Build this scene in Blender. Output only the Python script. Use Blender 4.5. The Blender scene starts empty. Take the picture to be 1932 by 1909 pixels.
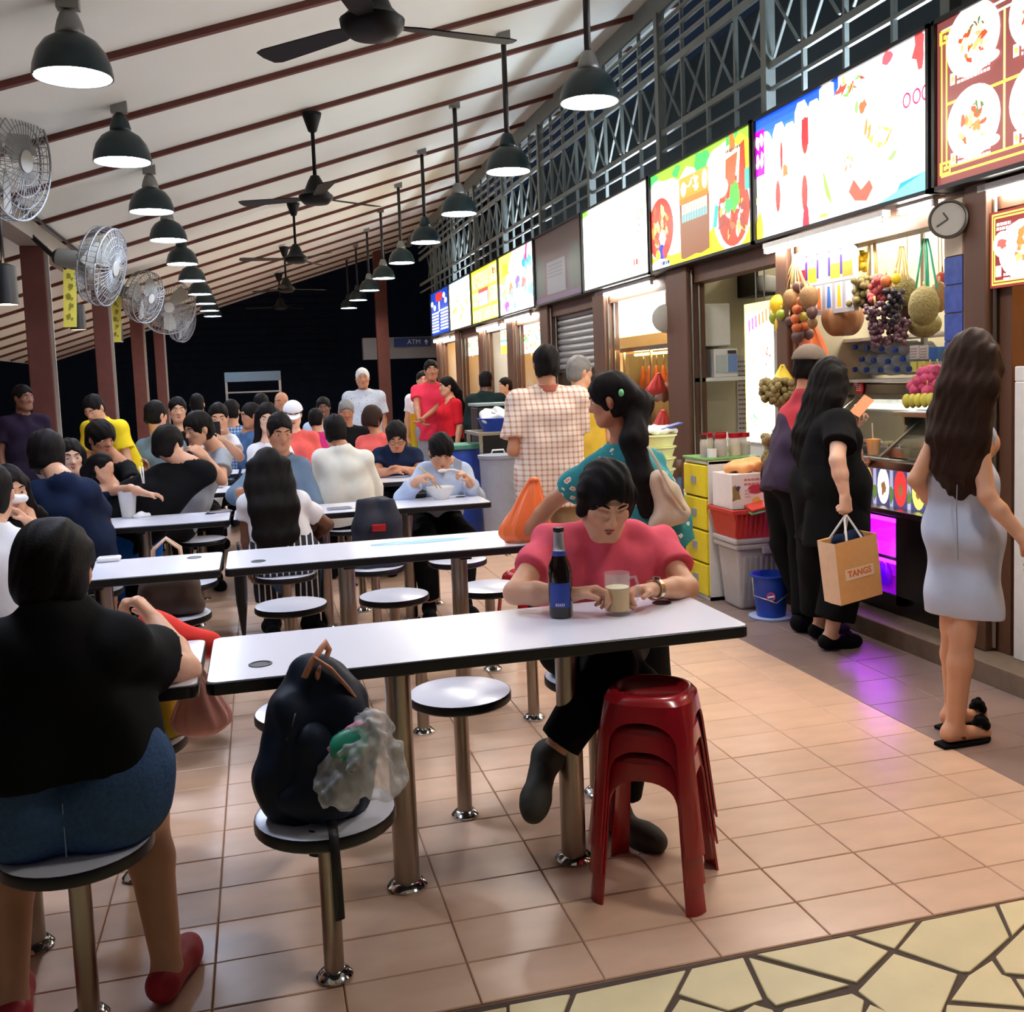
import bpy, bmesh, math, random
import numpy as np
from mathutils import Vector, Matrix
random.seed(7); rng = np.random.default_rng(7)
C = bpy.context.scene.collection
SC = bpy.context.scene
# ------------------------------------------------------------------ camera
CAM_H = 1.5
F_PX, PPX, PPY, YAW, PITCH, ROLL = 1890.0, 972.0, 878.0, .2503, .0862, -.0381
def _cam_axes():
    cY, sY, cp, sp, cr, sr = math.cos(YAW), math.sin(YAW), math.cos(PITCH), math.sin(PITCH), math.cos(ROLL), math.sin(ROLL)
    fw = np.array([sY*cp, cY*cp, -sp]); r = np.array([cY, -sY, 0.]); u = np.cross(r, fw)
    return cr*r+sr*u, -sr*r+cr*u, fw
_R, _U, _F = _cam_axes()
cam = bpy.data.objects.new('camera', bpy.data.cameras.new('camera')); C.objects.link(cam)
_m = Matrix.Identity(4)
for i in range(3):
    _m[i][0], _m[i][1], _m[i][2] = _R[i], _U[i], -_F[i]
_m[2][3] = CAM_H
cam.matrix_world = _m
cam.data.sensor_fit = 'HORIZONTAL'; cam.data.sensor_width = 36
cam.data.lens = F_PX/1932*36
cam.data.shift_x = (966-PPX)/1932; cam.data.shift_y = -(954.5-PPY)/1932
cam.data.clip_start = .05; cam.data.clip_end = 200
SC.camera = cam
def at(u, v, x=None, y=None, z=None):
    """world point where the sight line of a photo pixel meets a plane of the place"""
    d = _R*((u-PPX)/F_PX) - _U*((v-PPY)/F_PX) + _F
    t = x/d[0] if x is not None else y/d[1] if y is not None else (z-CAM_H)/d[2]
    return np.array([d[0]*t, d[1]*t, CAM_H+d[2]*t])
# ------------------------------------------------------------------ world, view
w = bpy.data.worlds.new('night'); SC.world = w; w.use_nodes = True
w.node_tree.nodes['Background'].inputs[0].default_value = (.06, .09, .16, 1)
w.node_tree.nodes['Background'].inputs[1].default_value = .10
SC.view_settings.view_transform = 'Standard'; SC.view_settings.look = 'None'
SC.view_settings.gamma = 1; SC.view_settings.use_curve_mapping = False
SC.view_settings.exposure = .85
SC.cycles.max_bounces = 7; SC.cycles.diffuse_bounces = 4; SC.cycles.glossy_bounces = 3
SC.cycles.transmission_bounces = 4; SC.cycles.transparent_max_bounces = 8
SC.cycles.sample_clamp_indirect = 4; SC.cycles.sample_clamp_direct = 0
SC.cycles.caustics_reflective = False; SC.cycles.caustics_refractive = False
PEND_L, PEND_R, SIGN_E, TUBE_E, STALL_W = 60.0, 50.0, 5.0, 40.0, 60.0   # light levels of lamps, lit signs, tubes, stall lamps
# ------------------------------------------------------------------ materials
def lin(c):
    return tuple(((v/255)/12.92 if v <= 10.3 else ((v/255+.055)/1.055)**2.4) for v in c)
_mats = {}
def mat(name, col, rough=.55, metal=0., var=.10, scale=18., bump=0., spec=.5, emit=0., alpha=1., trans=0., coat=0., stretch=None, rand=0., ecol=None):
    if name in _mats: return _mats[name]
    m = bpy.data.materials.new(name); m.use_nodes = True; nt = m.node_tree; N = nt.nodes; L = nt.links
    b = N['Principled BSDF']; c = lin(col)
    tc = N.new('ShaderNodeTexCoord'); nz = N.new('ShaderNodeTexNoise'); nz.inputs['Scale'].default_value = scale
    nz.inputs['Detail'].default_value = 4
    src = tc.outputs['Object']
    if stretch:
        mp = N.new('ShaderNodeMapping'); mp.inputs['Scale'].default_value = stretch
        L.new(src, mp.inputs['Vector']); src = mp.outputs['Vector']
    L.new(src, nz.inputs['Vector'])
    mix = N.new('ShaderNodeMix'); mix.data_type = 'RGBA'
    mix.inputs[6].default_value = tuple(max(0, v*(1-var)) for v in c)+(1,)
    mix.inputs[7].default_value = tuple(min(1, v*(1+var)+.004*var) for v in c)+(1,)
    L.new(nz.outputs['Fac'], mix.inputs[0]); out = mix.outputs[2]
    if rand:
        oi = N.new('ShaderNodeObjectInfo'); hs = N.new('ShaderNodeHueSaturation'); mr = N.new('ShaderNodeMapRange')
        mr.inputs[3].default_value = 1-rand; mr.inputs[4].default_value = 1+rand
        L.new(oi.outputs['Random'], mr.inputs[0]); L.new(mr.outputs[0], hs.inputs['Value']); L.new(out, hs.inputs['Color']); out = hs.outputs['Color']
    L.new(out, b.inputs['Base Color'])
    b.inputs['Roughness'].default_value = rough; b.inputs['Metallic'].default_value = metal
    b.inputs['Specular IOR Level'].default_value = spec
    b.inputs['Alpha'].default_value = alpha; b.inputs['Transmission Weight'].default_value = trans
    b.inputs['Coat Weight'].default_value = coat
    if emit:
        b.inputs['Emission Color'].default_value = (lin(ecol) if ecol else c)+(1,); b.inputs['Emission Strength'].default_value = emit
    if bump:
        bp = N.new('ShaderNodeBump'); bp.inputs['Strength'].default_value = bump; bp.inputs['Distance'].default_value = .01
        L.new(nz.outputs['Fac'], bp.inputs['Height']); L.new(bp.outputs['Normal'], b.inputs['Normal'])
    _mats[name] = m
    return m
def emat(name, strength=1., attr='Col'):
    """back-lit print: the colours stored on the faces, lit from behind; strength 0 = unlit print"""
    if name in _mats: return _mats[name]
    m = bpy.data.materials.new(name); m.use_nodes = True; nt = m.node_tree; b = nt.nodes['Principled BSDF']
    a = nt.nodes.new('ShaderNodeVertexColor'); a.layer_name = attr
    nt.links.new(a.outputs['Color'], b.inputs['Base Color']); b.inputs['Roughness'].default_value = .35
    if strength:
        nt.links.new(a.outputs['Color'], b.inputs['Emission Color']); b.inputs['Emission Strength'].default_value = strength
    _mats[name] = m
    return m
# ------------------------------------------------------------------ objects
_wloc = {}
def wl(o): return _wloc.get(o.name, np.zeros(3)) if o else np.zeros(3)
def tag(o, label=None, cat=None, group=None, kind=None):
    if label: o['label'] = label
    if cat: o['category'] = cat
    if group: o['group'] = group
    if kind: o['kind'] = kind
    return o
def thing(name, label, cat, loc=(0, 0, 0), group=None):
    o = bpy.data.objects.new(name, None); C.objects.link(o); o.location = loc; o.empty_display_size = .1
    _wloc[o.name] = np.array(loc, float)
    return tag(o, label, cat, group)
def link_mesh(name, me, parent, base):
    o = bpy.data.objects.new(name, me); C.objects.link(o)
    _wloc[o.name] = np.array(base, float)
    if parent: o.parent = parent; o.location = tuple(np.array(base)-wl(parent))
    else: o.location = tuple(base)
    return o
def copy_tree(o, parent=None):
    c = o.copy(); C.objects.link(c); _wloc[c.name] = wl(o).copy()
    if parent: c.parent = parent
    for ch in list(o.children): copy_tree(ch, c)
    return c
def axes(d, up=(0, 0, 1)):
    d = np.array(d, float); d /= np.linalg.norm(d)+1e-12
    u = np.array(up, float)
    if abs(d@u) > .98: u = np.array([1., 0, 0])
    s = np.cross(d, u); s /= np.linalg.norm(s); return d, s, np.cross(s, d)
class MB:
    """collects simple shapes in world coordinates, then builds ONE mesh object"""
    def __init__(s): s.v = []; s.f = []; s.c = []; s.col = None
    def add(s, vs, fs):
        n = len(s.v); s.v += [tuple(map(float, p)) for p in vs]; s.f += [tuple(i+n for i in f) for f in fs]
        s.c += [s.col or (1, 1, 1)]*len(fs); return s
    def box(s, lo, hi):
        x0, y0, z0 = lo; x1, y1, z1 = hi
        return s.add([(x0, y0, z0), (x1, y0, z0), (x1, y1, z0), (x0, y1, z0), (x0, y0, z1), (x1, y0, z1), (x1, y1, z1), (x0, y1, z1)],
                     [(0, 3, 2, 1), (4, 5, 6, 7), (0, 1, 5, 4), (1, 2, 6, 5), (2, 3, 7, 6), (3, 0, 4, 7)])
    def obox(s, c, ax, ay, az):   # oriented box, half-axis vectors
        c, ax, ay, az = map(lambda q: np.array(q, float), (c, ax, ay, az)); P = []
        for k in (-1, 1):
            for i, j in ((-1, -1), (1, -1), (1, 1), (-1, 1)): P.append(c+i*ax+j*ay+k*az)
        return s.add(P, [(0, 3, 2, 1), (4, 5, 6, 7), (0, 1, 5, 4), (1, 2, 6, 5), (2, 3, 7, 6), (3, 0, 4, 7)])
    def bar(s, a, b, w, h, up=(0, 0, 1)):
        a = np.array(a, float); b = np.array(b, float); d, sx, u = axes(b-a, up)
        return s.obox((a+b)/2, (b-a)/2, sx*w/2, u*h/2)
    def cyl(s, a, b, r0, r1=None, n=16, caps=True):
        r1 = r0 if r1 is None else r1; a = np.array(a, float); b = np.array(b, float); d, sx, u = axes(b-a)
        P = []; 
        for c, r in ((a, r0), (b, r1)):
            for i in range(n):
                t = 2*math.pi*i/n; P.append(c+r*(math.cos(t)*sx+math.sin(t)*u))
        F = [(i, i+n, (i+1) % n+n, (i+1) % n) for i in range(n)]
        if caps: F += [tuple(range(n)), tuple(range(2*n-1, n-1, -1))]
        return s.add(P, F)
    def tube(s, path, r, n=8, flat=None):
        path = [np.array(p, float) for p in path]; rs = r if hasattr(r, '__len__') else [r]*len(path); P = []; up = np.array([.13, .31, .94])
        for i, p in enumerate(path):
            t = path[min(i+1, len(path)-1)]-path[max(i-1, 0)]; d, sx, u = axes(t, up); up = u
            for k in range(n):
                a = 2*math.pi*k/n; P.append(p+rs[i]*(math.cos(a)*sx*(flat[0] if flat else 1)+math.sin(a)*u*(flat[1] if flat else 1)))
        F = [(i*n+k, (i+1)*n+k, (i+1)*n+(k+1) % n, i*n+(k+1) % n) for i in range(len(path)-1) for k in range(n)]
        F += [tuple(range(n)), tuple(range(len(path)*n-1, (len(path)-1)*n-1, -1))]
        return s.add(P, F)
    def lathe(s, prof, c=(0, 0, 0), n=24, axis=(0, 0, 1), closed=False):
        c = np.array(c, float); d, sx, u = axes(axis) if tuple(axis) != (0, 0, 1) else (np.array([0, 0, 1.]), np.array([1., 0, 0]), np.array([0, 1., 0])); P = []
        for r, z in prof:
            for k in range(n):
                a = 2*math.pi*k/n; P.append(c+d*z+r*(math.cos(a)*sx+math.sin(a)*u))
        m = len(prof); F = [(i*n+k, i*n+(k+1) % n, (i+1)*n+(k+1) % n, (i+1)*n+k) for i in range(m-1) for k in range(n)]
        if not closed: F += [tuple(range(n-1, -1, -1)), tuple(range((m-1)*n, m*n))]
        else: F += [((m-1)*n+k, (m-1)*n+(k+1) % n, (k+1) % n, k) for k in range(n)]
        return s.add(P, F)
    def ell(s, c, r, n=12, m=8, rot=None, nz=0, seed=0):
        c = np.array(c, float); r = np.array(r if hasattr(r, '__len__') else (r, r, r), float); R = np.eye(3) if rot is None else rot; P = []; g = random.Random(seed)
        for i in range(m+1):
            ph = math.pi*i/m
            for k in range(n):
                a = 2*math.pi*k/n; q = np.array([math.sin(ph)*math.cos(a), math.sin(ph)*math.sin(a), math.cos(ph)])*r
                if nz and 0 < i < m: q = q*(1+nz*(g.random()-.5))
                P.append(c+R.T@q)
        return s.add(P, [(i*n+k, (i+1)*n+k, (i+1)*n+(k+1) % n, i*n+(k+1) % n) for i in range(m) for k in range(n)])
    def prism(s, pts, o, ux, uy, th):
        """polygon (2-D points) in the plane o+ux,uy extruded by th along ux x uy"""
        o, ux, uy = map(lambda q: np.array(q, float), (o, ux, uy)); nrm = np.cross(ux, uy); nrm = nrm/np.linalg.norm(nrm); n = len(pts)
        P = [o+ux*a+uy*b for a, b in pts]+[o+ux*a+uy*b+nrm*th for a, b in pts]
        return s.add(P, [tuple(range(n-1, -1, -1)), tuple(range(n, 2*n))]+[(i, (i+1) % n, (i+1) % n+n, i+n) for i in range(n)])
    def plate(s, pts, o, ux, uy, d=0.):   # flat print
        o, ux, uy = map(lambda q: np.array(q, float), (o, ux, uy)); nrm = np.cross(ux, uy); nrm = nrm/np.linalg.norm(nrm)
        return s.add([o+ux*a+uy*b+nrm*d for a, b in pts], [tuple(range(len(pts)))])
    def build(s, name, material, parent=None, smooth=False, base=None, bevel=0, auto=None):
        V = np.array(s.v, float)
        if base is None: base = wl(parent) if parent else (np.r_[(V[:, :2].min(0)+V[:, :2].max(0))/2, V[:, 2].min()])
        me = bpy.data.meshes.new(name); me.from_pydata((V-np.array(base)).tolist(), [], s.f)
        if material: me.materials.append(material)
        if s.col is not None:
            ca = me.color_attributes.new('Col', 'FLOAT_COLOR', 'CORNER'); k = []
            for f, c in zip(s.f, s.c): k += list(c)+[1.]
            arr = np.array([list(c)+[1.] for f, c in zip(s.f, s.c) for _ in f], dtype=np.float32)
            ca.data.foreach_set('color', arr.ravel())
        me.update()
        if smooth: me.shade_smooth()
        o = link_mesh(name, me, parent, base)
        if bevel:
            b = o.modifiers.new('b', 'BEVEL'); b.width = bevel; b.segments = 2; b.limit_method = 'ANGLE'; b.angle_limit = .7
        if auto: 
            try: me.set_sharp_from_angle(angle=auto)
            except Exception: pass
        return o
def struct(o): o['kind'] = 'structure'; return o
def text_mesh(body, size, material, o, ux, uy, name='lettering', parent=None, th=.0006, squash=1., bold=0.):
    """flat lettering in the plane o+ux,uy (centred on o)"""
    cu = bpy.data.curves.new(name, 'FONT'); cu.body = body; cu.size = size; cu.align_x = 'CENTER'; cu.align_y = 'CENTER'; cu.extrude = th; cu.offset = bold
    cu.resolution_u = 3
    t = bpy.data.objects.new(name, cu); C.objects.link(t)
    bpy.context.view_layer.update()
    me = bpy.data.meshes.new_from_object(t.evaluated_get(bpy.context.evaluated_depsgraph_get()))
    bpy.data.objects.remove(t)
    ux = np.array(ux, float); uy = np.array(uy, float); nn = np.cross(ux, uy)
    n = len(me.vertices); co = np.zeros(n*3); me.vertices.foreach_get('co', co); co = co.reshape(-1, 3)
    co = co[:, :1]*squash*ux+co[:, 1:2]*uy+co[:, 2:]*nn
    base = wl(parent) if parent else np.array(o, float)
    me.vertices.foreach_set('co', (co+np.array(o, float)-base).ravel()); me.materials.clear(); me.materials.append(material); me.update()
    return link_mesh(name, me, parent, base)
class Art:
    """flat print: coloured shapes in the plane o + u*ux + v*uy (u right, v up, metres), later shapes lie on top"""
    def __init__(s, o, ux, uy): s.o = np.array(o, float); s.ux = np.array(ux, float); s.uy = np.array(uy, float); s.b = MB(); s.b.col = (1, 1, 1); s.d = .0006; s.g = random.Random(3); s.clip = None
    def p(s, pts, col):
        if s.clip: c = s.clip; pts = [(min(max(u, c[0]), c[2]), min(max(v, c[1]), c[3])) for u, v in pts]
        s.b.col = lin(col); s.b.plate(pts, s.o, s.ux, s.uy, s.d); s.d += .00006
    def r(s, u0, v0, u1, v1, col): s.p([(u0, v0), (u1, v0), (u1, v1), (u0, v1)], col)
    def e(s, u, v, a, b_, col, rot=0, n=18):
        c, d = math.cos(rot), math.sin(rot)
        s.p([(u+a*math.cos(t)*c-b_*math.sin(t)*d, v+a*math.cos(t)*d+b_*math.sin(t)*c) for t in np.linspace(0, 2*math.pi, n, endpoint=False)], col)
    def blob(s, u, v, a, b_, col, rot=0, n=11, j=.35):
        c, d = math.cos(rot), math.sin(rot); P = []
        for t in np.linspace(0, 2*math.pi, n, endpoint=False):
            k = 1+j*(s.g.random()-.5)*2; x, y = a*k*math.cos(t), b_*k*math.sin(t); P.append((u+x*c-y*d, v+x*d+y*c))
        s.p(P, col)
    def food(s, u, v, a, b_, cols, n=24, sz=.25):
        for i in range(n):
            t = s.g.random()*6.28; k = s.g.random()**.5; q = sz*(.6+.8*s.g.random())
            s.blob(u+a*k*math.cos(t), v+b_*k*math.sin(t), a*q, b_*q*.6, s.g.choice(cols), s.g.random()*3)
    def lines(s, u0, u1, v, n, h, col, gap=None):
        for i in range(n):
            x = u0
            while x < u1:
                w_ = s.g.uniform(.012, .035)*h/.02; s.r(x, v-i*(gap or h*2), min(x+w_, u1), v-i*(gap or h*2)+h, col); x += w_+h*.35
    def grad(s, u0, v0, u1, v1, c0, c1, n=10, vert=True):
        for i in range(n):
            a, b_ = i/n, (i+1)/n; c = tuple(c0[k]+(c1[k]-c0[k])*(a+b_)/2 for k in range(3))
            if vert: s.r(u0, v0+(v1-v0)*a, u1, v0+(v1-v0)*b_, c)
            else: s.r(u0+(u1-u0)*a, v0, u0+(u1-u0)*b_, v1, c)
    def done(s, name, m, parent): return s.b.build(name, m, parent)
# ------------------------------------------------------------------ figures: one continuous surface from a blended distance field
class SDF:
    def __init__(s, lo, hi, h):
        s.h = h; s.lo = np.array(lo, np.float32); n = np.ceil((np.array(hi)-np.array(lo))/h).astype(int)+1
        s.ax = [(s.lo[i]+h*np.arange(n[i])).astype(np.float32) for i in range(3)]; s.n = n
        s.D = np.full(tuple(n), .5, np.float32)
    def _win(s, lo, hi):
        sl = []
        for i in range(3):
            a = int(max(0, math.floor((lo[i]-s.lo[i])/s.h))); b = int(min(s.n[i], math.ceil((hi[i]-s.lo[i])/s.h)+1))
            if b <= a: return None
            sl.append(slice(a, b))
        X = s.ax[0][sl[0]][:, None, None]; Y = s.ax[1][sl[1]][None, :, None]; Z = s.ax[2][sl[2]][None, None, :]
        return tuple(sl), X, Y, Z
    def _mix(s, sl, d, k, op):
        D = s.D[sl]
        if op == 'add':
            hh = np.clip(.5+.5*(D-d)/k, 0, 1); s.D[sl] = D+(d-D)*hh-k*hh*(1-hh)
        elif op == 'sub':
            hh = np.clip(.5-.5*(D+d)/k, 0, 1); s.D[sl] = D+(-d-D)*hh+k*hh*(1-hh)
        elif op == 'and': s.D[sl] = np.maximum(D, d)
    def cone(s, a, b, ra, rb, k=.02, flat=False, op='add', sq=None):
        a = np.array(a, np.float32); b = np.array(b, np.float32); R = max(ra, rb)*(1 if sq is None else max(1, sq[1]))+k+2*s.h
        W = s._win(np.minimum(a, b)-R, np.maximum(a, b)+R)
        if W is None: return
        sl, X, Y, Z = W; ab = b-a; L2 = float(ab@ab)+1e-9
        px, py, pz = X-a[0], Y-a[1], Z-a[2]
        tr = (px*ab[0]+py*ab[1]+pz*ab[2])/L2; t = np.clip(tr, 0, 1)
        qx, qy, qz = px-t*ab[0], py-t*ab[1], pz-t*ab[2]
        if sq is not None:      # squash along a direction: sq=(unit vector, factor)
            v, fct = sq; dv = qx*v[0]+qy*v[1]+qz*v[2]; g = 1/fct-1
            qx, qy, qz = qx+dv*g*v[0], qy+dv*g*v[1], qz+dv*g*v[2]
        d = np.sqrt(qx*qx+qy*qy+qz*qz)-(ra+(rb-ra)*t)
        if flat: d = np.maximum(d, (tr-1)*math.sqrt(L2))
        s._mix(sl, d.astype(np.float32), k, op)
    def ell(s, c, fr, r, k=.02, op='add'):
        """ellipsoid, fr rows = its axes"""
        c = np.array(c, np.float32); R = max(r)+k+2*s.h; W = s._win(c-R, c+R)
        if W is None: return
        sl, X, Y, Z = W; X, Y, Z = X-c[0], Y-c[1], Z-c[2]; k0 = 0; k1 = 0
        for i in range(3):
            q = (X*fr[i][0]+Y*fr[i][1]+Z*fr[i][2])/r[i]; k0 = k0+q*q; k1 = k1+(q/r[i])**2
        k0 = np.sqrt(k0)+1e-6; d = k0*(k0-1)/(np.sqrt(k1)+1e-6)
        s._mix(sl, d.astype(np.float32), k, op)
    def plane(s, p, n):    # keep the side the normal points AWAY from
        X, Y, Z = s.ax[0][:, None, None], s.ax[1][None, :, None], s.ax[2][None, None, :]
        s.D = np.maximum(s.D, ((X-p[0])*n[0]+(Y-p[1])*n[1]+(Z-p[2])*n[2]).astype(np.float32))
    def wrinkle(s, amp, freq, seed=0, dirs=None):
        g = np.random.default_rng(seed); X, Y, Z = s.ax[0][:, None, None], s.ax[1][None, :, None], s.ax[2][None, None, :]
        tot = 0
        for i in range(4):
            v = g.normal(size=3) if dirs is None else np.array(dirs)+g.normal(size=3)*.35
            v = v/np.linalg.norm(v)*freq*(.6+.8*g.random()); ph = g.random()*6.28
            tot = tot+np.sin(X*v[0]+Y*v[1]+Z*v[2]+ph+1.3*np.sin((X+Y*.7-Z*.5)*freq*.35+ph*2))
        s.D = s.D+(amp*.5)*tot.astype(np.float32)
    def mesh(s):
        D = s.D; D = np.pad(D, 1, constant_values=.5); neg = D < 0; nx, ny, nz = D.shape
        c = np.zeros((nx-1, ny-1, nz-1), np.uint8)
        for i in (0, 1):
            for j in (0, 1):
                for k in (0, 1): c += neg[i:nx-1+i, j:ny-1+j, k:nz-1+k]
        act = (c > 0) & (c < 8); I, J, K = np.nonzero(act); m = len(I)
        if m == 0: return np.zeros((0, 3)), np.zeros((0, 4), int)
        idx = np.full(act.shape, -1, np.int64); idx[I, J, K] = np.arange(m)
        acc = np.zeros((m, 3)); cnt = np.zeros(m)
        for a in range(3):
            for p in (0, 1):
                for q in (0, 1):
                    o0 = [0, 0, 0]; o1 = [0, 0, 0]; b, d = [t for t in range(3) if t != a]
                    o0[b] = o1[b] = p; o0[d] = o1[d] = q; o1[a] = 1
                    v0 = D[I+o0[0], J+o0[1], K+o0[2]]; v1 = D[I+o1[0], J+o1[1], K+o1[2]]
                    x = (v0 < 0) != (v1 < 0); t = np.where(x, v0/(v0-v1+1e-12), 0)
                    w3 = np.zeros((m, 3)); w3[:, b] = p; w3[:, d] = q; w3[:, a] = t
                    acc += w3*x[:, None]; cnt += x
        V = (np.stack([I, J, K], 1)+acc/cnt[:, None]-1)*s.h+s.lo
        F = []
        for a in range(3):
            b, d = [(1, 2), (2, 0), (0, 1)][a]
            sl0 = [slice(None)]*3; sl1 = [slice(None)]*3; sl0[a] = slice(0, -1); sl1[a] = slice(1, None)
            n0 = neg[tuple(sl0)]; n1 = neg[tuple(sl1)]; x = n0 != n1; E = np.stack(np.nonzero(x), 1)
            E = E[(E[:, b] > 0) & (E[:, d] > 0) & (E[:, b] < D.shape[b]-1) & (E[:, d] < D.shape[d]-1)]
            fl = n0[tuple(E.T)]
            def cell(db, dd):
                e = E.copy(); e[:, b] += db; e[:, d] += dd; return idx[tuple(e.T)]
            Q = np.stack([cell(-1, -1), cell(0, -1), cell(0, 0), cell(-1, 0)], 1)
            Q[~fl] = Q[~fl][:, ::-1]; F.append(Q)
        F = np.concatenate(F); F = F[(F >= 0).all(1)]
        return V, F
    def build(s, name, material, parent):
        V, F = s.mesh(); me = bpy.data.meshes.new(name); base = wl(parent)
        me.vertices.add(len(V)); me.vertices.foreach_set('co', (V-base).astype(np.float32).ravel())
        me.loops.add(len(F)*4); me.loops.foreach_set('vertex_index', F.astype(np.int32).ravel())
        me.polygons.add(len(F)); me.polygons.foreach_set('loop_start', np.arange(0, len(F)*4, 4, dtype=np.int32))
        try: me.polygons.foreach_set('loop_total', np.full(len(F), 4, np.int32))
        except Exception: pass
        me.materials.append(material); me.update(); me.validate(); me.shade_smooth()
        return link_mesh(name, me, parent, base)
def foot_down(an, kn): return np.array([0, 0, -1.]) if an[2] < .2 else unit(an-kn)
def unit(v):
    v = np.array(v, float); return v/(np.linalg.norm(v)+1e-12)
def ang(deg): return np.array([math.cos(math.radians(deg)), math.sin(math.radians(deg)), 0.])
def skeleton(pose, base, face, s=1., lean=0., width=1., spread=.10, seat=.44, knees=None):
    """joints of a standing or seated adult; face = heading in degrees (90 = away from the camera)"""
    f = ang(face); l = np.array([-f[1], f[0], 0]); b = np.array([base[0], base[1], 0.]); up = np.array([0, 0, 1.]); J = {'f': f, 'l': l, 's': s}
    if pose == 'stand':
        pel = b+up*.90*s
        for sd, n in ((1, 'L'), (-1, 'R')):
            J['hip'+n] = pel+l*sd*.085*s*width; J['kn'+n] = b+up*.49*s+l*sd*spread*s*.9+f*.02*s; J['an'+n] = b+up*.085*s+l*sd*spread*s-f*.02*s; J['toe'+n] = f+l*sd*.25
    else:
        pel = b+up*(seat+.115*s)
        for sd, n in ((1, 'L'), (-1, 'R')):
            J['hip'+n] = pel+l*sd*.09*s*width; J['kn'+n] = b+up*(seat+.075*s)+f*.42*s+l*sd*.13*s; J['an'+n] = b+f*.40*s+l*sd*.12*s+up*.085*s; J['toe'+n] = f+l*sd*.15
    t = math.cos(lean)*up+math.sin(lean)*f; tf = math.cos(lean)*f-math.sin(lean)*up
    J['pel'] = pel; J['up'] = t; J['tf'] = tf
    J['chest'] = pel+t*.36*s; J['neck'] = pel+t*.53*s
    for sd, n in ((1, 'L'), (-1, 'R')):
        J['sh'+n] = pel+t*.455*s+l*sd*.165*s*width
        J['el'+n] = J['sh'+n]+(-up*.27+l*sd*.05-f*.01)*s; J['wr'+n] = J['el'+n]+(-up*.24+f*.05)*s
        J['hd'+n] = -up+f*.15; J['pn'+n] = -l*sd
    J['head'] = J['neck']+(t*.6+up*.4)*.155*s+tf*.035*s; J['look'] = f.copy(); J['hup'] = up
    return J
def hand_prims(g, wr, d, pn, th, s, curl=(.35, .5, .4), k=.006, spread=.0, thumb=.6):
    """palm, four fingers of unequal length and a thumb from the side of the palm; th = towards the thumb"""
    d = unit(d); th = unit(np.array(th)-d*(np.array(th)@d)); pn = np.cross(d, th) if np.cross(d, th)@pn > 0 else -np.cross(d, th)
    rm = max(1., .72*g.h/(.0085*s)); 
    kn = []
    for i, off in enumerate((.030, .010, -.010, -.029)):
        p = wr+d*(.082-.004*abs(i-1)-.004*(i == 3))*s+th*off*s; kn.append(p)
        g.cone(wr+th*off*.55*s+d*.01*s, p, .0165*s, .0125*s*max(1, rm*.8), k=.010)
    g.cone(wr+th*.016*s+d*.02*s+pn*.006*s, wr+th*.02*s+d*.05*s+pn*.006*s, .017*s, .014*s, k=.012)
    for i, Ln in enumerate((.070, .080, .074, .056)):
        p = kn[i]; a = 0; dd = unit(d+th*spread*(1.5-i)*.5)
        for j, (fr, r0, r1) in enumerate(((.45, .0098, .0088), (.30, .0088, .008), (.25, .008, .0068))):
            a += curl[j]*(1+.12*i); v = math.cos(a)*dd+math.sin(a)*pn; q = p+v*Ln*fr*s
            g.cone(p, q, r0*s*rm, r1*s*rm, k=.004 if j else .007); p = q
    b = wr+d*.022*s+th*.022*s+pn*.004*s; v = unit(d*(1-thumb*.4)+th*thumb+pn*.45); q = b+v*.042*s; g.cone(b, q, .0145*s*max(1, rm*.8), .0105*s*rm, k=.010)
    v = unit(d+th*thumb*.25+pn*.55); g.cone(q, q+v*.03*s, .0102*s*rm, .0085*s*rm, k=.004)
def head_frame(J):
    f = unit(J['look']); u = np.array(J['hup'], float); u = unit(u-f*(u@f)); return np.cross(f, u), f, u    # right, forward, up
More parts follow.
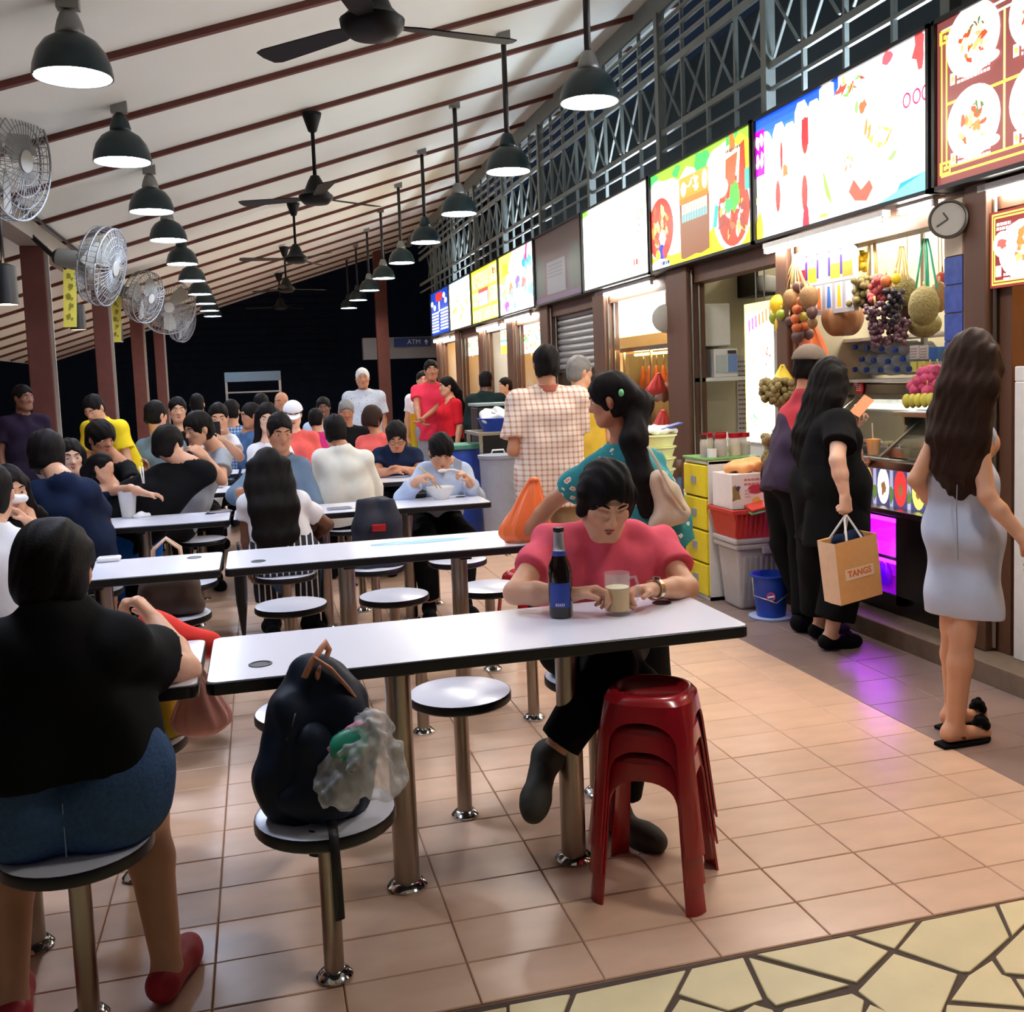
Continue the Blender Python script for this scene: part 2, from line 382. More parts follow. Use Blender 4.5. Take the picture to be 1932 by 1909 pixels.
def head_prims(g, J, hs, fem=False, ears=True):
    r, f, u = head_frame(J); c = J['head']; fr = (r, f, u); P = lambda a, b, d: c+(r*a+f*b+u*d)*hs
    g.ell(P(0, -.008, .022), fr, (.074*hs, .094*hs, .092*hs), k=.03)
    g.ell(P(0, .030, -.040), fr, (.060*hs, .066*hs, .082*hs), k=.03)
    g.cone(P(-.018, .070, -.100), P(.018, .070, -.100), .020*hs, .020*hs, k=.03)
    for sd in (-1, 1):
        g.cone(P(sd*.056, .012, -.068), P(sd*.03, .06, -.098), .016*hs, .017*hs, k=.03)
        g.ell(P(sd*.042, .062, -.022), fr, (.022*hs, .02*hs, .018*hs), k=.02)
        g.cone(P(sd*.014, .088, .024), P(sd*.046, .073, .022), .009*hs, .008*hs, k=.014)
    if g.h < .011:
        for sd in (-1, 1): g.ell(P(sd*.032, .099, .001), fr, (.019*hs, .017*hs, .012*hs), k=.012, op='sub')
    g.cone(P(0, .088, .008), P(0, .108, -.030), .0085*hs, .0125*hs, k=.010)
    for sd in (-1, 1): g.ell(P(sd*.012, .098, -.033), fr, (.009*hs, .010*hs, .008*hs), k=.006)
    g.cone(P(-.017, .086, -.0585), P(.017, .086, -.0585), .0075*hs, .0075*hs, k=.008)
    g.cone(P(-.015, .085, -.071), P(.015, .085, -.071), .0085*hs, .0085*hs, k=.008)
    if g.h < .008:
        for sd in (-1, 1): g.cone(P(sd*.016, .092, .001), P(sd*.046, .078, .0), .0075*hs, .0065*hs, k=.006)   # lids
        g.cone(P(-.02, .0975, -.0645), P(.02, .0975, -.0645), .0022*hs, .0022*hs, k=.003, op='sub')
    if ears:
        for sd in (-1, 1): g.ell(P(sd*.077, -.008, -.012), (unit(r+f*sd*-.35), unit(f+r*sd*.35), u), (.010*hs, .019*hs, .031*hs), k=.008)
    g.cone(P(0, -.022, -.05), J['neck'], .052*hs*(.9 if fem else 1), .056*hs*(.9 if fem else 1), k=.03)
def face_parts(J, hs, root, iris=True, brow=None, lips=True, lid=0.):
    r, f, u = head_frame(J); c = J['head']; P = lambda a, b, d: c+(r*a+f*b+u*d)*hs; R = np.array((r, f, u))
    for sd in (-1, 1):
        MB().ell(P(sd*.032, .0775, 0), (.0135*hs, .0115*hs, .0075*hs*(1-lid)), 10, 6, rot=R).build('eye', M['eye_white'], root, True)
        if iris: MB().ell(P(sd*.032, .0862, -.001), (.0062*hs, .0045*hs, .0062*hs*(1-lid)), 8, 6, rot=R).build('iris', M['iris'], root, True)
        MB().tube([P(sd*.013, .096, .024), P(sd*.032, .091, .031), P(sd*.05, .074, .025)], [.0032*hs, .004*hs, .0022*hs], 6).build('eyebrow', M[brow or 'hair_black'], root, True)
    if lips:
        MB().tube([P(-.024, .086, -.064), P(-.010, .0955, -.0605), P(0, .097, -.062), P(.010, .0955, -.0605), P(.024, .086, -.064)], [.002*hs, .0045*hs, .0042*hs, .0045*hs, .002*hs], 6).build('upper_lip', M['lips'], root, True)
        MB().tube([P(-.022, .086, -.0665), P(0, .0955, -.0725), P(.022, .086, -.0665)], [.002*hs, .0056*hs, .002*hs], 6).build('lower_lip', M['lips'], root, True)
def body_prims(g, J, fat=1., fem=False, arms=1., legs=1.):
    s = J['s']; l = J['l']; t = J['up']; tf = J['tf']; ch, pel = J['chest'], J['pel']
    wd = .5*(np.linalg.norm(J['shL']-J['shR']))
    for n, sd in (('L', 1), ('R', -1)):
        a = ch+l*sd*(wd-.095*s); b = (ch+pel)/2+l*sd*.06*s*fat; c2 = pel+l*sd*.07*s*fat
        g.cone(a, b, .098*s*fat**.5, .09*s*fat, k=.04*s); g.cone(b, c2, .09*s*fat, .104*s*fat, k=.05*s)
        g.cone(J['neck']-t*.012*s, J['sh'+n], .036*s, .043*s, k=.035*s)
        g.cone(J['sh'+n], a-t*.02*s, .048*s*fat**.5, .075*s*fat**.5, k=.03*s)
        g.cone(J['neck']-t*.03*s, ch, .05*s, .088*s, k=.03*s)
        if fem: g.ell(ch+l*sd*.07*s+tf*.085*s*fat**.5-t*.01*s, (l, tf, t), (.06*s, .055*s, .06*s), k=.04)
        g.cone(J['sh'+n], J['el'+n], .047*s*arms, .036*s*arms, k=.025*s)
        g.cone(J['el'+n], J['el'+n]*.62+J['wr'+n]*.38, .038*s*arms, .037*s*arms, k=.015); g.cone(J['el'+n]*.62+J['wr'+n]*.38, J['wr'+n], .037*s*arms, .025*s, k=.015)
        hp, kn, an = J['hip'+n], J['kn'+n], J['an'+n]
        g.cone(hp, kn, .088*s*legs*fat**.5, .056*s*legs, k=.05*s)
        bk = kn*.68+an*.32
        back = unit(np.cross(unit(an-kn), np.cross(J['f'] if abs(unit(an-kn)[2]) > .4 else J['up'], unit(an-kn))))
        g.cone(kn, bk-back*.012*s, .054*s*legs, .056*s*legs, k=.02); g.cone(bk-back*.012*s, an, .056*s*legs, .036*s, k=.02)
        td = unit(J['toe'+n]); dn = foot_down(an, kn); heel = an-td*.03*s; heel = heel+dn*.035*s
        g.cone(heel, an+td*.15*s+dn*.055*s, .036*s, .026*s, k=.03); 
def arms_hands(g, J, curl=None):
    l = J['l']
    for n, sd in (('L', 1), ('R', -1)):
        th = J.get('th'+n, J['f']); hand_prims(g, J['wr'+n], J['hd'+n], J['pn'+n], th, J['s'], *( (J['curl'+n],) if 'curl'+n in J else ()))
def bounds(J, pad=.2):
    P = np.array([v for k, v in J.items() if k not in ('f', 'l', 's', 'up', 'tf', 'look', 'hup') and k[:3] != 'toe' and k[:2] not in ('hd', 'pn', 'th') and k[:4] != 'curl'])
    return P.min(0)-pad, P.max(0)+pad
def shirt(root, J, m, fat=1., sleeve=.6, hem=-.02, loose=.014, fem=False, neck='crew', name='shirt', wr=.004, h=.009, freq=38, arms=1., seed=1, cuff=None, flare=0., wdir=None):
    s = J['s']; l, t, tf = J['l'], J['up'], J['tf']; ch, pel = J['chest'], J['pel']; lo, hi = bounds({k: J[k] for k in ('shL', 'shR', 'elL', 'elR', 'wrL', 'wrR', 'pel', 'hipL', 'hipR', 'neck')}, .28*max(1, fat)); g = SDF(lo, hi, h); e = loose
    wd = .5*(np.linalg.norm(J['shL']-J['shR'])); end = pel+t*hem*s
    for n, sd in (('L', 1), ('R', -1)):
        a = ch+l*sd*(wd-.095*s); b = (ch+pel)/2+l*sd*.06*s*fat; c2 = pel+l*sd*.07*s*fat
        g.cone(a, b, .098*s*fat**.5+e, .092*s*fat+e*1.2, k=.05*s); g.cone(b, c2, .092*s*fat+e*1.2, .108*s*fat+e, k=.06*s)
        if hem < -.08: g.cone(c2, end-t*.05+l*sd*(.07*s*fat+flare*.3), .108*s*fat+e, .11*s*fat+e+flare, k=.05)
        g.cone(J['neck']-t*.012*s, J['sh'+n], .036*s+e*.75, .043*s+e*.8, k=.035*s)
        g.cone(J['sh'+n], a-t*.02*s, .048*s*fat**.5+e, .075*s*fat**.5+e, k=.03*s)
        g.cone(J['neck']-t*.03*s, ch, .05*s+e*.8, .088*s+e, k=.03*s)
        if fem: g.ell(ch+l*sd*.07*s+tf*.085*s*fat**.5-t*.01*s, (l, tf, t), (.06*s+e, .055*s+e, .06*s+e), k=.04)
    g.plane(end, -t)
    for n in 'LR':
        sh, el, w_ = J['sh'+n], J['el'+n], J['wr'+n]
        if sleeve <= 0: continue
        if sleeve <= 1: g.cone(sh, sh+(el-sh)*sleeve, .048*s*arms+e*.9, (.048-.010*sleeve)*s*arms+e*1.5, k=.025*s, flat=True)
        else:
            g.cone(sh, el, .048*s*arms+e*.9, .039*s*arms+e*1.1, k=.025*s); g.cone(el, el+(w_-el)*(sleeve-1), .041*s*arms+e*1.1, .033*s*arms+e, k=.02*s, flat=True)
    if sleeve <= 0:
        for n, sd in (('L', 1), ('R', -1)): g.cone(J['sh'+n]+l*sd*.0*s+t*.09*s, J['sh'+n]+l*sd*.03*s-t*.10*s, .055*s, .055*s, k=.02, op='sub')
    g.wrinkle(wr, freq, seed, wdir)
    nk = J['neck']; hd = unit(J['head']-nk)
    rn = {'crew': .060, 'wide': .08, 'v': .062, 'high': .056}[neck]*s
    g.cone(nk+hd*.018*s, nk+hd*.16, rn, rn*1.3, k=.004, op='sub')
    if neck == 'v': g.cone(nk+tf*.055*s+t*.03*s, nk+tf*.115*s-t*.085*s, .036*s, .010*s, k=.006, op='sub')
    if neck == 'wide': g.cone(nk+tf*.02, nk+tf*.10*s-t*.03*s, .07*s, .05*s, k=.01, op='sub')
    return g.build(name, m, root)
def trousers(root, J, m, fat=1., length=2., loose=.012, name='trousers', h=.01, legs=1., wr=.003, waist=.10, seed=3):
    """length 0-1 ends on the thigh, 1-2 on the shin"""
    s = J['s']; l, t = J['l'], J['up']; pel = J['pel']; lo, hi = bounds({k: J[k] for k in ('hipL', 'hipR', 'knL', 'knR', 'anL', 'anR', 'pel')}, .24*max(1, fat)); g = SDF(lo, hi, h); e = loose
    for n, sd in (('L', 1), ('R', -1)):
        g.cone(pel+t*waist*s+l*sd*.06*s*fat, pel+l*sd*.07*s*fat, .098*s*fat+e*.7, .108*s*fat+e, k=.06*s)
    g.plane(pel+t*(waist+.03)*s, t)
    for n in 'LR':
        hp, kn, an = J['hip'+n], J['kn'+n], J['an'+n]; A = .088*s*legs*fat**.5+e; B = .056*s*legs+e
        if length <= 1: g.cone(hp, hp+(kn-hp)*length, A, A+(B-A)*length*.7+e*.3, k=.05*s, flat=True)
        else:
            g.cone(hp, kn, A, B, k=.05*s); g.cone(kn, kn+(an-kn)*(length-1), B*1.05, .042*s*legs+e*1.3, k=.02, flat=True)
    g.wrinkle(wr, 40, seed)
    return g.build(name, m, root)
def shoes(root, J, m, h=.008, low=False, sides='LR', name='shoe', sole=None, size=1.):
    s = J['s']
    for n in sides:
        an, kn = J['an'+n], J['kn'+n]; td = unit(J['toe'+n]); dn = foot_down(an, kn); heel = an-td*.035*s+dn*.04*s; toe = an+td*.165*s*size+dn*.058*s
        lo = np.minimum(heel, toe)-.1; hi = np.maximum(heel, toe)+.1; g = SDF(lo, hi, h)
        g.cone(heel, toe-td*.03, .043*s, .040*s, k=.03); g.cone(toe-td*.05, toe, .042*s, .03*s, k=.03)
        if not low: g.cone(heel-dn*.02, an-dn*.0*s, .043*s, .045*s, k=.03)
        else: g.cone(an-dn*.02+td*.03, an+td*.07*s-dn*.02, .034*s, .03*s, k=.012, op='sub')
        o = g.build(name, m, root)
def hair(root, J, hs, m, style='short', h=.008, paths=(), fringe=.0, vol=0., name='hair', sides=0., amp=.0022):
    r, f, u = head_frame(J); c = J['head']; fr = (r, f, u); P = lambda a, b, d: c+(r*a+f*b+u*d)*hs
    pts = [c-.17*hs, c+.17*hs]
    for p in paths:
        for q, rad in p: pts += [np.array(q)-rad-.03, np.array(q)+rad+.03]
    g = SDF(np.min(pts, 0), np.max(pts, 0), h)
    g.ell(P(0, -.010, .028), fr, ((.084+vol)*hs, (.104+vol)*hs, (.098+vol)*hs), k=.02)
    g.ell(P(0, -.03, -.035), fr, ((.078+vol)*hs, (.078+vol)*hs, (.07+vol)*hs), k=.02)
    if sides:
        for sd in (-1, 1): g.cone(P(sd*.075, .012, .02), P(sd*.074, .014, .0-sides), .026*hs, .02*hs, k=.02)
    # face opening
    g.ell(P(0, .100, -.052+fringe*-.6), fr, (.064*hs, .085*hs, (.108-fringe)*hs), k=.012, op='sub')
    g.ell(P(0, .075, -.11), fr, (.09*hs, .075*hs, .07*hs), k=.012, op='sub')
    if style == 'short':
        for sd in (-1, 1): g.ell(P(sd*.088, .0, -.03), fr, (.022*hs, .034*hs, .042*hs), k=.008, op='sub')
        g.plane(P(0, -.06, -.085), unit(-u-f*.25))
    elif style == 'bowl': g.plane(P(0, 0, -.075), -u)
    for p in paths:
        for (a, ra), (b, rb) in zip(p[:-1], p[1:]): g.cone(a, b, ra, rb, k=.035)
    g.wrinkle(amp, 150, 5, dirs=r*1.2+f*.25); g.wrinkle(amp*.8, 60, 6, dirs=r)
    return g.build(name, m, root)
# ------------------------------------------------------------------ material palette
M = {}
def mm(k, *a, **kw): M[k] = mat(k, *a, **kw)
mm('tile', (224, 186, 158), rough=.30, var=.16, scale=5, rand=.05, stretch=(1, 2.5, 1)); mm('tile_grey', (138, 118, 112), rough=.32, var=.2, scale=6, rand=.06)
mm('grout', (158, 124, 104), rough=.9); mm('stone', (226, 210, 164), rough=.5, var=.16, scale=7, rand=.07, bump=.15); mm('stone_joint', (84, 70, 62), rough=.9, scale=60, bump=.4)
mm('roof_white', (230, 237, 232), rough=.75, var=.04, scale=2); mm('batten', (92, 44, 34), rough=.6, var=.2); mm('beam_paint', (150, 140, 128), rough=.6)
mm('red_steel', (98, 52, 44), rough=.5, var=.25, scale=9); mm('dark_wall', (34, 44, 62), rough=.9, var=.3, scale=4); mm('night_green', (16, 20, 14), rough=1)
mm('far_wall', (150, 152, 158), rough=.8); mm('blue_sign', (40, 66, 140), rough=.5)
mm('trellis', (122, 132, 130), rough=.5, var=.12); mm('trellis_dark', (36, 44, 46), rough=.8)
mm('brown_frame', (92, 62, 46), rough=.45, var=.2, scale=12, stretch=(1, 1, .2)); mm('cream_wall', (214, 206, 178), rough=.7, var=.06); mm('white_wall', (225, 226, 222), rough=.6, var=.05)
mm('shutter', (150, 153, 156), rough=.4, metal=.3); mm('kerb', (122, 104, 88), rough=.7, var=.25, scale=20); mm('steel', (176, 172, 164), rough=.28, metal=1, var=.08); mm('chrome', (220, 220, 220), rough=.10, metal=1, var=.03)
mm('pole_steel', (158, 148, 138), rough=.3, metal=1, var=.05, scale=8, stretch=(1, 1, .1)); mm('laminate', (230, 232, 246), rough=.22, var=.02, scale=4); mm('edge_black', (14, 14, 18), rough=.35)
mm('lamp_shade', (26, 44, 48), rough=.35, metal=.2); mm('rod_black', (22, 20, 22), rough=.45); mm('lamp_cap', (130, 130, 128), rough=.4, metal=.5); mm('fan_black', (9, 9, 11), rough=.5, spec=.2)
mm('disc_l', (226, 236, 255), emit=PEND_L, ecol=(220, 232, 255)); mm('disc_r', (255, 250, 244), emit=PEND_R, ecol=(255, 246, 238)); mm('tube_white', (255, 250, 240), emit=TUBE_E, ecol=(255, 248, 236)); mm('tube_warm', (255, 214, 150), emit=TUBE_E, ecol=(255, 205, 140)); mm('tube_purple', (220, 60, 255), emit=460, ecol=(196, 24, 255))
mm('cage', (138, 140, 142), rough=.65, spec=.2); mm('fan_grey', (150, 150, 144), rough=.6, spec=.2); mm('yellow_paper', (236, 226, 96), rough=.7); mm('ink', (60, 58, 50), rough=.8)
mm('white_plastic', (228, 228, 226), rough=.4); mm('grey_plastic', (150, 156, 172), rough=.45); mm('blue_plastic', (20, 64, 168), rough=.4); mm('red_plastic', (166, 22, 34), rough=.22, var=.10, coat=.3); mm('yellow_plastic', (232, 212, 40), rough=.4)
mm('glass', (235, 245, 245), rough=.03, trans=1., var=0); mm('black', (12, 12, 14), rough=.5); mm('wood', (120, 84, 54), rough=.5, var=.25, scale=10, stretch=(1, .15, 1))
mm('clear', (240, 244, 248), rough=.12, alpha=.34, var=.0)
# ------------------------------------------------------------------ floor: slab, tiles, crazy paving
floor = struct(MB().box((-14, -2, -.06), (3.22, 40, -.006)).build('floor', M['grout'], base=(0, 0, 0)))
cols = [-.189+.3165*k for k in range(-9, 9)]; cols = [c for c in cols if c < 2.5]+[2.55]
tp = 0.205; tiles = []
for ci in range(len(cols)-1):
    off = [0, .02, -.015, .01][ci % 4]
    y = 2.262
    k = 0
    while y < 27:
        y2 = (2.44 if k == 0 else y+tp)+0
        tiles.append((cols[ci], cols[ci+1], y, y2)); y = y2; k += 1
tm = {}
def tile_mesh(w, d, m, g=.003):
    key = (round(w, 3), round(d, 3), m)
    if key not in tm:
        b = MB(); w2, d2, e = w/2-g/2, d/2-g/2, .0025
        b.add([(-w2, -d2, -.006), (w2, -d2, -.006), (w2, d2, -.006), (-w2, d2, -.006), (-w2, -d2, -e), (w2, -d2, -e), (w2, d2, -e), (-w2, d2, -e), (-w2+e, -d2+e, 0), (w2-e, -d2+e, 0), (w2-e, d2-e, 0), (-w2+e, d2-e, 0)],
              [(0, 1, 5, 4), (1, 2, 6, 5), (2, 3, 7, 6), (3, 0, 4, 7), (4, 5, 9, 8), (5, 6, 10, 9), (6, 7, 11, 10), (7, 4, 8, 11), (8, 9, 10, 11)])
        me = bpy.data.meshes.new('tile'); me.from_pydata(b.v, [], b.f); me.materials.append(M[m]); tm[key] = me
    return tm[key]
tiles.sort(key=lambda t: t[2]*.9+abs((t[0]+t[1])/2-.7))
def infr(t): return -.75-(t[3]-2)*.5 < t[1] and t[0] < 2.6
near = [t for t in tiles if infr(t)][:270]; ns = set(near)
for t in near:
    o = bpy.data.objects.new('tile', tile_mesh(t[1]-t[0], t[3]-t[2], 'tile')); C.objects.link(o); o.parent = floor; o.location = ((t[0]+t[1])/2, (t[2]+t[3])/2, random.uniform(-.0006, .0006))
b = MB()
for t in tiles:
    if t not in ns:
        g = .002; b.add([(t[0]+g, t[2]+g, 0), (t[1]-g, t[2]+g, 0), (t[1]-g, t[3]-g, 0), (t[0]+g, t[3]-g, 0)], [(0, 1, 2, 3)])
tag(b.build('tile_field', M['tile'], floor), kind='stuff')
k = 0; y = 2.262; b = MB()
while y < 27:
    for x0, x1 in ((2.55, 2.885), (2.885, 3.22)):
        if k < 14:
            o = bpy.data.objects.new('border_tile', tile_mesh(x1-x0, .31, 'tile_grey')); C.objects.link(o); o.parent = floor; o.location = ((x0+x1)/2, y+.155, 0)
        else: b.add([(x0+.002, y+.002, 0), (x1-.002, y+.002, 0), (x1-.002, y+.308, 0), (x0+.002, y+.308, 0)], [(0, 1, 2, 3)])
    y += .31; k += 1
tag(b.build('border_tile_field', M['tile_grey'], floor), kind='stuff')
paving = struct(MB().box((-3, .4, -.05), (3.6, 2.258, -.005)).build('trim_1', M['stone_joint'], base=(0, 0, 0)))
# stones read from the photograph, as ground points
def z6(x, y): return at(960+x/1.9877, 1300+y/1.9877, z=0)[:2]
stones = [[(0, 1183), (200, 1146), (232, 1143), (205, 1215), (150, 1290), (0, 1300)], [(250, 1140), (668, 1050), (622, 1140), (575, 1225), (380, 1300), (190, 1290), (222, 1210)], [(684, 1046), (880, 1004), (955, 1163), (826, 1206), (634, 1142)], [(897, 1004), (1282, 1108), (1002, 1186), (968, 1155)], [(925, 994), (1275, 925), (1426, 982), (1305, 1100)], [(1296, 922), (1528, 870), (1447, 972)], [(1442, 988), (1686, 1066), (1618, 1225), (1560, 1300), (1490, 1270), (1306, 1130)], [(1548, 868), (1826, 810), (1880, 928), (1800, 1000), (1728, 1060), (1700, 1060), (1456, 974)], [(1838, 806), (1990, 776), (1990, 840), (1932, 880), (1888, 922)], [(1824, 1003), (1932, 897), (1985, 850), (1990, 1075), (1862, 1064)], [(1812, 1014), (1850, 1068), (1884, 1080), (1932, 1155), (1950, 1190), (1655, 1165), (1722, 1072)], [(640, 1160), (820, 1210), (900, 1280), (820, 1360), (600, 1330), (590, 1235)], [(920, 1180), (990, 1200), (1030, 1260), (960, 1350), (880, 1255), (872, 1210)], [(1034, 1198), (1288, 1140), (1335, 1166), (1322, 1230), (1200, 1330), (1090, 1320), (1016, 1215)], [(1354, 1180), (1432, 1214), (1480, 1280), (1400, 1350), (1330, 1300), (1330, 1220)], [(1640, 1182), (1932, 1203), (1990, 1215), (1960, 1330), (1700, 1350), (1630, 1250)], [(1900, 1085), (1990, 1090), (1990, 1180), (1960, 1180)], [(-200, 1226), (-8, 1188), (-10, 1300), (-150, 1330)]]
for st in stones:
    P = np.array([z6(*p) for p in st]); c = P.mean(0); P = c+(P-c)*.985
    if (P[0, 0]*(P[1, 1]-P[-1, 1])+P[1, 0]*(P[-1, 1]-P[0, 1])+P[-1, 0]*(P[0, 1]-P[1, 1])) < 0: P = P[::-1]
    mb = MB().prism((P-c).tolist(), (c[0], c[1], -.02), (1, 0, 0), (0, 1, 0), .02+random.uniform(-.001, .0015))
    mb.build('paving_stone', M['stone'], paving, base=(c[0], c[1], -.02), bevel=.003)
# wider apron of random slabs round the seen ones
b = MB(); sd = rng.uniform((-3, .5), (3.5, 2.2), (130, 2))
for i, p in enumerate(sd):
    poly = [(-3, .45), (3.55, .45), (3.55, 2.25), (-3, 2.25)]
    for j, q in enumerate(sd):
        if i == j or np.hypot(*(q-p)) > 1.6: continue
        m_, nn = (p+q)/2, (q-p)/np.hypot(*(q-p)); m_ = m_-nn*.008; out = []
        for a, c in zip(poly, poly[1:]+poly[:1]):
            da = (np.array(a)-m_)@nn; dc = (np.array(c)-m_)@nn
            if da <= 0: out.append(a)
            if (da < 0) != (dc < 0) and abs(da-dc) > 1e-9: out.append(tuple(np.array(a)+(np.array(c)-np.array(a))*da/(da-dc)))
        poly = out
        if not poly: break
    if not poly: continue
    cx, cy = np.mean(poly, 0)
    if cy > 1.78 and .2 < cx < 2.35: continue
    if cx > .3 and cx < 2.4 and max(v[1] for v in poly) > 1.99: poly = [(x, min(y, 1.98)) for x, y in poly]
    b.prism(poly, (0, 0, -.02), (1, 0, 0), (0, 1, 0), .02)
tag(b.build('paving_field', M['stone'], paving), kind='stuff')
# ------------------------------------------------------------------ roof
RZ = lambda x: 3.35+.31*(x+.75)
ceiling = struct(MB().obox((-.3, 11.5, RZ(-.3)+.03), (4.2, 0, 4.2*.31), (0, 12.5, 0), (-.31*.03, 0, .03)).build('ceiling', M['roof_white'], base=(0, 0, 0)))
y = 2.42
while y < 24:
    MB().bar((-4.4, y, RZ(-4.4)-.02), (3.85, y, RZ(3.85)-.02), .045, .04).build('batten', M['batten'], ceiling); y += 1.215
# ------------------------------------------------------------------ left side: beam, columns, dark beyond
struct(MB().box((-1.95, -1, 2.84), (-1.75, 24, 3.0)).build('trim_2', M['beam_paint'], base=(0, 0, 0)))
struct(MB().tube([(-1.72, 1, 3.02), (-1.72, 24, 3.02)], .014).build('trim_3', M['rod_black'], base=(0, 0, 0)))
for k, y in enumerate((1.9, 5.9, 9.9, 13.9, 17.9, 21.9)):
    t = thing('column', ['', '', 'nearest brown red steel column at the left, tallest in view', 'second brown red steel column from the left edge', 'third brown red column, behind the two nearest ones', 'farthest brown red column at the left side'][k] or 'brown red steel column outside the picture on the left', 'column', (-1.85, y, 0))
    MB().box((-1.95, y-.09, 0), (-1.75, y+.09, 2.84)).build('shaft', M['red_steel'], t, bevel=.01)
    MB().bar((-1.735, y-.06, .4), (-1.735, y-.06, 2.84), .03, .03, up=(0, 1, 0)).build('conduit', M['beam_paint'], t)
    MB().box((-2.02, y-.16, 0), (-1.68, y+.16, .025)).build('base_plate', M['red_steel'], t)
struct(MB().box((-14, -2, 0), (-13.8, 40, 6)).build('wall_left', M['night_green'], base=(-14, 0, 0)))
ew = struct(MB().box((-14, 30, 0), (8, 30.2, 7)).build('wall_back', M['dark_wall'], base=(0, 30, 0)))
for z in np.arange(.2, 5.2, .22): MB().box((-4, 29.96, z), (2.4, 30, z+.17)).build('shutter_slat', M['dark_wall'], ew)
fw = struct(MB().box((2.55, 24.1, 2.09), (6, 24.4, 2.6)).build('trim_4', M['far_wall'], base=(3, 24.2, 2.09)))
t = thing('atm_sign', 'blue direction sign reading ATM on the far pale fascia', 'sign', (3.7, 24.05, 2.4)); MB().box((3.28, 24.0, 2.37), (4.15, 24.09, 2.57)).build('panel', M['blue_sign'], t)
text_mesh('ATM', .16, M['white_plastic'], (3.75, 23.995, 2.47), (1, 0, 0), (0, 0, 1), 'lettering', t)
MB().plate([(-.04, -.01), (0, -.01), (0, -.07), (.03, -.07), (.03, -.01), (.07, -.01), (.015, .07)], (4.03, 23.99, 2.47), (1, 0, 0), (0, 0, 1)).build('arrow', M['white_plastic'], t)
t = thing('column', 'slim dark red column at the far end beside the ATM fascia', 'column', (2.83, 22.6, 0)); MB().box((2.7, 22.5, 0), (2.96, 22.7, RZ(2.83))).build('shaft', M['red_steel'], t)
p = at(476, 770, y=22)
t = thing('display_rack', 'dark steel rack with pale header board at the dark far end', 'rack', (-.03, 22, 0))
for x in (-.58, .52): MB().bar((x, 22, 0), (x, 22, 1.86), .05, .05, up=(0, 1, 0)).build('post', M['steel'], t)
for z in (.5, 1.0, 1.42): MB().box((-.58, 21.85, z), (.52, 22.15, z+.03)).build('shelf', M['steel'], t)
MB().box((-.6, 21.93, 1.66), (.54, 22.0, 1.86)).build('header', mat('header', (84, 104, 116), rough=.5), t)
# ------------------------------------------------------------------ right side: kerb, stall shells
B = [.74, 2.56, 4.36, 6.18, 8.0, 9.8, 11.6, 13.4, 15.2, 17.0, 18.85]
XF = 3.42
kb = struct(MB().box((3.22, -.5, -.05), (9, 24, .10)).build('trim_5', M['kerb'], base=(3.22, 4, 0), bevel=.006))
struct(MB().box((5.3, -.5, .1), (5.5, 24, 5.2)).build('wall_right', M['cream_wall'], base=(5.3, 4, .1)))
sc = struct(MB().box((3.5, -.5, 2.62), (5.3, 19, 2.72)).build('ceiling_stalls', M['cream_wall'], base=(3.5, 4, 2.62)))
PIL = {4.36: (4.04, 4.19), 6.18: (5.86, 6.0), 8.0: (7.40, 7.81), 9.8: (9.35, 9.68), 11.6: (11.3, 11.62)}
for k, y in enumerate(B):
    p0, p1 = PIL.get(y, (y-.45, y-.12))
    struct(MB().box((3.45, p1-.06, .1), (5.3, p1, 2.62)).build('trim_%d' % (10+k), M['cream_wall'] if k in (3, 4) else M['white_wall'], base=(4, y, .1)))
    t = struct(MB().box((3.34, p0, .1), (3.5, p1, 2.34)).build('trim_%d' % (30+k), M['brown_frame'], base=(3.45, y, .1), bevel=.008))
    for dx in (.04, .10): MB().tube([(3.34+dx, p0-.014, .12), (3.34+dx, p0-.014, 2.3)], .010, 6).build('pipe', M['steel'], t)
struct(MB().box((3.40, .7, 2.2), (3.54, 18.9, 2.36)).build('trim_50', M['brown_frame'], base=(3.47, 9, 2.2)))
# ------------------------------------------------------------------ trellis above the signs
tr = struct(MB().box((5.1, -.5, 2.72), (5.2, 24, 5.1)).build('wall_upper', M['trellis_dark'], base=(5.1, 4, 2.72)))
tl = struct(MB().box((3.38, .7, 4.44), (3.44, 22, 4.62)).build('trim_51', M['trellis'], base=(3.4, 9, 4.44)))
_tb = {}
def tbar(key, a, b_, w_, h_, name):
    a, b_ = np.array(a, float), np.array(b_, float)
    if key not in _tb:
        c = (a+b_)/2; _tb[key] = MB().bar(a, b_, w_, h_, up=(1, 0, 0)).build(name, M['trellis'], tl, base=c)
    else:
        o = _tb[key].copy(); C.objects.link(o); o.location = tuple((a+b_)/2-wl(tl))
for k in range(-1, 34):
    y = 4.36+.45*k
    if k % 4 == 0: tbar('post', (3.4, y, 3.1), (3.4, y, 4.45), .07, .07, 'post')
    else: tbar('upright', (3.4, y, 3.1), (3.4, y, 4.45), .022, .03, 'upright')
    tbar('x1', (3.4, y+.06, 3.53), (3.4, y+.39, 3.94), .012, .018, 'brace'); tbar('x2', (3.412, y+.39, 3.53), (3.412, y+.06, 3.94), .012, .018, 'brace')
for k in range(-1, 9):
    y0, y1 = 4.36+1.8*k, 6.16+1.8*k
    for key, z, h_, nm in (('r0', 3.33, .022, 'rail'), ('r1', 3.48, .045, 'rail'), ('r2', 3.99, .055, 'rail'), ('s1', 4.12, .025, 'slat'), ('s2', 4.235, .025, 'slat'), ('s3', 4.35, .025, 'slat')):
        tbar(key, (3.4, y0, z), (3.4, y1, z), h_, .03, nm)
struct(MB().box((3.5, -.5, 3.12), (5.1, 19, 3.16)).build('trim_52', M['trellis_dark'], base=(4, 9, 3.1)))
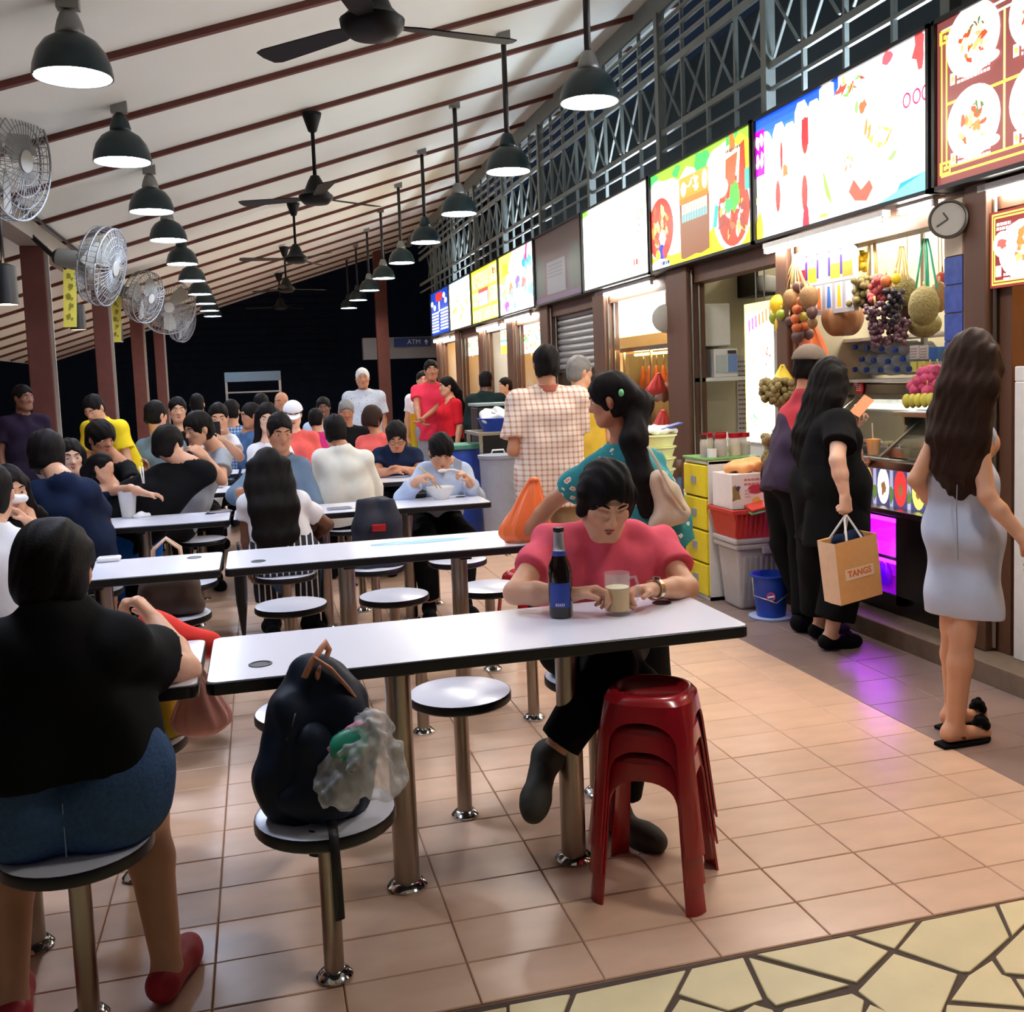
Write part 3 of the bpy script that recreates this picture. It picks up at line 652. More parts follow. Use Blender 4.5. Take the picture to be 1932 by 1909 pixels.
# ------------------------------------------------------------------ pendant lamps, fans
def pendant(x, y, z, top, dm, label, group, cap=True):
    t = thing('pendant_lamp', label, 'lamp', (x, y, z), group)
    R = .18
    pr = [(R, 0), (R, .012), (R*.97, .05), (R*.86, .11), (R*.66, .16), (R*.40, .19), (.05, .20), (.05, .195), (R*.38, .185), (R*.63, .155), (R*.83, .107), (R*.93, .05), (R*.955, .012), (R*.955, 0)]
    MB().lathe(pr, (x, y, z), 28, closed=True).build('lamp_shade', M['lamp_shade'], t, True, auto=.9)
    MB().lathe([(.062, .185), (.066, .21), (.056, .25), (.04, .29), (.03, .30)], (x, y, z), 16).build('cap', M['lamp_cap'] if cap else M['lamp_shade'], t, True)
    MB().cyl((x, y, z+.012), (x, y, z+.016), R*.93, n=28).build('diffuser', M[dm], t)
    MB().cyl((x, y, z+.29), (x, y, top-.03), .021, n=10).build('rod', M['rod_black'], t, True)
    MB().box((x-.05, y-.03, top-.06), (x+.05, y+.03, top+.012)).build('mount', M['lamp_cap'], t)
ordn = ['nearest', 'second', 'third', 'fourth', 'fifth', 'sixth', 'seventh', 'eighth', 'ninth', 'tenth', 'eleventh']
for k in range(9):
    y = 5.88+2.0*k; pendant(2.05, y, 3.14, RZ(2.05), 'disc_r', 'dark dome pendant on long rod, %s of the right-hand row' % ordn[k], 'pendant lamps along the stalls', k in (0, 2, 4, 5, 6))
for k, y in enumerate((5.19, 7.01, 8.9, 10.55, 12.5, 14.4, 16.4, 18.2, 19.8, 21.3)):
    pendant(-.74, y, 2.985, RZ(-.74), 'disc_l', 'teal dome pendant on short stem, %s of the left-hand row' % ordn[k], 'pendant lamps on the left', k in (0, 2, 3, 6))
# nearer ones of both rows, behind and beside the camera
for x, y, dm in ((2.05, 3.88, 'disc_r'), (2.05, 1.88, 'disc_r'), (-.74, 3.3, 'disc_l')):
    pendant(x, y, 3.14 if x > 0 else 2.985, RZ(x), dm, 'pendant lamp of the %s row, outside the picture, %s' % ('right' if x > 0 else 'left', 'above the camera' if y < 2 else 'just out of view'), 'pendant lamps above the picture')
for k, (y, a0) in enumerate(((4.42, 12), (8.5, 35), (12.6, 62), (16.5, 20), (20.3, 50))):
    x = .575; top = RZ(x); z = 2.97+.01*k
    t = thing('ceiling_fan', ['large black ceiling fan at the top, only its hub and blades in view', 'black ceiling fan on long rod, second from the front', 'black ceiling fan, third from the front', 'black ceiling fan, fourth from the front', 'farthest small black ceiling fan before the dark end wall'][k], 'fan', (x, y, z), 'black ceiling fans')
    MB().lathe([(.03, .0), (.10, .01), (.135, .045), (.14, .075), (.125, .085), (.09, .12), (.06, .19), (.035, .235), (.02, .24)], (x, y, z), 24).build('motor', M['fan_black'], t, True, auto=.7)
    MB().cyl((x, y, z+.23), (x, y, top-.05), .016, n=10).build('rod', M['fan_black'], t, True)
    MB().lathe([(.02, -.2), (.035, -.19), (.075, -.07), (.08, -.045), (.03, -.03)], (x, y, top), 18).build('canopy', M['fan_black'], t, True)
    for j in range(3):
        a = math.radians(a0+120*j); d = np.array([math.cos(a), math.sin(a), 0]); n_ = np.array([-d[1], d[0], 0]); c0 = np.array([x, y, z+.055])
        r_ = np.array([0, 0, .02]); u_ = n_+np.array([0, 0, .16])
        pts = [(.12, -.03), (.2, -.055), (.62, -.075), (.66, -.06), (.67, 0), (.66, .05), (.62, .06), (.2, .045), (.12, .03)]
        MB().prism(pts, c0, d, u_/np.linalg.norm(u_), .006).build('blade', M['fan_black'], t)
# wall fans on the beam
def wall_fan(c, n, R, label, k, stem):
    c = np.array(c, float); n = unit(n); t = thing('wall_fan', label, 'fan', tuple(c), 'grey wall fans on the left beam'); d, s_, u_ = axes(n)
    for off, rr in ((.09, 1.), (.02, 1.02), (-.06, .97)):
        P = [c+d*off*1+R*rr*(math.cos(a)*s_+math.sin(a)*u_) for a in np.linspace(0, 2*math.pi, 41)]
        MB().tube(P, .007, 6).build('rim', M['cage'], t, True)
    w_ = MB()
    for i in range(44):
        a = 2*math.pi*i/44; e = math.cos(a)*s_+math.sin(a)*u_
        w_.tube([c+d*.13+e*R*.18, c+d*.125+e*R*.6, c+d*.09+e*R, c+d*.0+e*R*1.02, c-d*.10+e*R*.85, c-d*.13+e*R*.2], .0032, 4)
    for rr, off in ((.4, .128), (.6, .125), (.8, .112)):
        w_.tube([c+d*off+R*rr*(math.cos(a)*s_+math.sin(a)*u_) for a in np.linspace(0, 2*math.pi, 31)], .003, 4)
    tag(w_.build('wire_guard', M['cage'], t), kind='stuff')
    MB().cyl(c+d*.125, c+d*.14, R*.19, n=24).build('badge', M['fan_grey'], t)
    for j in range(3):
        a = j*2.094+.4; e = math.cos(a)*s_+math.sin(a)*u_; q = math.cos(a+1.57)*s_+math.sin(a+1.57)*u_
        MB().prism([(.05, -.03), (R*.5, -.11), (R*.88, -.13), (R*.92, .0), (R*.8, .1), (R*.4, .08), (.05, .03)], c-d*.0, e, unit(q+d*.35), .004).build('blade', M['fan_grey'], t)
    MB().cyl(c-d*.08, c-d*.36, .085, .08, 20).build('motor', M['fan_grey'], t, True, auto=.7)
    MB().cyl(c-d*.36, c-d*.40, .08, .05, 20).build('end_cap', M['rod_black'], t, True)
    MB().tube([c-d*.25, c-d*.3-np.array([0, 0, .08]), np.array(stem)], .022).build('bracket', M['rod_black'], t, True)
wall_fan(at(10, 302, y=6.9), (1., -.34, -.12), .36, 'large grey wall fan cut off by the left picture edge', 0, (-1.78, 7.2, 2.9))
wall_fan((-1.22, 9.3, 2.60), (1, -.25, -.25), .33, 'wall fan turned sideways with its long pale motor showing', 1, (-1.78, 9.4, 2.88))
wall_fan((-1.38, 14.3, 2.78), (1, -.55, -.3), .34, 'pale wall fan seen edge-on over the second column', 2, (-1.78, 14.4, 2.9))
wall_fan((-1.3, 17.2, 2.88), (.35, -1, -.25), .44, 'round wall fan facing the camera over the third column', 3, (-1.78, 17.4, 2.9))
wall_fan((-1.3, 20.5, 2.82), (1, -.5, -.3), .36, 'dim bluish wall fan, the farthest of the row', 4, (-1.78, 20.6, 2.9))
# yellow strips, cylinder lamps beyond the columns
for k, (y, nm) in enumerate(((11.0, 'nearer'), (14.4, 'farther'))):
    t = thing('paper_banner', 'long yellow paper strip hanging by the beam, the %s one' % nm, 'banner', (-1.70, y, 2.2), 'yellow paper strips')
    xs = float(at((133, 217)[k], 570, y=y)[0]); MB().obox((xs, y, 2.5), (.062, 0, .0), (0, .002, 0), (.02, 0, .31)).build('paper', M['yellow_paper'], t)
    MB().tube([(xs, y, 2.80), (xs, y, 2.98)], .003, 5).build('string', M['ink'], t)
    A = Art((xs, y-.0045, 2.5), (1, 0, 0), (.064, 0, 1)); A.d = 0
    for j in range(5): A.blob(-.012+.02*(j % 2), .2-.1*j, .022, .03, (150, 140, 60)); A.blob(.02-.02*(j % 2), .17-.1*j, .012, .016, (170, 160, 70))
    A.done('faded_print', emat('print_flat', 0), t)
mm('disc_w', (255, 236, 210), emit=40, ecol=(255, 232, 200))
for k, (p, y) in enumerate((((12, 575), 7.6), ((148, 622), 11.6), ((222, 645), 15.4))):
    q = at(p[0], p[1], y=y); t = thing('cylinder_lamp', 'black cylinder downlight beyond the columns, %s from the left' % ordn[k].replace('nearest', 'first'), 'lamp', tuple(q), 'cylinder lamps outside the columns')
    MB().lathe([(.075, 0), (.08, 0), (.08, .26), (.03, .28), (.03, .27), (.075, .25)], q, 18, closed=True).build('housing', M['rod_black'], t, True, auto=.7)
    MB().cyl(q+(0, 0, .01), q+(0, 0, .015), .075, n=18).build('diffuser', M['disc_w'], t)
    MB().cyl(q+(0, 0, .27), (q[0], q[1], RZ(q[0])-.02), .012, n=8).build('rod', M['rod_black'], t, True)
# up-lights standing on the sign ledge, hidden from the tables by the sign boxes
for k in range(4):
    y = 5.3+3.6*k; t = thing('fluorescent_batten', 'bare fluorescent batten on the ledge above the %s' % ('fruit sign', 'white sign', 'sign with coloured dishes', 'pale yellow sign')[k], 'light', (3.62, y, 3.16), 'ledge lights')
    MB().box((3.58, y-.62, 3.16), (3.66, y+.62, 3.2)).build('housing', M['white_plastic'], t)
    MB().cyl((3.62, y-.6, 3.22), (3.62, y+.6, 3.22), .016, n=10).build('tube', mat('tube_ledge', (240, 248, 255), emit=75, ecol=(226, 240, 255)), t, True)
# ------------------------------------------------------------------ back-lit sign boxes
SW, SH, SZ, SX = 1.8, .815, 2.335, 3.29
def sign(k, label, strength, em, lit=True):
    y1 = B[k+1]; y0 = B[k]      # from y1 (left in view) to y0
    t = thing('light_box', label, 'sign', (SX, (y0+y1)/2, SZ), 'sign boxes over the stalls')
    fr = MB(); fr.box((SX+.012, y0+.012, SZ), (SX+.19, y1-.012, SZ+SH)); fr.build('housing', M['rod_black'], t)
    e = .022
    f = MB()
    for lo, hi in (((SX-.012, y0+.012, SZ), (SX+.02, y1-.012, SZ+e)), ((SX-.012, y0+.012, SZ+SH-e), (SX+.02, y1-.012, SZ+SH)), ((SX-.012, y0+.012, SZ), (SX+.02, y0+.012+e, SZ+SH)), ((SX-.012, y1-.012-e, SZ), (SX+.02, y1-.012, SZ+SH))): f.box(lo, hi)
    f.build('frame', M['rod_black'], t)
    a = Art((SX+.008, y1, SZ), (0, -1, 0), (0, 0, 1)); a.clip = (.03, .022, SW-.03, SH-.022); a.t = t; a.em = em; a.st = strength
    return a
def fin(a): a.done('face', emat(a.em, a.st), a.t)
RED, ORG, YEL, GRN, WHT, BRN = (226, 40, 38), (240, 120, 40), (250, 200, 60), (60, 170, 70), (255, 255, 255), (120, 60, 34)
# A, the brown menu
a = sign(1, 'brown menu light box with gold lines and white plates, cut by right edge', 1.3, 'lit_brown'); a.r(0, 0, 1.8, SH, (138, 74, 70)); a.st = .62
G_ = (250, 214, 90)
for q in (.06, .095): a.r(q, q, 1.74, q+.012, G_); a.r(q, SH-q-.012, 1.74, SH-q, (255, 245, 235)); a.r(q, q, q+.012, SH-q, G_)
for v in (.07, SH-.13): 
    a.r(.05, v, .13, v+.012, G_); a.r(.05, v+.05, .13, v+.062, G_); a.r(.05, v, .062, v+.06, G_); a.r(.118, v, .13, v+.06, G_); a.r(.08, v+.02, .10, v+.04, G_)
for u in (.48, .9, 1.32): a.r(u, .1, u+.014, SH-.1, (255, 232, 150))
a.r(.1, SH*.48, 1.7, SH*.48+.014, G_)
for i in range(4):
    for j in range(2):
        u = .285+.42*i; v = .26+.37*j
        a.e(u, v+.015, .18, .165, WHT, n=28); a.e(u, v+.015, .15, .135, (250, 250, 246), n=24)
        a.food(u, v, .09, .08, [(240, 200, 130), (214, 84, 44), (190, 140, 60), (250, 236, 200)], 26)
        a.food(u+.03, v+.06, .05, .035, [(90, 120, 50), (120, 110, 60)], 8)
        a.r(u-.15, v-.155, u-.115, v-.10, (255, 250, 240)); a.e(u-.132, v-.128, .01, .014, G_); a.e(u+.12, v-.10, .06, .026, WHT); a.lines(u-.10, u+.12, v-.135, 2, .014, (255, 245, 240), .024)
fin(a)
# B, fruit and juice, mostly burnt out
a = sign(2, 'bright light box of fruit and juice glasses with blue corners', 1.9, 'lit_white'); a.r(0, 0, 1.8, SH, WHT)
a.grad(0, .42, 1.0, SH, (120, 176, 244), (10, 52, 170), 10)
a.p([(1.5, .0), (1.8, .0), (1.8, .5), (1.66, .38), (1.7, .28)], (30, 120, 230)); a.p([(1.35, 0), (1.8, 0), (1.8, .12)], (90, 200, 250)); a.p([(.25, 0), (.6, 0), (.5, .12)], (210, 245, 255))
for i, u in enumerate((.16, .33, .46, .60, .74, .88)):
    h = .62+.03*i+.06*(i % 2); a.p([(u-.085, 0), (u+.085, 0), (u+.075, h-.05), (u+.04, h), (u-.04, h), (u-.075, h-.05)], WHT)
a.e(.16, .5, .11, .2, WHT)
for u, v, w_, h in ((.36, .50, .016, .09), (.64, .56, .04, .11), (.31, .26, .03, .10), (.63, .22, .034, .11)): a.e(u, v, w_, h, (235, 50, 44))
a.r(.605, .50, .68, .66, (235, 40, 44)); a.p([(.60, .02), (.68, .02), (.67, .12), (.64, .17), (.61, .1)], (232, 36, 50)); a.blob(.40, .40, .035, .04, (240, 90, 40))
a.p([(.82, .02), (1.8, .12), (1.8, .85*SH), (1.72, SH), (1.05, SH), (.93, .66), (.86, .4)], WHT)
a.food(1.12, .72, .12, .05, [(240, 190, 40), (220, 60, 50), (90, 170, 70), (170, 170, 160)], 16, .3)
a.blob(1.72, .73, .05, .10, (232, 60, 60)); a.blob(1.46, .76, .04, .05, (225, 70, 80)); a.blob(1.24, .57, .03, .035, (226, 84, 50)); a.blob(1.18, .58, .02, .03, (110, 180, 90))
for u in (1.62, 1.70, 1.77): a.e(u, .50, .034, .04, (214, 30, 80)); a.e(u, .50, .022, .028, WHT)
a.food(1.35, .38, .17, .09, [(245, 190, 70), (238, 110, 50), WHT, WHT, WHT], 22, .22); a.food(1.12, .30, .07, .05, [(240, 150, 60), WHT, (236, 100, 50)], 9, .25)
a.p([(1.1, .14), (1.16, .08), (1.27, .06), (1.33, .12), (1.3, .17), (1.22, .13), (1.15, .2)], (236, 70, 56)); a.blob(.88, .20, .02, .10, (110, 140, 60), .4); a.blob(.84, .05, .05, .012, (220, 190, 60)); a.blob(.06, .08, .05, .1, (250, 224, 40)); a.blob(1.5, .25, .04, .014, (110, 150, 80), .5)
a.food(.02, .36, .05, .12, [(250, 200, 120), WHT, (180, 220, 140)], 8, .25)
a.r(.035, .43, .15, .72, (176, 0, 150))
for u, v in ((.065, .645), (.118, .655), (.065, .52), (.118, .53)): a.blob(u, v, .022, .046, WHT, j=.25)
fin(a)
# C, muslim food
a = sign(3, 'yellow and green light box reading MUSLIM FOOD on a wooden board', 1.9, 'lit_mid'); a.st = 1.25; a.grad(0, 0, 1.8, SH, (255, 214, 30), (240, 236, 60), 6)
for u, v, r_ in ((.5, .4, .5), (.9, .45, .5), (1.3, .5, .4), (.4, .5, .42)): a.e(u, v, r_, .30, (255, 250, 190))
a.e(.7, .45, .62, .26, WHT, n=28); a.p([(0, SH), (0, .58), (.12, .62), (.2, .72), (.5, .7), (.6, .66), (.75, .74), (1.0, .66), (1.2, .75), (1.6, .8), (1.8, .7), (1.8, SH)], (140, 214, 60))
for u, v, s_ in ((.1, .74, .10), (.56, .74, .07), (1.02, .73, .12), (1.5, .79, .1)): a.blob(u, v, s_, s_*.6, (70, 180, 90))
a.e(.16, .42, .30, .32, WHT, n=26); a.e(.22, .34, .26, .25, (200, 60, 50), n=26); a.food(.2, .38, .17, .17, [(214, 84, 50), (236, 130, 60), (250, 210, 120), (190, 60, 44)], 34); a.food(.30, .35, .06, .07, [(80, 170, 80), (140, 200, 120)], 8); a.blob(.26, .25, .07, .07, (214, 226, 214)); a.e(.24, .15, .07, .065, (20, 40, 220)); a.e(.31, .15, .05, .06, (230, 50, 50)); a.e(.16, .13, .05, .05, (250, 200, 40))
a.e(.2, .05, .2, .05, WHT); a.lines(.22, .4, .045, 1, .03, (40, 60, 90))
a.e(1.5, .3, .3, .3, WHT, n=26); a.e(1.52, .27, .24, .24, (160, 60, 44), n=24); a.food(1.52, .25, .19, .18, [(226, 50, 40), (238, 90, 60), (250, 250, 240), (130, 60, 50), (236, 150, 80)], 36); a.blob(1.55, .37, .08, .1, (70, 190, 60)); a.blob(1.45, .33, .06, .05, (60, 170, 90)); a.p([(1.40, .45), (1.55, .45), (1.60, .66), (1.42, .64)], (196, 90, 60)); a.p([(1.60, .4), (1.72, .42), (1.70, .72), (1.64, .7)], (226, 60, 40)); a.p([(1.58, .45), (1.61, .45), (1.63, .66), (1.6, .66)], (250, 226, 190)); a.e(1.35, .46, .10, .07, WHT); a.blob(1.52, .74, .05, .06, (236, 110, 50)); a.lines(1.42, 1.66, .68, 1, .02, (90, 80, 80)); a.p([(1.2, .2), (1.26, .2), (1.3, .34), (1.24, .36)], (40, 150, 140)); a.r(1.7, .38, 1.79, .52, (60, 160, 140))
a.grad(.62, .48, 1.14, .66, (236, 130, 50), (240, 150, 70), 4); a.p([(.63, .05), (.70, .04), (.9, .06), (1.0, .05), (1.14, .07), (1.15, .48), (.62, .48)], (112, 74, 52)); a.r(.62, .46, 1.14, .50, (230, 110, 50)); a.e(.70, .57, .05, .055, (255, 240, 220)); a.food(.88, .58, .13, .045, [WHT, (255, 235, 215)], 16, .3); a.e(1.08, .58, .045, .07, (255, 250, 240))
for i in range(10):
    u = .665+.046*i; c1 = (96, 170, 178); a.p([(u, .32), (u+.034, .32), (u+.036, .455), (u+.002, .455)], (226, 240, 214)); a.r(u, .32, u+.035, .38, c1)
    if i % 3: a.r(u+.014, .34, u+.02, .40, (112, 84, 60))
fin(a)
text_mesh('MUSLIM FOOD', .105, mat('ink_yellow', (250, 240, 20), emit=1.6), (SX+.004, B[4]-.89, SZ+.268), (0, -1, 0), (0, 0, 1), 'lettering', a.t, squash=.62, bold=.004)
A = Art((SX+.0045, B[4], SZ), (0, -1, 0), (0, 0, 1)); A.g = random.Random(8)
for i in range(4):
    u = .74+.095*i; v = .155; c = (206, 222, 240)
    for k in range(4): A.r(u-.03+.004*k, v-.045+.028*k, u+.032-.003*k, v-.033+.028*k, c)
    A.r(u-.006, v-.055, u+.006, v+.058, c); A.p([(u-.035, v-.055), (u-.022, v-.055), (u-.012, v+.03), (u-.022, v+.03)], c); A.p([(u+.022, v-.055), (u+.036, v-.05), (u+.02, v+.02), (u+.012, v+.02)], c)
A.done('characters', emat('lit_pale', .8), a.t)
# D, white
a = sign(4, 'almost white light box with faint dishes left of the MUSLIM FOOD sign', 1.9, 'lit_white'); a.r(0, 0, 1.8, SH, (255, 255, 246)); a.blob(.1, .78, .10, .04, (110, 220, 60))
a.e(1.55, .5, .13, .17, (250, 252, 250)); a.food(1.55, .52, .1, .13, [WHT, (190, 206, 130), (110, 120, 124), (232, 160, 110)], 18, .25); a.blob(.16, .52, .015, .03, (240, 150, 90)); a.blob(.7, .33, .012, .02, (245, 170, 110)); a.lines(1.4, 1.5, .12, 1, .05, (230, 60, 50)); a.e(1.62, .25, .03, .08, (240, 120, 100)); a.e(1.62, .25, .018, .06, WHT)
a.r(0, 0, .012, SH, (236, 220, 90)); a.r(0, 0, 1.8, .012, (236, 220, 90)); fin(a)
# E, switched off, with a faint glow put into its print
a = sign(5, 'unlit dark mauve sign box over the closed shutter', .03, 'off_glow'); a.r(0, 0, 1.8, SH, (110, 92, 96))
for i in range(36): a.r(.02+.049*i, .5, .04+.049*i, SH, (128, 112, 112))
for u, h in ((.12, .5), (.3, .38), (1.45, .5), (1.62, .44)): a.e(u, .32, .11, h*.55, (92, 108, 104))
a.r(.5, .1, 1.2, .46, (142, 146, 158)); a.r(1.2, .12, 1.27, .46, (84, 78, 96)); a.lines(.55, 1.1, .4, 4, .02, (120, 120, 140)); a.r(0, 0, 1.8, .08, (120, 96, 128)); fin(a)
# F
a = sign(6, 'white light box with small coloured dishes and yellow corner', 2.2, 'lit_f'); a.r(0, 0, 1.8, SH, (250, 250, 250)); a.p([(0, .45), (.3, .4), (.75, SH), (0, SH)], (240, 220, 80)); a.blob(.35, .6, .2, .09, (240, 160, 40))
for u, v, c in ((.3, .3, (220, 130, 80)), (.62, .33, (226, 90, 50)), (.98, .38, (90, 70, 160)), (1.3, .34, (230, 80, 80)), (.4, .12, (220, 60, 140)), (.75, .15, (130, 120, 190)), (1.55, .6, (70, 150, 120)), (1.6, .25, (90, 190, 160)), (1.35, .6, (40, 110, 200))): a.blob(u, v, .12, .07, c); a.blob(u+.06, v-.05, .06, .05, (90, 150, 190))
a.p([(1.35, .62), (1.45, .62), (1.5, .8), (1.42, .8)], (210, 40, 90)); fin(a)
# G
a = sign(7, 'yellow green framed light box divided into photographs of food', 1.5, 'lit_g'); a.r(0, 0, 1.8, SH, (206, 220, 40))
for u0, v0, u1, v1 in ((.08, .52, 1.15, .75), (1.2, .52, 1.7, .77), (.08, .26, 1.2, .47), (1.25, .26, 1.7, .48), (.08, .04, 1.7, .21)):
    a.r(u0, v0, u1, v1, (236, 200, 130)); a.food((u0+u1)/2, (v0+v1)/2, (u1-u0)*.36, (v1-v0)*.3, [(200, 90, 40), (150, 70, 40), (240, 190, 90), (240, 230, 200)], 18)
a.r(.5, .24, 1.15, .50, RED); a.r(.54, .25, 1.1, .44, WHT); fin(a)
# H
a = sign(8, 'pale yellow light box of fried food left of the yellow green one', 2.2, 'lit_f'); a.grad(0, 0, 1.8, SH, (255, 246, 200), (252, 250, 246), 5); a.r(0, .72, 1.3, SH, (150, 190, 230)); a.food(.9, .35, .6, .25, [(236, 180, 70), (220, 140, 50), WHT, WHT, (250, 224, 150)], 40, .2); fin(a)
# I
a = sign(9, 'dark blue menu light box with white columns, farthest of the row', 1.3, 'lit_i'); a.r(0, 0, 1.8, SH, (14, 50, 140)); a.r(.55, .62, 1.15, .76, RED)
for u, v in ((.15, .60), (.4, .52), (1.35, .68), (1.5, .58)): a.e(u, v, .12, .05, WHT)
a.r(.82, .42, .92, .6, WHT)
for i in range(7): a.lines(.1, .8, .40-.055*i, 1, .032, (236, 240, 250)); a.lines(1.0, 1.7, .42-.055*i, 1, .032, (236, 240, 250))
fin(a)
# tubes under the boxes
def tube_light(y0, y1, x, z, m, label, hous=True):
    t = thing('tube_light', label, 'light', (x, (y0+y1)/2, z), 'tube lights under the signs')
    if hous: MB().box((x-.02, y0, z+.018), (x+.03, y1, z+.05)).build('housing', M['white_plastic'], t)
    MB().cyl((x, y0+.02, z), (x, y1-.02, z), .017, n=10).build('tube', M[m], t, True)
    for y in (y0+.012, y1-.012): MB().box((x-.014, y-.012, z-.016), (x+.014, y+.012, z+.02)).build('end_cap', M['white_plastic'], t)
tube_light(4.75, 6.05, 3.30, 2.27, 'tube_white', 'thick bright tube under the fruit sign')
tube_light(4.42, 4.72, 3.36, 2.30, 'tube_white', 'short tube right of the thick bright tube under the fruit sign')
tube_light(3.0, 4.1, 3.36, 2.27, 'tube_white', 'thin tube under the brown menu box')
tube_light(8.15, 9.6, 3.36, 2.28, 'tube_white', 'tube under the white sign box')
tube_light(12.0, 13.3, 3.34, 2.28, 'tube_white', 'tube under the box with coloured dishes')
tube_light(13.6, 15.0, 3.32, 2.25, 'tube_white', 'tube under the yellow green box')
tube_light(17.2, 18.8, 3.32, 2.25, 'tube_white', 'farthest tube, under the dark blue menu box')
# ------------------------------------------------------------------ tables and stools
SAY = 2.50
def rrect(x0, y0, x1, y1, r, n=5):
    P = []
    for cx, cy, a0 in ((x1-r, y1-r, 0), (x0+r, y1-r, 90), (x0+r, y0+r, 180), (x1-r, y0+r, 270)):
        for i in range(n+1):
            a = math.radians(a0+90*i/n); P.append((cx+r*math.cos(a), cy+r*math.sin(a)))
    return P
def flange(b, x, y, R): b.lathe([(R, 0), (R+.02, .0), (R+.022, .008), (R+.008, .022), (R, .024)], (x, y, 0), 24, closed=True)
def make_table(x0, x1, y, label, hole=(.09, .92)):
    t = thing('dining_table', label, 'table', ((x0+x1)/2, y, 0), 'white hawker tables'); d = .245
    MB().prism(rrect(x0+.004, y-d+.004, x1-.004, y+d-.004, .028), (0, 0, .735), (1, 0, 0), (0, 1, 0), .0155).build('tabletop', M['laminate'], t)
    MB().prism(rrect(x0, y-d, x1, y+d, .03), (0, 0, .715), (1, 0, 0), (0, 1, 0), .033).build('edge_band', M['edge_black'], t, bevel=.004)
    for f in (.34, .68):
        x = x0+(x1-x0)*f; MB().cyl((x, y, .02), (x, y, .715), .0385, n=24, caps=False).build('leg', M['pole_steel'], t, True)
        b = MB(); flange(b, x, y, .0385); b.build('flange', M['chrome'], t, True, auto=.6)
        MB().bar((x, y-.18, .705), (x, y+.18, .705), .05, .02).build('bearer', M['edge_black'], t)
    for f in hole:
        x = x0+(x1-x0)*f; yy = y-.11 if f < .5 else y+.13
        MB().lathe([(.026, .7505), (.032, .7505), (.032, .7525), (.026, .7525)], (x, yy, 0), 20, closed=True).build('grommet', M['edge_black'], t, True)
        MB().cyl((x, yy, .750), (x, yy, .7513), .027, n=18).build('hole', M['edge_black'], t)
    return t
rows = ['front row', 'second row', 'third row', 'fourth row', 'fifth row', 'sixth row', 'seventh row', 'eighth row']
YT = [2.885, 4.575, 6.22, 7.87, 9.52, 11.17, 12.82, 14.5]
for k, y in enumerate(YT):
    for c, (x0, x1) in (('right', (-.168, 1.372)), ('left', (-1.735, -.186))):
        make_table(x0, x1, y, 'white table with black edge, %s, %s of the aisle gap' % (rows[k], c))
def make_stool(x, y, label):
    t = thing('fixed_stool', label, 'stool', (x, y, 0), 'round white stools fixed to the floor')
    MB().lathe([(.0, .4385), (.168, .4385), (.172, .4395), (.172, .4405), (.168, .4415), (.0, .4415)], (x, y, 0), 36).build('seat', M['laminate'], t, True, auto=.6)
    MB().lathe([(.0, .408), (.17, .408), (.176, .414), (.176, .434), (.1735, .4405), (.1715, .4405), (.1715, .42), (0, .42)], (x, y, 0), 36).build('edge_band', M['edge_black'], t, True, auto=.7)
    MB().cyl((x, y, .02), (x, y, .41), .0255, n=18, caps=False).build('pole', M['pole_steel'], t, True)
    MB().cyl((x, y, .40), (x, y, .408), .09, n=20).build('seat_plate', M['edge_black'], t)
    b = MB(); flange(b, x, y, .0255); b.build('flange', M['chrome'], t, True, auto=.6)
    return t
make_stool(.11, 2.485, 'round white stool under the navy backpack')
make_stool(.619, 3.306, 'empty round white stool behind the front table, right of the backpack')
make_stool(.11, 3.306, 'empty round white stool half hidden behind the navy backpack')
make_stool(1.11, 3.33, 'round stool under the man in the pink shirt')
make_stool(-.475, SAY, 'round stool under the woman in black shirt and denim shorts')
make_stool(-.44, 3.21, 'round stool carrying the mustard bag at the left')
nm = {(0.11, 4.97): 'empty round stool between the second and third rows, left of two', (.619, 4.976): 'empty round stool between second and third rows, middle one', (1.107, 4.958): 'empty round stool behind second table, beside the pink shirt man'}
for k in range(1, 8):
    for sd in (-1, 1):
        for x in (.11, .617, 1.11, -.44, -.94, -1.44):
            if k == 1 and sd == -1 and x == .11: pass
            y = YT[k]+sd*.40
            if k > 5 and x < 0: continue
            key = next((n for n in nm if abs(n[0]-x) < .02 and abs(n[1]-y) < .03), None)
            col = {.11: 'left', .617: 'middle', 1.11: 'right', -.44: 'right', -.94: 'middle', -1.44: 'left'}[x]
            make_stool(x, y, nm[key] if key else 'round white stool on the %s side of the %s %s table, %s of three' % ('near' if sd < 0 else 'far', rows[k], 'right' if x > 0 else 'left', col))
# stain and print on tables
MB().prism([(.27*math.cos(t)*(1 if math.cos(t) > -.2 else .75), .05*math.sin(t)) for t in np.linspace(0, 6.28, 30)[:-1]], (.68, 4.66, .7508), (1, 0, 0), (0, 1, 0), .0008).build('decal', mat('decal_blue', (110, 190, 232), rough=.3), bpy.data.objects['dining_table.002'])
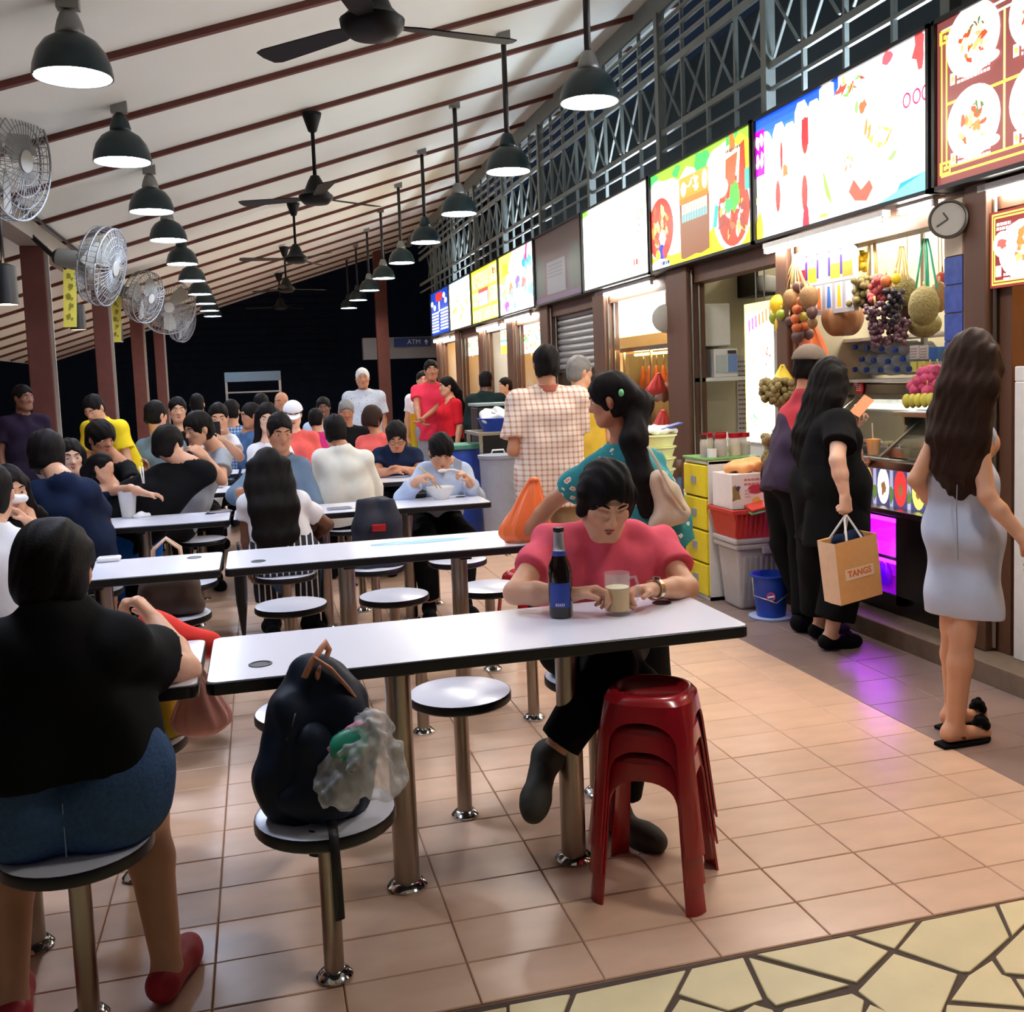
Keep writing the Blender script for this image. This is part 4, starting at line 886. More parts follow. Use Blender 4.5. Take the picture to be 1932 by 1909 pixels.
# red stacking stools
def plastic_stool(x, y, z, rot, label):
    t = thing('plastic_stool', label, 'stool', (0, 0, 0), 'stack of red plastic stools'); H = .43; za, zb = H-.068, H-.145; nu = 13
    W = lambda zz: .127+(H-zz)*.108
    def half(zz):
        if zz >= za: return 0.
        m = W(zz)-.052+.010*zz/.3
        return m*max(0, 1-((zz-zb)/(za-zb))**2.4)**.42 if zz > zb else m
    pw = lambda zz: 2.6+2.6*min(1, (H-zz)/.12)
    def strip(q, zz, off=0.):
        w_ = W(zz)-off; p = pw(zz); f0 = math.asin(min(1, (half(zz)/W(zz))**(p/2))); P = []
        for i in range(nu):
            a = f0+(math.pi/2-2*f0)*i/(nu-1); u, v = w_*math.cos(a)**(2/p) if i < nu-1 or f0 > 0 else 0., w_*math.sin(a)**(2/p) if i or f0 > 0 else 0.
            c, d = math.cos(q*math.pi/2), math.sin(q*math.pi/2); P.append((u*c-v*d, u*d+v*c, zz))
        return P
    zs = list(np.linspace(H-.022, za, 6))+[za-(za-zb)*(1-math.cos(math.pi/2*k/8)) for k in range(1, 9)]+list(np.linspace(zb, 0, 9))[1:]
    def patch(rows, name):
        for q in (range(4) if name == 'leg' else [None]):
            b = MB(); qs = [q] if q is not None else range(4)
            for q_ in qs:
                V = []; F = []
                for zz in rows: V += strip(q_, zz)
                for zz in rows: V += strip(q_, zz, .0055)
                R = len(rows); N_ = R*nu
                for i in range(R-1):
                    for k in range(nu-1):
                        a = i*nu+k; F.append((a, a+nu, a+nu+1, a+1)); F.append((a+N_, a+1+N_, a+nu+1+N_, a+nu+N_))
                    for k in (0, nu-1): a = i*nu+k; F.append((a, a+N_, a+nu+N_, a+nu))
                for k in range(nu-1): a = (R-1)*nu+k; F.append((a, a+N_, a+1+N_, a+1))
                b.add(V, F)
            if name == 'seat':
                n = 4*(nu-1); V = []; prof = [(.0, H-.014, 2), (.085, H-.014, 2), (.094, H-.009, 2), (.102, H-.001, 2.1), (.110, H, 2.2), (.119, H-.003, 2.3), (.125, H-.011, 2.5), (W(H-.022), H-.022, pw(H-.022))]
                for r_, zz, p in prof:
                    for k in range(n):
                        a = 2*math.pi*k/n; V.append((r_*math.copysign(abs(math.cos(a))**(2/p), math.cos(a)), r_*math.copysign(abs(math.sin(a))**(2/p), math.sin(a)), zz))
                b.add(V, [(i*n+k, i*n+(k+1) % n, (i+1)*n+(k+1) % n, (i+1)*n+k) for i in range(len(prof)-1) for k in range(n)])
            b.build(name, M['red_plastic'], t, True, auto=1.1)
    k0 = next(i for i, v in enumerate(zs) if v <= zb+1e-6); patch(zs[:k0+1], 'seat'); patch(zs[k0:], 'leg')
    t.location = (x, y, z); t.rotation_euler = (0, 0, rot); return t
sx, sy = 1.063, 2.668
for i, nm_ in enumerate(('bottom red plastic stool of the stack beside the front table', 'middle red plastic stool of the stack of three', 'top red plastic stool of the stack, with dished round seat')):
    plastic_stool(sx, sy, .0835*i, math.radians(56), nm_)
# ------------------------------------------------------------------ fruit stall
mm('mango', (244, 196, 40), rough=.4, var=.25, scale=6); mm('mango_green', (150, 170, 60), rough=.4, var=.3, scale=6); mm('melon', (150, 112, 70), rough=.7, var=.3, scale=60, bump=.4); mm('orange', (206, 110, 62), rough=.5, scale=60, bump=.2); mm('dark_fruit', (92, 62, 58), rough=.5)
mm('durian', (152, 138, 84), rough=.7, var=.5, scale=90, bump=1.); mm('pumpkin', (150, 100, 60), rough=.5, var=.3, scale=5); mm('grape', (96, 62, 74), rough=.25, var=.3, scale=30); mm('grape_black', (52, 44, 52), rough=.25, var=.3); mm('lychee', (190, 84, 84), rough=.6, bump=.3, scale=60); mm('longan', (136, 120, 72), rough=.7, var=.25, scale=30); mm('dragon', (214, 84, 130), rough=.5, var=.3, scale=30)
mm('raffia', (224, 196, 130), rough=.8); mm('string_green', (80, 200, 160), rough=.5); mm('bag_orange', (252, 122, 66), rough=.35, var=.1, scale=10); mm('bag_red', (222, 84, 84), rough=.45, var=.12, scale=12); mm('bag_white', (236, 236, 238), rough=.35, var=.08, scale=14); mm('bag_yellow', (240, 214, 60), rough=.4)
mm('bottle_body', (176, 188, 200), rough=.12, alpha=.7, var=.1); mm('cap_blue', (24, 58, 156), rough=.35); mm('carton', (236, 226, 222), rough=.6); mm('crate_red', (196, 60, 44), rough=.45, var=.15); mm('counter_black', (26, 22, 22), rough=.3); mm('lemon', (220, 214, 90), rough=.5)
def where9(u, v, u0, v0, u1, v1):
    a = (u-u0)/(u1-u0); b = (v-v0)/(v1-v0)
    return ('upper ' if b < .34 else 'lower ' if b > .66 else 'middle ')+('left' if a < .34 else 'right' if a > .66 else 'centre')
def fruit(u, v, ru, rv, m, label, x=3.34, grp=None, rot=0., stalk=True, nz=0., knobs=0, ribs=0, cord=None):
    p = at(u, v, x=x); k = np.linalg.norm(p-np.array([0, 0, CAM_H]))/F_PX; a, b_ = ru*k, rv*k
    t = thing('fruit', label, 'fruit', tuple(p), grp)
    n, q = (28, 18) if knobs or ribs else (16, 10); s = MB(); s.ell((0, 0, 0), (a, a, b_), n, q)
    V = np.array(s.v)
    if ribs: th = np.arctan2(V[:, 1], V[:, 0]); V[:, :2] *= (1-.20*(1-np.abs(np.sin(th*ribs/2)))**2)[:, None]; V[:, 2] *= 1-.25*np.exp(-(V[:, :2]**2).sum(1)/(a*.5)**2)
    if knobs:
        r_ = np.random.default_rng(int(u)); V *= (1+knobs*(r_.random(len(V))-.3))[:, None]
    else:
        V[:, :2] *= (1+.12*V[:, 2:]/b_)
    c, d = math.cos(rot), math.sin(rot); V = np.stack([V[:, 0], V[:, 1]*c-V[:, 2]*d, V[:, 1]*d+V[:, 2]*c], 1); s.v = [tuple(w_+p) for w_ in V]
    s.build('flesh', M[m], t, True)
    if cord: MB().tube([p+(0, 0, b_*.8), (p+at(cord[0], cord[1], x=cord[2]))/2+(0, 0, .02), at(cord[0], cord[1], x=cord[2])], .0022, 4).build('cord', M['raffia'], t, True)
    if stalk: top = p+np.array([0, -math.sin(rot)*b_, math.cos(rot)*b_*.97]); MB().cyl(top, top+(0, 0, .03), .006, .004, 6).build('stem', M['raffia'], t, True)
    return t
CL = 'hanging cluster'; FC = []
for u, v, ru, rv, m, nm_ in ((1470, 576, 17, 20, 'mango', 'large yellow mango'), (1487, 556, 12, 18, 'mango', 'pale yellow mango'), (1473, 614, 11, 19, 'mango', 'hanging yellow mango'), (1493, 565, 15, 19, 'melon', 'brown melon'), (1526, 562, 17, 22, 'melon', 'rough brown melon'), (1507, 542, 11, 11, 'dark_fruit', 'dark round fruit'), (1512, 568, 9, 9, 'orange', 'tangerine'), (1504, 584, 9, 9, 'orange', 'tangerine'), (1500, 602, 8, 9, 'orange', 'tangerine'), (1516, 598, 8, 9, 'lemon', 'yellow lime'), (1488, 590, 9, 9, 'dark_fruit', 'plum'), (1520, 583, 9, 9, 'dark_fruit', 'plum'), (1503, 619, 9, 9, 'orange', 'tangerine'), (1518, 616, 9, 9, 'orange', 'tangerine'), (1490, 606, 9, 9, 'dark_fruit', 'plum'), (1532, 590, 10, 12, 'dark_fruit', 'plum'), (1460, 600, 9, 12, 'mango_green', 'green mango'), (1484, 630, 12, 14, 'mango_green', 'green mango'), (1505, 636, 11, 12, 'dark_fruit', 'plum'), (1525, 632, 10, 12, 'dark_fruit', 'plum'), (1474, 594, 9, 10, 'mango_green', 'green mango'), (1533, 610, 9, 10, 'melon', 'small brown melon')):
    FC.append(fruit(u, v, ru, rv, m, '%s at the %s of the %s' % (nm_, where9(u, v, 1450, 535, 1545, 645), CL), 3.34+random.uniform(-.05, .05), 'fruit in the left hanging cluster'))
p0, p1 = at(1500, 480, x=3.36), at(1500, 560, x=3.36); t = thing('fruit_net', 'cord net carrying the left cluster of hanging fruit', 'net', tuple(p1)); b = MB()
for k in range(5): q = at(1475+14*k, 560+14*(k % 2), x=3.36); b.tube([p0, (p0+q)/2+(0, .01, 0), q], .004, 5)

for o in FC: q = np.array(o.location); b.tube([q, (q+p0)/2+(0, 0, .015), p0], .0022, 4)
b.build('cords', M['raffia'], t, True)
fruit(1590, 603, 37, 36, 'pumpkin', 'large ribbed brown pumpkin under the drinks board', 3.5, None, ribs=10)
t = thing('hanging_string', 'straw cord holding the ribbed pumpkin', 'string', tuple(at(1590, 490, x=3.5))); MB().tube([at(1588, 450, x=3.5), at(1590, 600, x=3.5)], .006, 5).build('strand', M['raffia'], t, True)
fruit(1702, 548, 24, 27, 'durian', 'rough pale melon tied with raffia', 3.52, None, knobs=.09)
fruit(1743, 577, 25, 33, 'durian', 'big rough jackfruit hanging by green string', 3.42, None, knobs=.09)
fruit(1772, 560, 16, 26, 'melon', 'brown melon half behind the big jackfruit', 3.6, None, knobs=.04, cord=(1770, 425, 3.6))
fruit(1712, 590, 20, 30, 'dark_fruit', 'dark melon between the grapes and the jackfruit', 3.6, None, cord=(1712, 440, 3.6))
fruit(1744, 612, 28, 22, 'durian', 'dark green melon below the big jackfruit', 3.62, None, knobs=.05, cord=(1744, 432, 3.62))
fruit(1778, 530, 12, 16, 'lychee', 'pinkish pomelo high beside the blue column', 3.7, None, cord=(1776, 440, 3.7))
fruit(1672, 531, 10, 11, 'orange', 'orange on top of the grape bunch', 3.4, None); fruit(1690, 526, 8, 10, 'mango', 'yellow pear right of the hanging orange', 3.42, None)
def bunch(u, v, wd, hg, r, n, m, label, x=3.42, seed=0, ball=False):
    p = at(u, v, x=x); k = np.linalg.norm(p-np.array([0, 0, CAM_H]))/F_PX; g = random.Random(seed); t = thing('fruit_bunch', label, 'fruit', tuple(p+(0, 0, hg*k)), None); b = MB()
    for i in range(n):
        h_ = g.random(); w2 = wd*k*(1 if ball else (1-.75*h_**1.5)); a = g.random()*6.28; q = g.random()**.5
        b.ell(p+np.array([math.cos(a)*w2*q*.8, math.sin(a)*w2*q, (hg*k)*(1-2*h_)]), r*k, 8, 6)
    tag(b.build('berries', M[m], t, True), kind='stuff'); MB().tube([p+(0, 0, hg*k*.9), p+(0, .01, hg*k*1.3)], .006, 6).build('stem', M['raffia'], t, True)
    return t
bunch(1652, 612, 22, 38, 4.5, 90, 'grape', 'long purple grape bunch in the middle of the hanging fruit', 3.36, 1)
bunch(1684, 580, 24, 30, 5, 80, 'grape_black', 'black grape bunch right of the purple grapes', 3.42, 2)
bunch(1655, 545, 15, 20, 6, 30, 'lychee', 'red lychee bunch above the purple grapes', 3.4, 3, True)
bunch(1626, 548, 26, 22, 6, 60, 'longan', 'brown longan bunch over the pumpkin', 3.42, 4, True)
bunch(1690, 625, 26, 22, 5, 70, 'grape', 'dusky grape bunch below the black grapes', 3.46, 5, True)
bunch(1640, 560, 14, 18, 6, 30, 'grape_black', 'dark plum bunch beside the lychees', 3.46, 6, True)
bunch(1472, 740, 24, 22, 7, 60, 'longan', 'longan bunch under yellow ribbon beside the cap man', 3.25, 7, True)
bunch(1447, 735, 14, 18, 7, 30, 'longan', 'small longan bunch at the lit poster edge', 3.22, 8, True)
bunch(1460, 850, 22, 30, 8, 50, 'longan', 'bagged green longans behind the red shirt man', 3.1, 9, True)
bunch(1625, 492, 12, 14, 6, 20, 'mango', 'yellow fruit bunch right of the drinks board', 3.5, 10, True)
for (u0, v0, us, v1, m, lab, nm_) in ((1702, 485, (1684, 1694, 1706, 1714), 530, 'raffia', 'straw raffia holding the rough pale melon', 'a'), (1746, 470, (1728, 1748, 1752, 1768), 545, 'string_green', 'green strings over the big jackfruit', 'b'), (1645, 445, (1636, 1652, 1657), 540, 'raffia', 'thick straw rope above the lychees', 'c')):
    t = thing('hanging_string', lab, 'string', tuple(at(u0, v0, x=3.48))); b = MB()
    for u in us: b.tube([at(u0+(u-u0)*.2, v0-20, x=3.5), at(u0+(u-u0)*.4, v0, x=3.5), at(u, v1, x=3.46)], .006, 5)
    b.build('strands', M[m], t, True)
# drinks board
def board(name, label, cat, quad_x, u0, v0, u1, v1, art, strength=0., em='print_board', tilt=0.):
    """upright board facing the hall, corners read at depth x"""
    a = at(u0, v1, x=quad_x); b_ = at(u1, v1, x=quad_x); c = at(u0, v0, x=quad_x); W = a[1]-b_[1]; H = c[2]-a[2]
    t = thing(name, label, cat, (quad_x, (a[1]+b_[1])/2, a[2])); MB().box((quad_x, b_[1], a[2]), (quad_x+.03, a[1], a[2]+H)).build('backing', M['white_plastic'], t)
    A = Art((quad_x-.001, a[1], a[2]), (0, -1, 0), (0, 0, 1)); A.d = .0006; art(A, W, H); A.done('print', emat(em, strength), t); return t
def drinks(A, W, H):
    A.r(0, 0, W, H, (176, 172, 178)); A.r(.02, H*.55, W-.02, H-.03, (70, 44, 150))
    for i, c in enumerate(((226, 40, 50), (250, 214, 60), (250, 236, 180), (246, 200, 60), (240, 150, 60))):
        u = W*(.1+.2*i); A.r(u-.04*W/.5, H*.5, u+.04*W/.5, H*.84, c); A.e(u, H*.86, .05*W/.5, .03, WHT); A.r(u-.035*W/.5, H*.72, u+.035*W/.5, H*.84, WHT)
    for i in range(6):
        c = ((226, 50, 60), (150, 120, 210), (240, 130, 50), (60, 120, 200), (250, 190, 40), (236, 226, 226))[i]; u = W*(.08+.17*i); A.r(u-.06*W, H*.06, u+.06*W, H*.44, (220, 214, 236)); A.p([(u-.03*W, H*.08), (u+.04*W, H*.08), (u+.02*W, H*.4), (u-.02*W, H*.4)], c)
    A.r(0, H*.46, W, H*.5, WHT)
board('menu_board', 'purple and white board of juice drinks hanging over the fruit', 'board', 3.40, 1503, 478, 1612, 600, drinks, .0, 'board_print')
# interior shelves, bottles, cartons
t = thing('bottle_shelf', 'white steel shelf holding blue capped water bottles', 'shelf', (3.9, 5.4, .9)); 
pa, pb = at(1598, 716, x=3.82), at(1782, 700, x=3.82)
for v in (640, 716): q = at(1600, v, x=3.82)[2]; MB().box((3.80, pb[1], q-.02), (4.12, pa[1]+.03, q)).build('shelf_board', M['white_plastic'], t)
for yy in (pa[1], (pa[1]*.45+pb[1]*.55), pb[1]): MB().box((4.0, yy-.015, .1), (4.03, yy+.015, 2.3)).build('upright', M['white_plastic'], t)
bt = None
for i, (u, v) in enumerate(((1613, 655), (1636, 656), (1663, 658), (1689, 660), (1626, 678), (1648, 680), (1675, 682), (1703, 677), (1613, 697), (1635, 698), (1661, 698), (1692, 697), (1715, 696))):
    p = at(u, v, x=3.83); lab = 'water bottle lying with blue cap forward, %s row of the shelf, %s from left' % (('top', 'middle', 'bottom')[0 if i < 4 else 1 if i < 8 else 2], ('first', 'second', 'third', 'fourth', 'fifth')[i if i < 4 else i-4 if i < 8 else i-8])
    if bt is None:
        bt = thing('water_bottle', lab, 'bottle', tuple(p), 'water bottles on the shelf'); MB().lathe([(.0, .26), (.036, .26), (.040, .25), (.040, .07), (.034, .045), (.018, .025), (.014, .012), (.014, 0), (0, 0)], p, 20, axis=(1, 0, .03)).build('bottle_body', M['bottle_body'], bt, True); MB().lathe([(0, -.012), (.015, -.012), (.0175, -.008), (.0175, .012), (0, .012)], p, 14, axis=(1, 0, .03)).build('cap', M['cap_blue'], bt, True); o = bt
    else: o = copy_tree(bt); o.location = tuple(p); o['label'] = lab
def card(name, label, cat, u0, v0, u1, v1, x, col, th=.06):
    a = at(u0, v1, x=x); b_ = at(u1, v1, x=x); c = at(u0, v0, x=x); t = thing(name, label, cat, (x, (a[1]+b_[1])/2, a[2])); MB().box((x, b_[1], a[2]), (x+th, a[1], c[2])).build('body', M[col] if isinstance(col, str) else mat('card_%d_%d_%d' % col, col), t, bevel=.004)
    return t, a, b_, c
for u0, u1, lab in ((1716, 1733, 'left white carton on the bottle shelf'), (1735, 1751, 'right white carton on the bottle shelf')):
    t, a, b_, c = card('carton', lab, 'box', u0, 652, u1, 678, 3.84, 'white_plastic'); A = Art((3.838, a[1], a[2]), (0, -1, 0), (0, 0, 1)); A.lines(.01, a[1]-b_[1]-.01, (c[2]-a[2])*.7, 4, .008, (150, 150, 160)); A.done('print', emat('print_flat', 0), t)
card('drink_can', 'blue can right of the white cartons', 'can', 1752, 655, 1768, 682, 3.84, (50, 110, 190))
for u0, u1, k in ((1717, 1729, 'left'), (1732, 1745, 'right')): card('juice_box', 'pale yellow juice box behind the pink fruit, the %s one' % k, 'box', u0, 682, u1, 702, 3.84, (236, 236, 120))
# fruit pile on the counter end
q = at(1745, 770, x=3.62); t = thing('fruit_tray', 'steel tray carrying the pile of pink dragon fruit', 'tray', tuple(q)); a, b_ = at(1704, 775, x=3.62), at(1795, 772, x=3.62); MB().box((3.55, b_[1], a[2]-.03), (3.78, a[1], a[2])).build('tray', M['steel'], t, bevel=.004)
for z0 in (a[2]-.03,):
    for yy in (b_[1]+.03, a[1]-.03): MB().box((3.60, yy-.01, 1.065), (3.74, yy+.01, z0)).build('leg', M['steel'], t)
for i, (u, v) in enumerate(((1727, 735), (1742, 728), (1757, 728), (1733, 718), (1748, 714), (1762, 712), (1770, 725), (1740, 703), (1755, 699), (1768, 698), (1722, 728), (1775, 738), (1750, 738))): fruit(u, v, 10, 10, 'dragon', 'pink dragon fruit at the %s of the pile' % where9(u, v, 1720, 697, 1777, 740), 3.64+.02*(i % 3), 'dragon fruit pile', stalk=True, knobs=.12)
for i, u in enumerate((1711, 1722, 1733, 1745, 1757)): fruit(u, 757-i*.6, 8, 13, 'lemon', 'yellow mango lying below the dragon fruit, %s from left' % ('first', 'second', 'third', 'fourth', 'fifth')[i], 3.60, 'yellow mangoes under the dragon fruit', stalk=False)
t, a, b_, c = card('round_sign', 'round red notice on the steel cabinet', 'sign', 1600, 715, 1601, 716, 4.2, 'steel')
for ch in list(t.children): bpy.data.objects.remove(ch)
q = at(1621, 732, x=3.83); t.location = tuple(q); _wloc[t.name] = q; MB().cyl(q, q+(.008, 0, 0), .048, n=28).build('disc', mat('sign_red', (226, 50, 60)), t); A = Art(q-(.002, 0, 0), (0, -1, 0), (0, 0, 1)); A.lines(-.03, .03, .02, 4, .007, (255, 235, 235), .013); A.e(-.035, .035, .022, .022, (236, 210, 214)); A.done('print', emat('print_flat', 0), t)
a, b_ = at(1598, 716, x=3.84), at(1730, 800, x=3.84); t = thing('steel_cabinet', 'stainless cabinet behind the sloped glass chiller', 'cabinet', (3.92, 5.4, .1)); MB().box((3.842, 4.5, .1), (3.99, a[1]+.02, a[2]-.03)).build('carcass', M['steel'], t, bevel=.004); MB().bar((3.838, 5.0, 1.3), (3.838, a[1], 1.3), .012, .02).build('door_gap', M['rod_black'], t)
# counter unit: chiller with sloped glass, lit picture panel, purple fridge
y0, y1 = 4.36, 5.82; t = thing('chiller_counter', 'black fruit stall counter with sloped glass chiller and purple lit fridge', 'counter', (3.6, 5.2, .1))
z_c = at(1680, 868, x=3.36)[2]; zl0, zl1 = at(1680, 950, x=3.36)[2], at(1680, 883, x=3.36)[2]; zf0, zf1 = at(1680, 1135, x=3.40)[2], at(1680, 975, x=3.40)[2]
xf = 3.38
MB().box((xf+.02, y0, .22), (3.8, y0+.06, z_c-.04)).build('end_panel', M['counter_black'], t); MB().box((xf+.02, y1-.06, .22), (3.8, y1, z_c-.04)).build('end_panel', M['counter_black'], t)
MB().box((xf+.04, y0, .1), (3.78, y1, .22)).build('plinth', M['counter_black'], t); MB().box((3.75, y0, .2), (3.8, y1, z_c-.05)).build('back_panel', M['counter_black'], t)
MB().box((xf-.06, y0-.01, z_c-.05), (3.82, y1+.01, z_c)).build('worktop', M['steel'], t, bevel=.006)
MB().box((xf-.09, y0+.02, zl0-.05), (xf+.2, y1, zl0-.02)).build('ledge', M['steel'], t, bevel=.004)
MB().box((xf-.01, y0+.06, zl0-.02), (xf+.05, y0+.10, zl1+.03)).build('panel_frame', M['steel'], t); MB().box((xf-.01, y0+.06, zl1), (xf+.05, y1-.06, zl1+.03)).build('panel_frame', M['steel'], t)
MB().box((xf+.005, y0+.10, zl0-.02), (xf+.05, y1-.06, zl1)).build('panel_box', M['white_plastic'], t)
A = Art((xf+.004, y1-.06, zl0-.02), (0, -1, 0), (0, 0, 1)); Wp, Hp = y1-y0-.16, zl1-zl0+.02; A.r(0, 0, Wp, Hp, (70, 70, 110)); 
for i in range(9):
    u = .08+.155*i; c = ((226, 60, 60), (230, 236, 110), (236, 232, 226), (214, 214, 110), (240, 170, 70), (240, 240, 236))[i % 6]; A.e(u, Hp*.5, .055, Hp*.47, c); A.blob(u, Hp*.45, .02, Hp*.2, (140, 100, 60)); A.r(u+.06, 0, u+.09, Hp, (170, 170, 200)); A.blob(u+.075, Hp*.3, .02, Hp*.2, (90, 120, 60))
A.done('lit_pictures', emat('lit_panel', .7), t)
MB().box((xf+.0, y0+.06, .22), (xf+.05, y0+.38, zl0-.05)).build('door_panel', M['counter_black'], t)
MB().box((xf, y0+.38, .22), (xf+.04, y1-.06, zf0)).build('fridge_rail', M['counter_black'], t); MB().box((xf, y0+.38, zf1), (xf+.04, y1-.06, zl0-.05)).build('fridge_rail', M['counter_black'], t); MB().box((xf, y0+.38, zf0), (xf+.04, y0+.43, zf1)).build('fridge_stile', M['counter_black'], t)
MB().box((xf+.015, y0+.43, zf0), (xf+.022, y1-.06, zf1)).build('fridge_glass', M['glass'], t)
mm('fridge_inner', (226, 170, 250), rough=.4); MB().box((3.70, y0+.40, zf0), (3.74, y1-.06, zf1)).build('fridge_back', M['fridge_inner'], t); MB().box((xf+.05, y0+.38, (zf0+zf1)/2-.01), (3.70, y1-.06, (zf0+zf1)/2+.01)).build('fridge_shelf', M['white_plastic'], t); MB().box((xf+.05, y0+.38, zf0-.03), (3.70, y1-.06, zf0)).build('fridge_floor', M['white_plastic'], t)
MB().cyl((xf+.08, y0+.48, zf1-.03), (xf+.08, y1-.1, zf1-.03), .014, n=10).build('purple_tube', M['tube_purple'], t, True)
MB().cyl((3.66, y0+.48, zf1-.03), (3.66, y1-.1, zf1-.03), .014, n=10).build('purple_tube', M['tube_purple'], t, True)
MB().cyl((xf+.08, y0+.48, (zf0+zf1)/2-.03), (xf+.08, y1-.1, (zf0+zf1)/2-.03), .010, n=10).build('purple_tube', M['tube_purple'], t, True)  # extra tube added to brighten the half below the shelf
MB().obox((3.58, (y0+y1)/2, z_c+.16), (.20, 0, .15), (0, (y1-y0)/2-.02, 0), (-.002, 0, .004)).build('sloped_glass', M['glass'], t)
for yy in (y0+.03, y0+.55, y1-.03): MB().bar((3.37, yy, z_c+.01), (3.79, yy, z_c+.32), .022, .014).build('glass_frame', M['steel'], t)
MB().box((3.79, y0+.02, z_c), (3.82, y1-.02, z_c+.34)).build('chiller_back', M['steel'], t)
MB().cyl((3.75, y0+.1, z_c+.26), (3.75, y1-.1, z_c+.26), .012, n=8).build('chiller_tube', mat('tube_soft', (255, 250, 240), emit=8), t, True)
for i in range(10):
    y = y0+.55+.085*i; o = thing('fridge_bottle', 'dark bottle standing in the purple lit fridge, %s from the right' % ('first', 'second', 'third', 'fourth', 'fifth', 'sixth', 'seventh', 'eighth', 'ninth', 'tenth')[i], 'bottle', (3.6, y, zf0), 'bottles in the purple fridge'); MB().lathe([(0, 0), (.033, 0), (.035, .01), (.035, .13), (.015, .17), (.013, .22), (0, .22)], (3.52+.05*(i % 2), y, zf0), 14).build('bottle_body', mat(('purple_bottle', 'red_bottle')[i % 3 == 1], ((60, 40, 110), (200, 40, 70))[i % 3 == 1], rough=.15), o, True); MB().cyl((3.52+.05*(i % 2), y, zf0+.215), (3.52+.05*(i % 2), y, zf0+.235), .014, n=10).build('cap', M['white_plastic'], o)
# fruit box of cut fruit inside chiller
for i in range(6):
    y = y0+.15+.22*i; o = thing('fruit_box', 'clear box of cut fruit under the sloped glass, %s from the right' % ('first', 'second', 'third', 'fourth', 'fifth', 'sixth')[i], 'box', (3.62, y, z_c), 'fruit boxes in the chiller'); MB().box((3.48, y-.08, z_c), (3.66, y+.08, z_c+.05)).build('tray', M['white_plastic'], o, bevel=.01)
    b = MB(); 
    for k in range(8): b.ell((3.51+.12*random.random(), y-.06+.12*random.random(), z_c+.055), (.03, .025, .018), 8, 5)
    tag(b.build('cut_fruit', M[('mango', 'lychee', 'mango_green')[i % 3]], o, True), kind='stuff')
# blue tile strip and clock at the right pillar
t = thing('tile_column', 'narrow column of cream and blue patterned tiles under the clock', 'column', (3.36, 4.26, .1)); zz = .1
MB().box((3.347, 4.195, .1), (3.42, 4.335, 2.3)).build('backing', M['grout'], t)
for k in range(16):
    MB().box((3.339, 4.20, .1+.137*k), (3.347, 4.33, .1+.137*k+.131)).build('column_tile', mat('tile_cream', (196, 176, 150), rough=.3) if k in (15, 14) else mat('tile_blue', (66, 86, 160), rough=.3, var=.6, scale=25), t)
q = at(1788, 413, x=3.27); t = thing('wall_clock', 'round wall clock with dark rim at the end of the blue sign', 'clock', tuple(q)); dn = unit((-.75, -.6, 0))
MB().lathe([(0, 0), (.08, 0), (.092, .015), (.092, .045), (.083, .05), (.079, .036), (0, .036)], q-dn*.05, 36, axis=dn).build('case', mat('clock_rim', (70, 66, 62), rough=.35), t, True, auto=.7)
MB().cyl(q-dn*.013, q-dn*.009, .078, n=32).build('dial', mat('clock_dial', (150, 146, 140), rough=.5), t); d, s_, u_ = axes(dn)
for an_, L_ in ((.6, .04), (2.1, .06)): MB().bar(q-dn*.007, q-dn*.007+(s_*math.sin(an_)+u_*math.cos(an_))*L_, .008, .003, up=dn).build('hand', M['ink'], t)
# ------------------------------------------------------------------ muslim food stall (C)
YW = 7.74
def wbox(u0, v0, u1, v1, y): a = at(u0, v1, y=y); b = at(u1, v0, y=y); return a[0], b[0], a[2], b[2]
x0, x1, z0, z1 = wbox(1308, 572, 1377, 654, YW-.2); t = thing('wall_cabinet', 'pale blank wall cabinet in the muslim food stall', 'cabinet', ((x0+x1)/2, YW-.1, z0)); MB().box((x0, YW-.19, z0), (x1, YW, z1)).build('carcass', M['white_wall'], t, bevel=.004); MB().box((x0+.004, YW-.205, z0+.006), (x1-.004, YW-.19, z1-.006)).build('door', M['white_wall'], t, bevel=.003)
x0, x1, z0, z1 = wbox(1348, 657, 1392, 712, YW-.3); t = thing('microwave', 'white microwave oven with blue panel on a shelf', 'oven', ((x0+x1)/2, YW-.15, z0)); MB().box((x0, YW-.3, z0), (x1, YW-.02, z1)).build('body', M['white_plastic'], t, bevel=.008); MB().box((x0+.015, YW-.31, z0+.04), (x0+.12, YW-.3, z1-.05)).build('door', mat('oven_door', (190, 204, 204), rough=.2), t); MB().box((x0+.122, YW-.311, z0+.04), (x1-.01, YW-.3, z1-.05)).build('control_panel', mat('panel_blue', (120, 150, 210)), t); MB().box((x0+.12, YW-.311, z1-.04), (x1-.02, YW-.3, z1-.015)).build('display', M['ink'], t)
MB().box((x0-.2, YW-.34, z0-.03), (x1+.12, YW, z0)).build('shelf', M['white_wall'], t)
def poster_c(A, W, H):
    A.r(0, 0, W, H, (255, 255, 252)); A.r(0, H-.06, W, H, (250, 240, 110)); A.r(0, 0, .012, H, (240, 226, 90)); 
    for i in range(7): A.p([(.06+.05*i, H*.80+.012*i), (.09+.05*i, H*.80+.012*i), (.085+.05*i, H*.89+.012*i), (.055+.05*i, H*.88+.012*i)], (120, 80, 170) if i < 3 else (220, 100, 60))
    A.food(W*.35, H*.62, W*.12, H*.06, [(240, 190, 90), (226, 200, 150)], 10); A.food(W*.8, H*.62, W*.1, H*.08, [(236, 70, 70), (244, 130, 110)], 12); A.food(W*.3, H*.15, W*.14, H*.05, [(90, 190, 110), (236, 90, 60)], 12); A.food(W*.75, H*.3, W*.12, H*.06, [(250, 214, 120), (240, 150, 60)], 8)
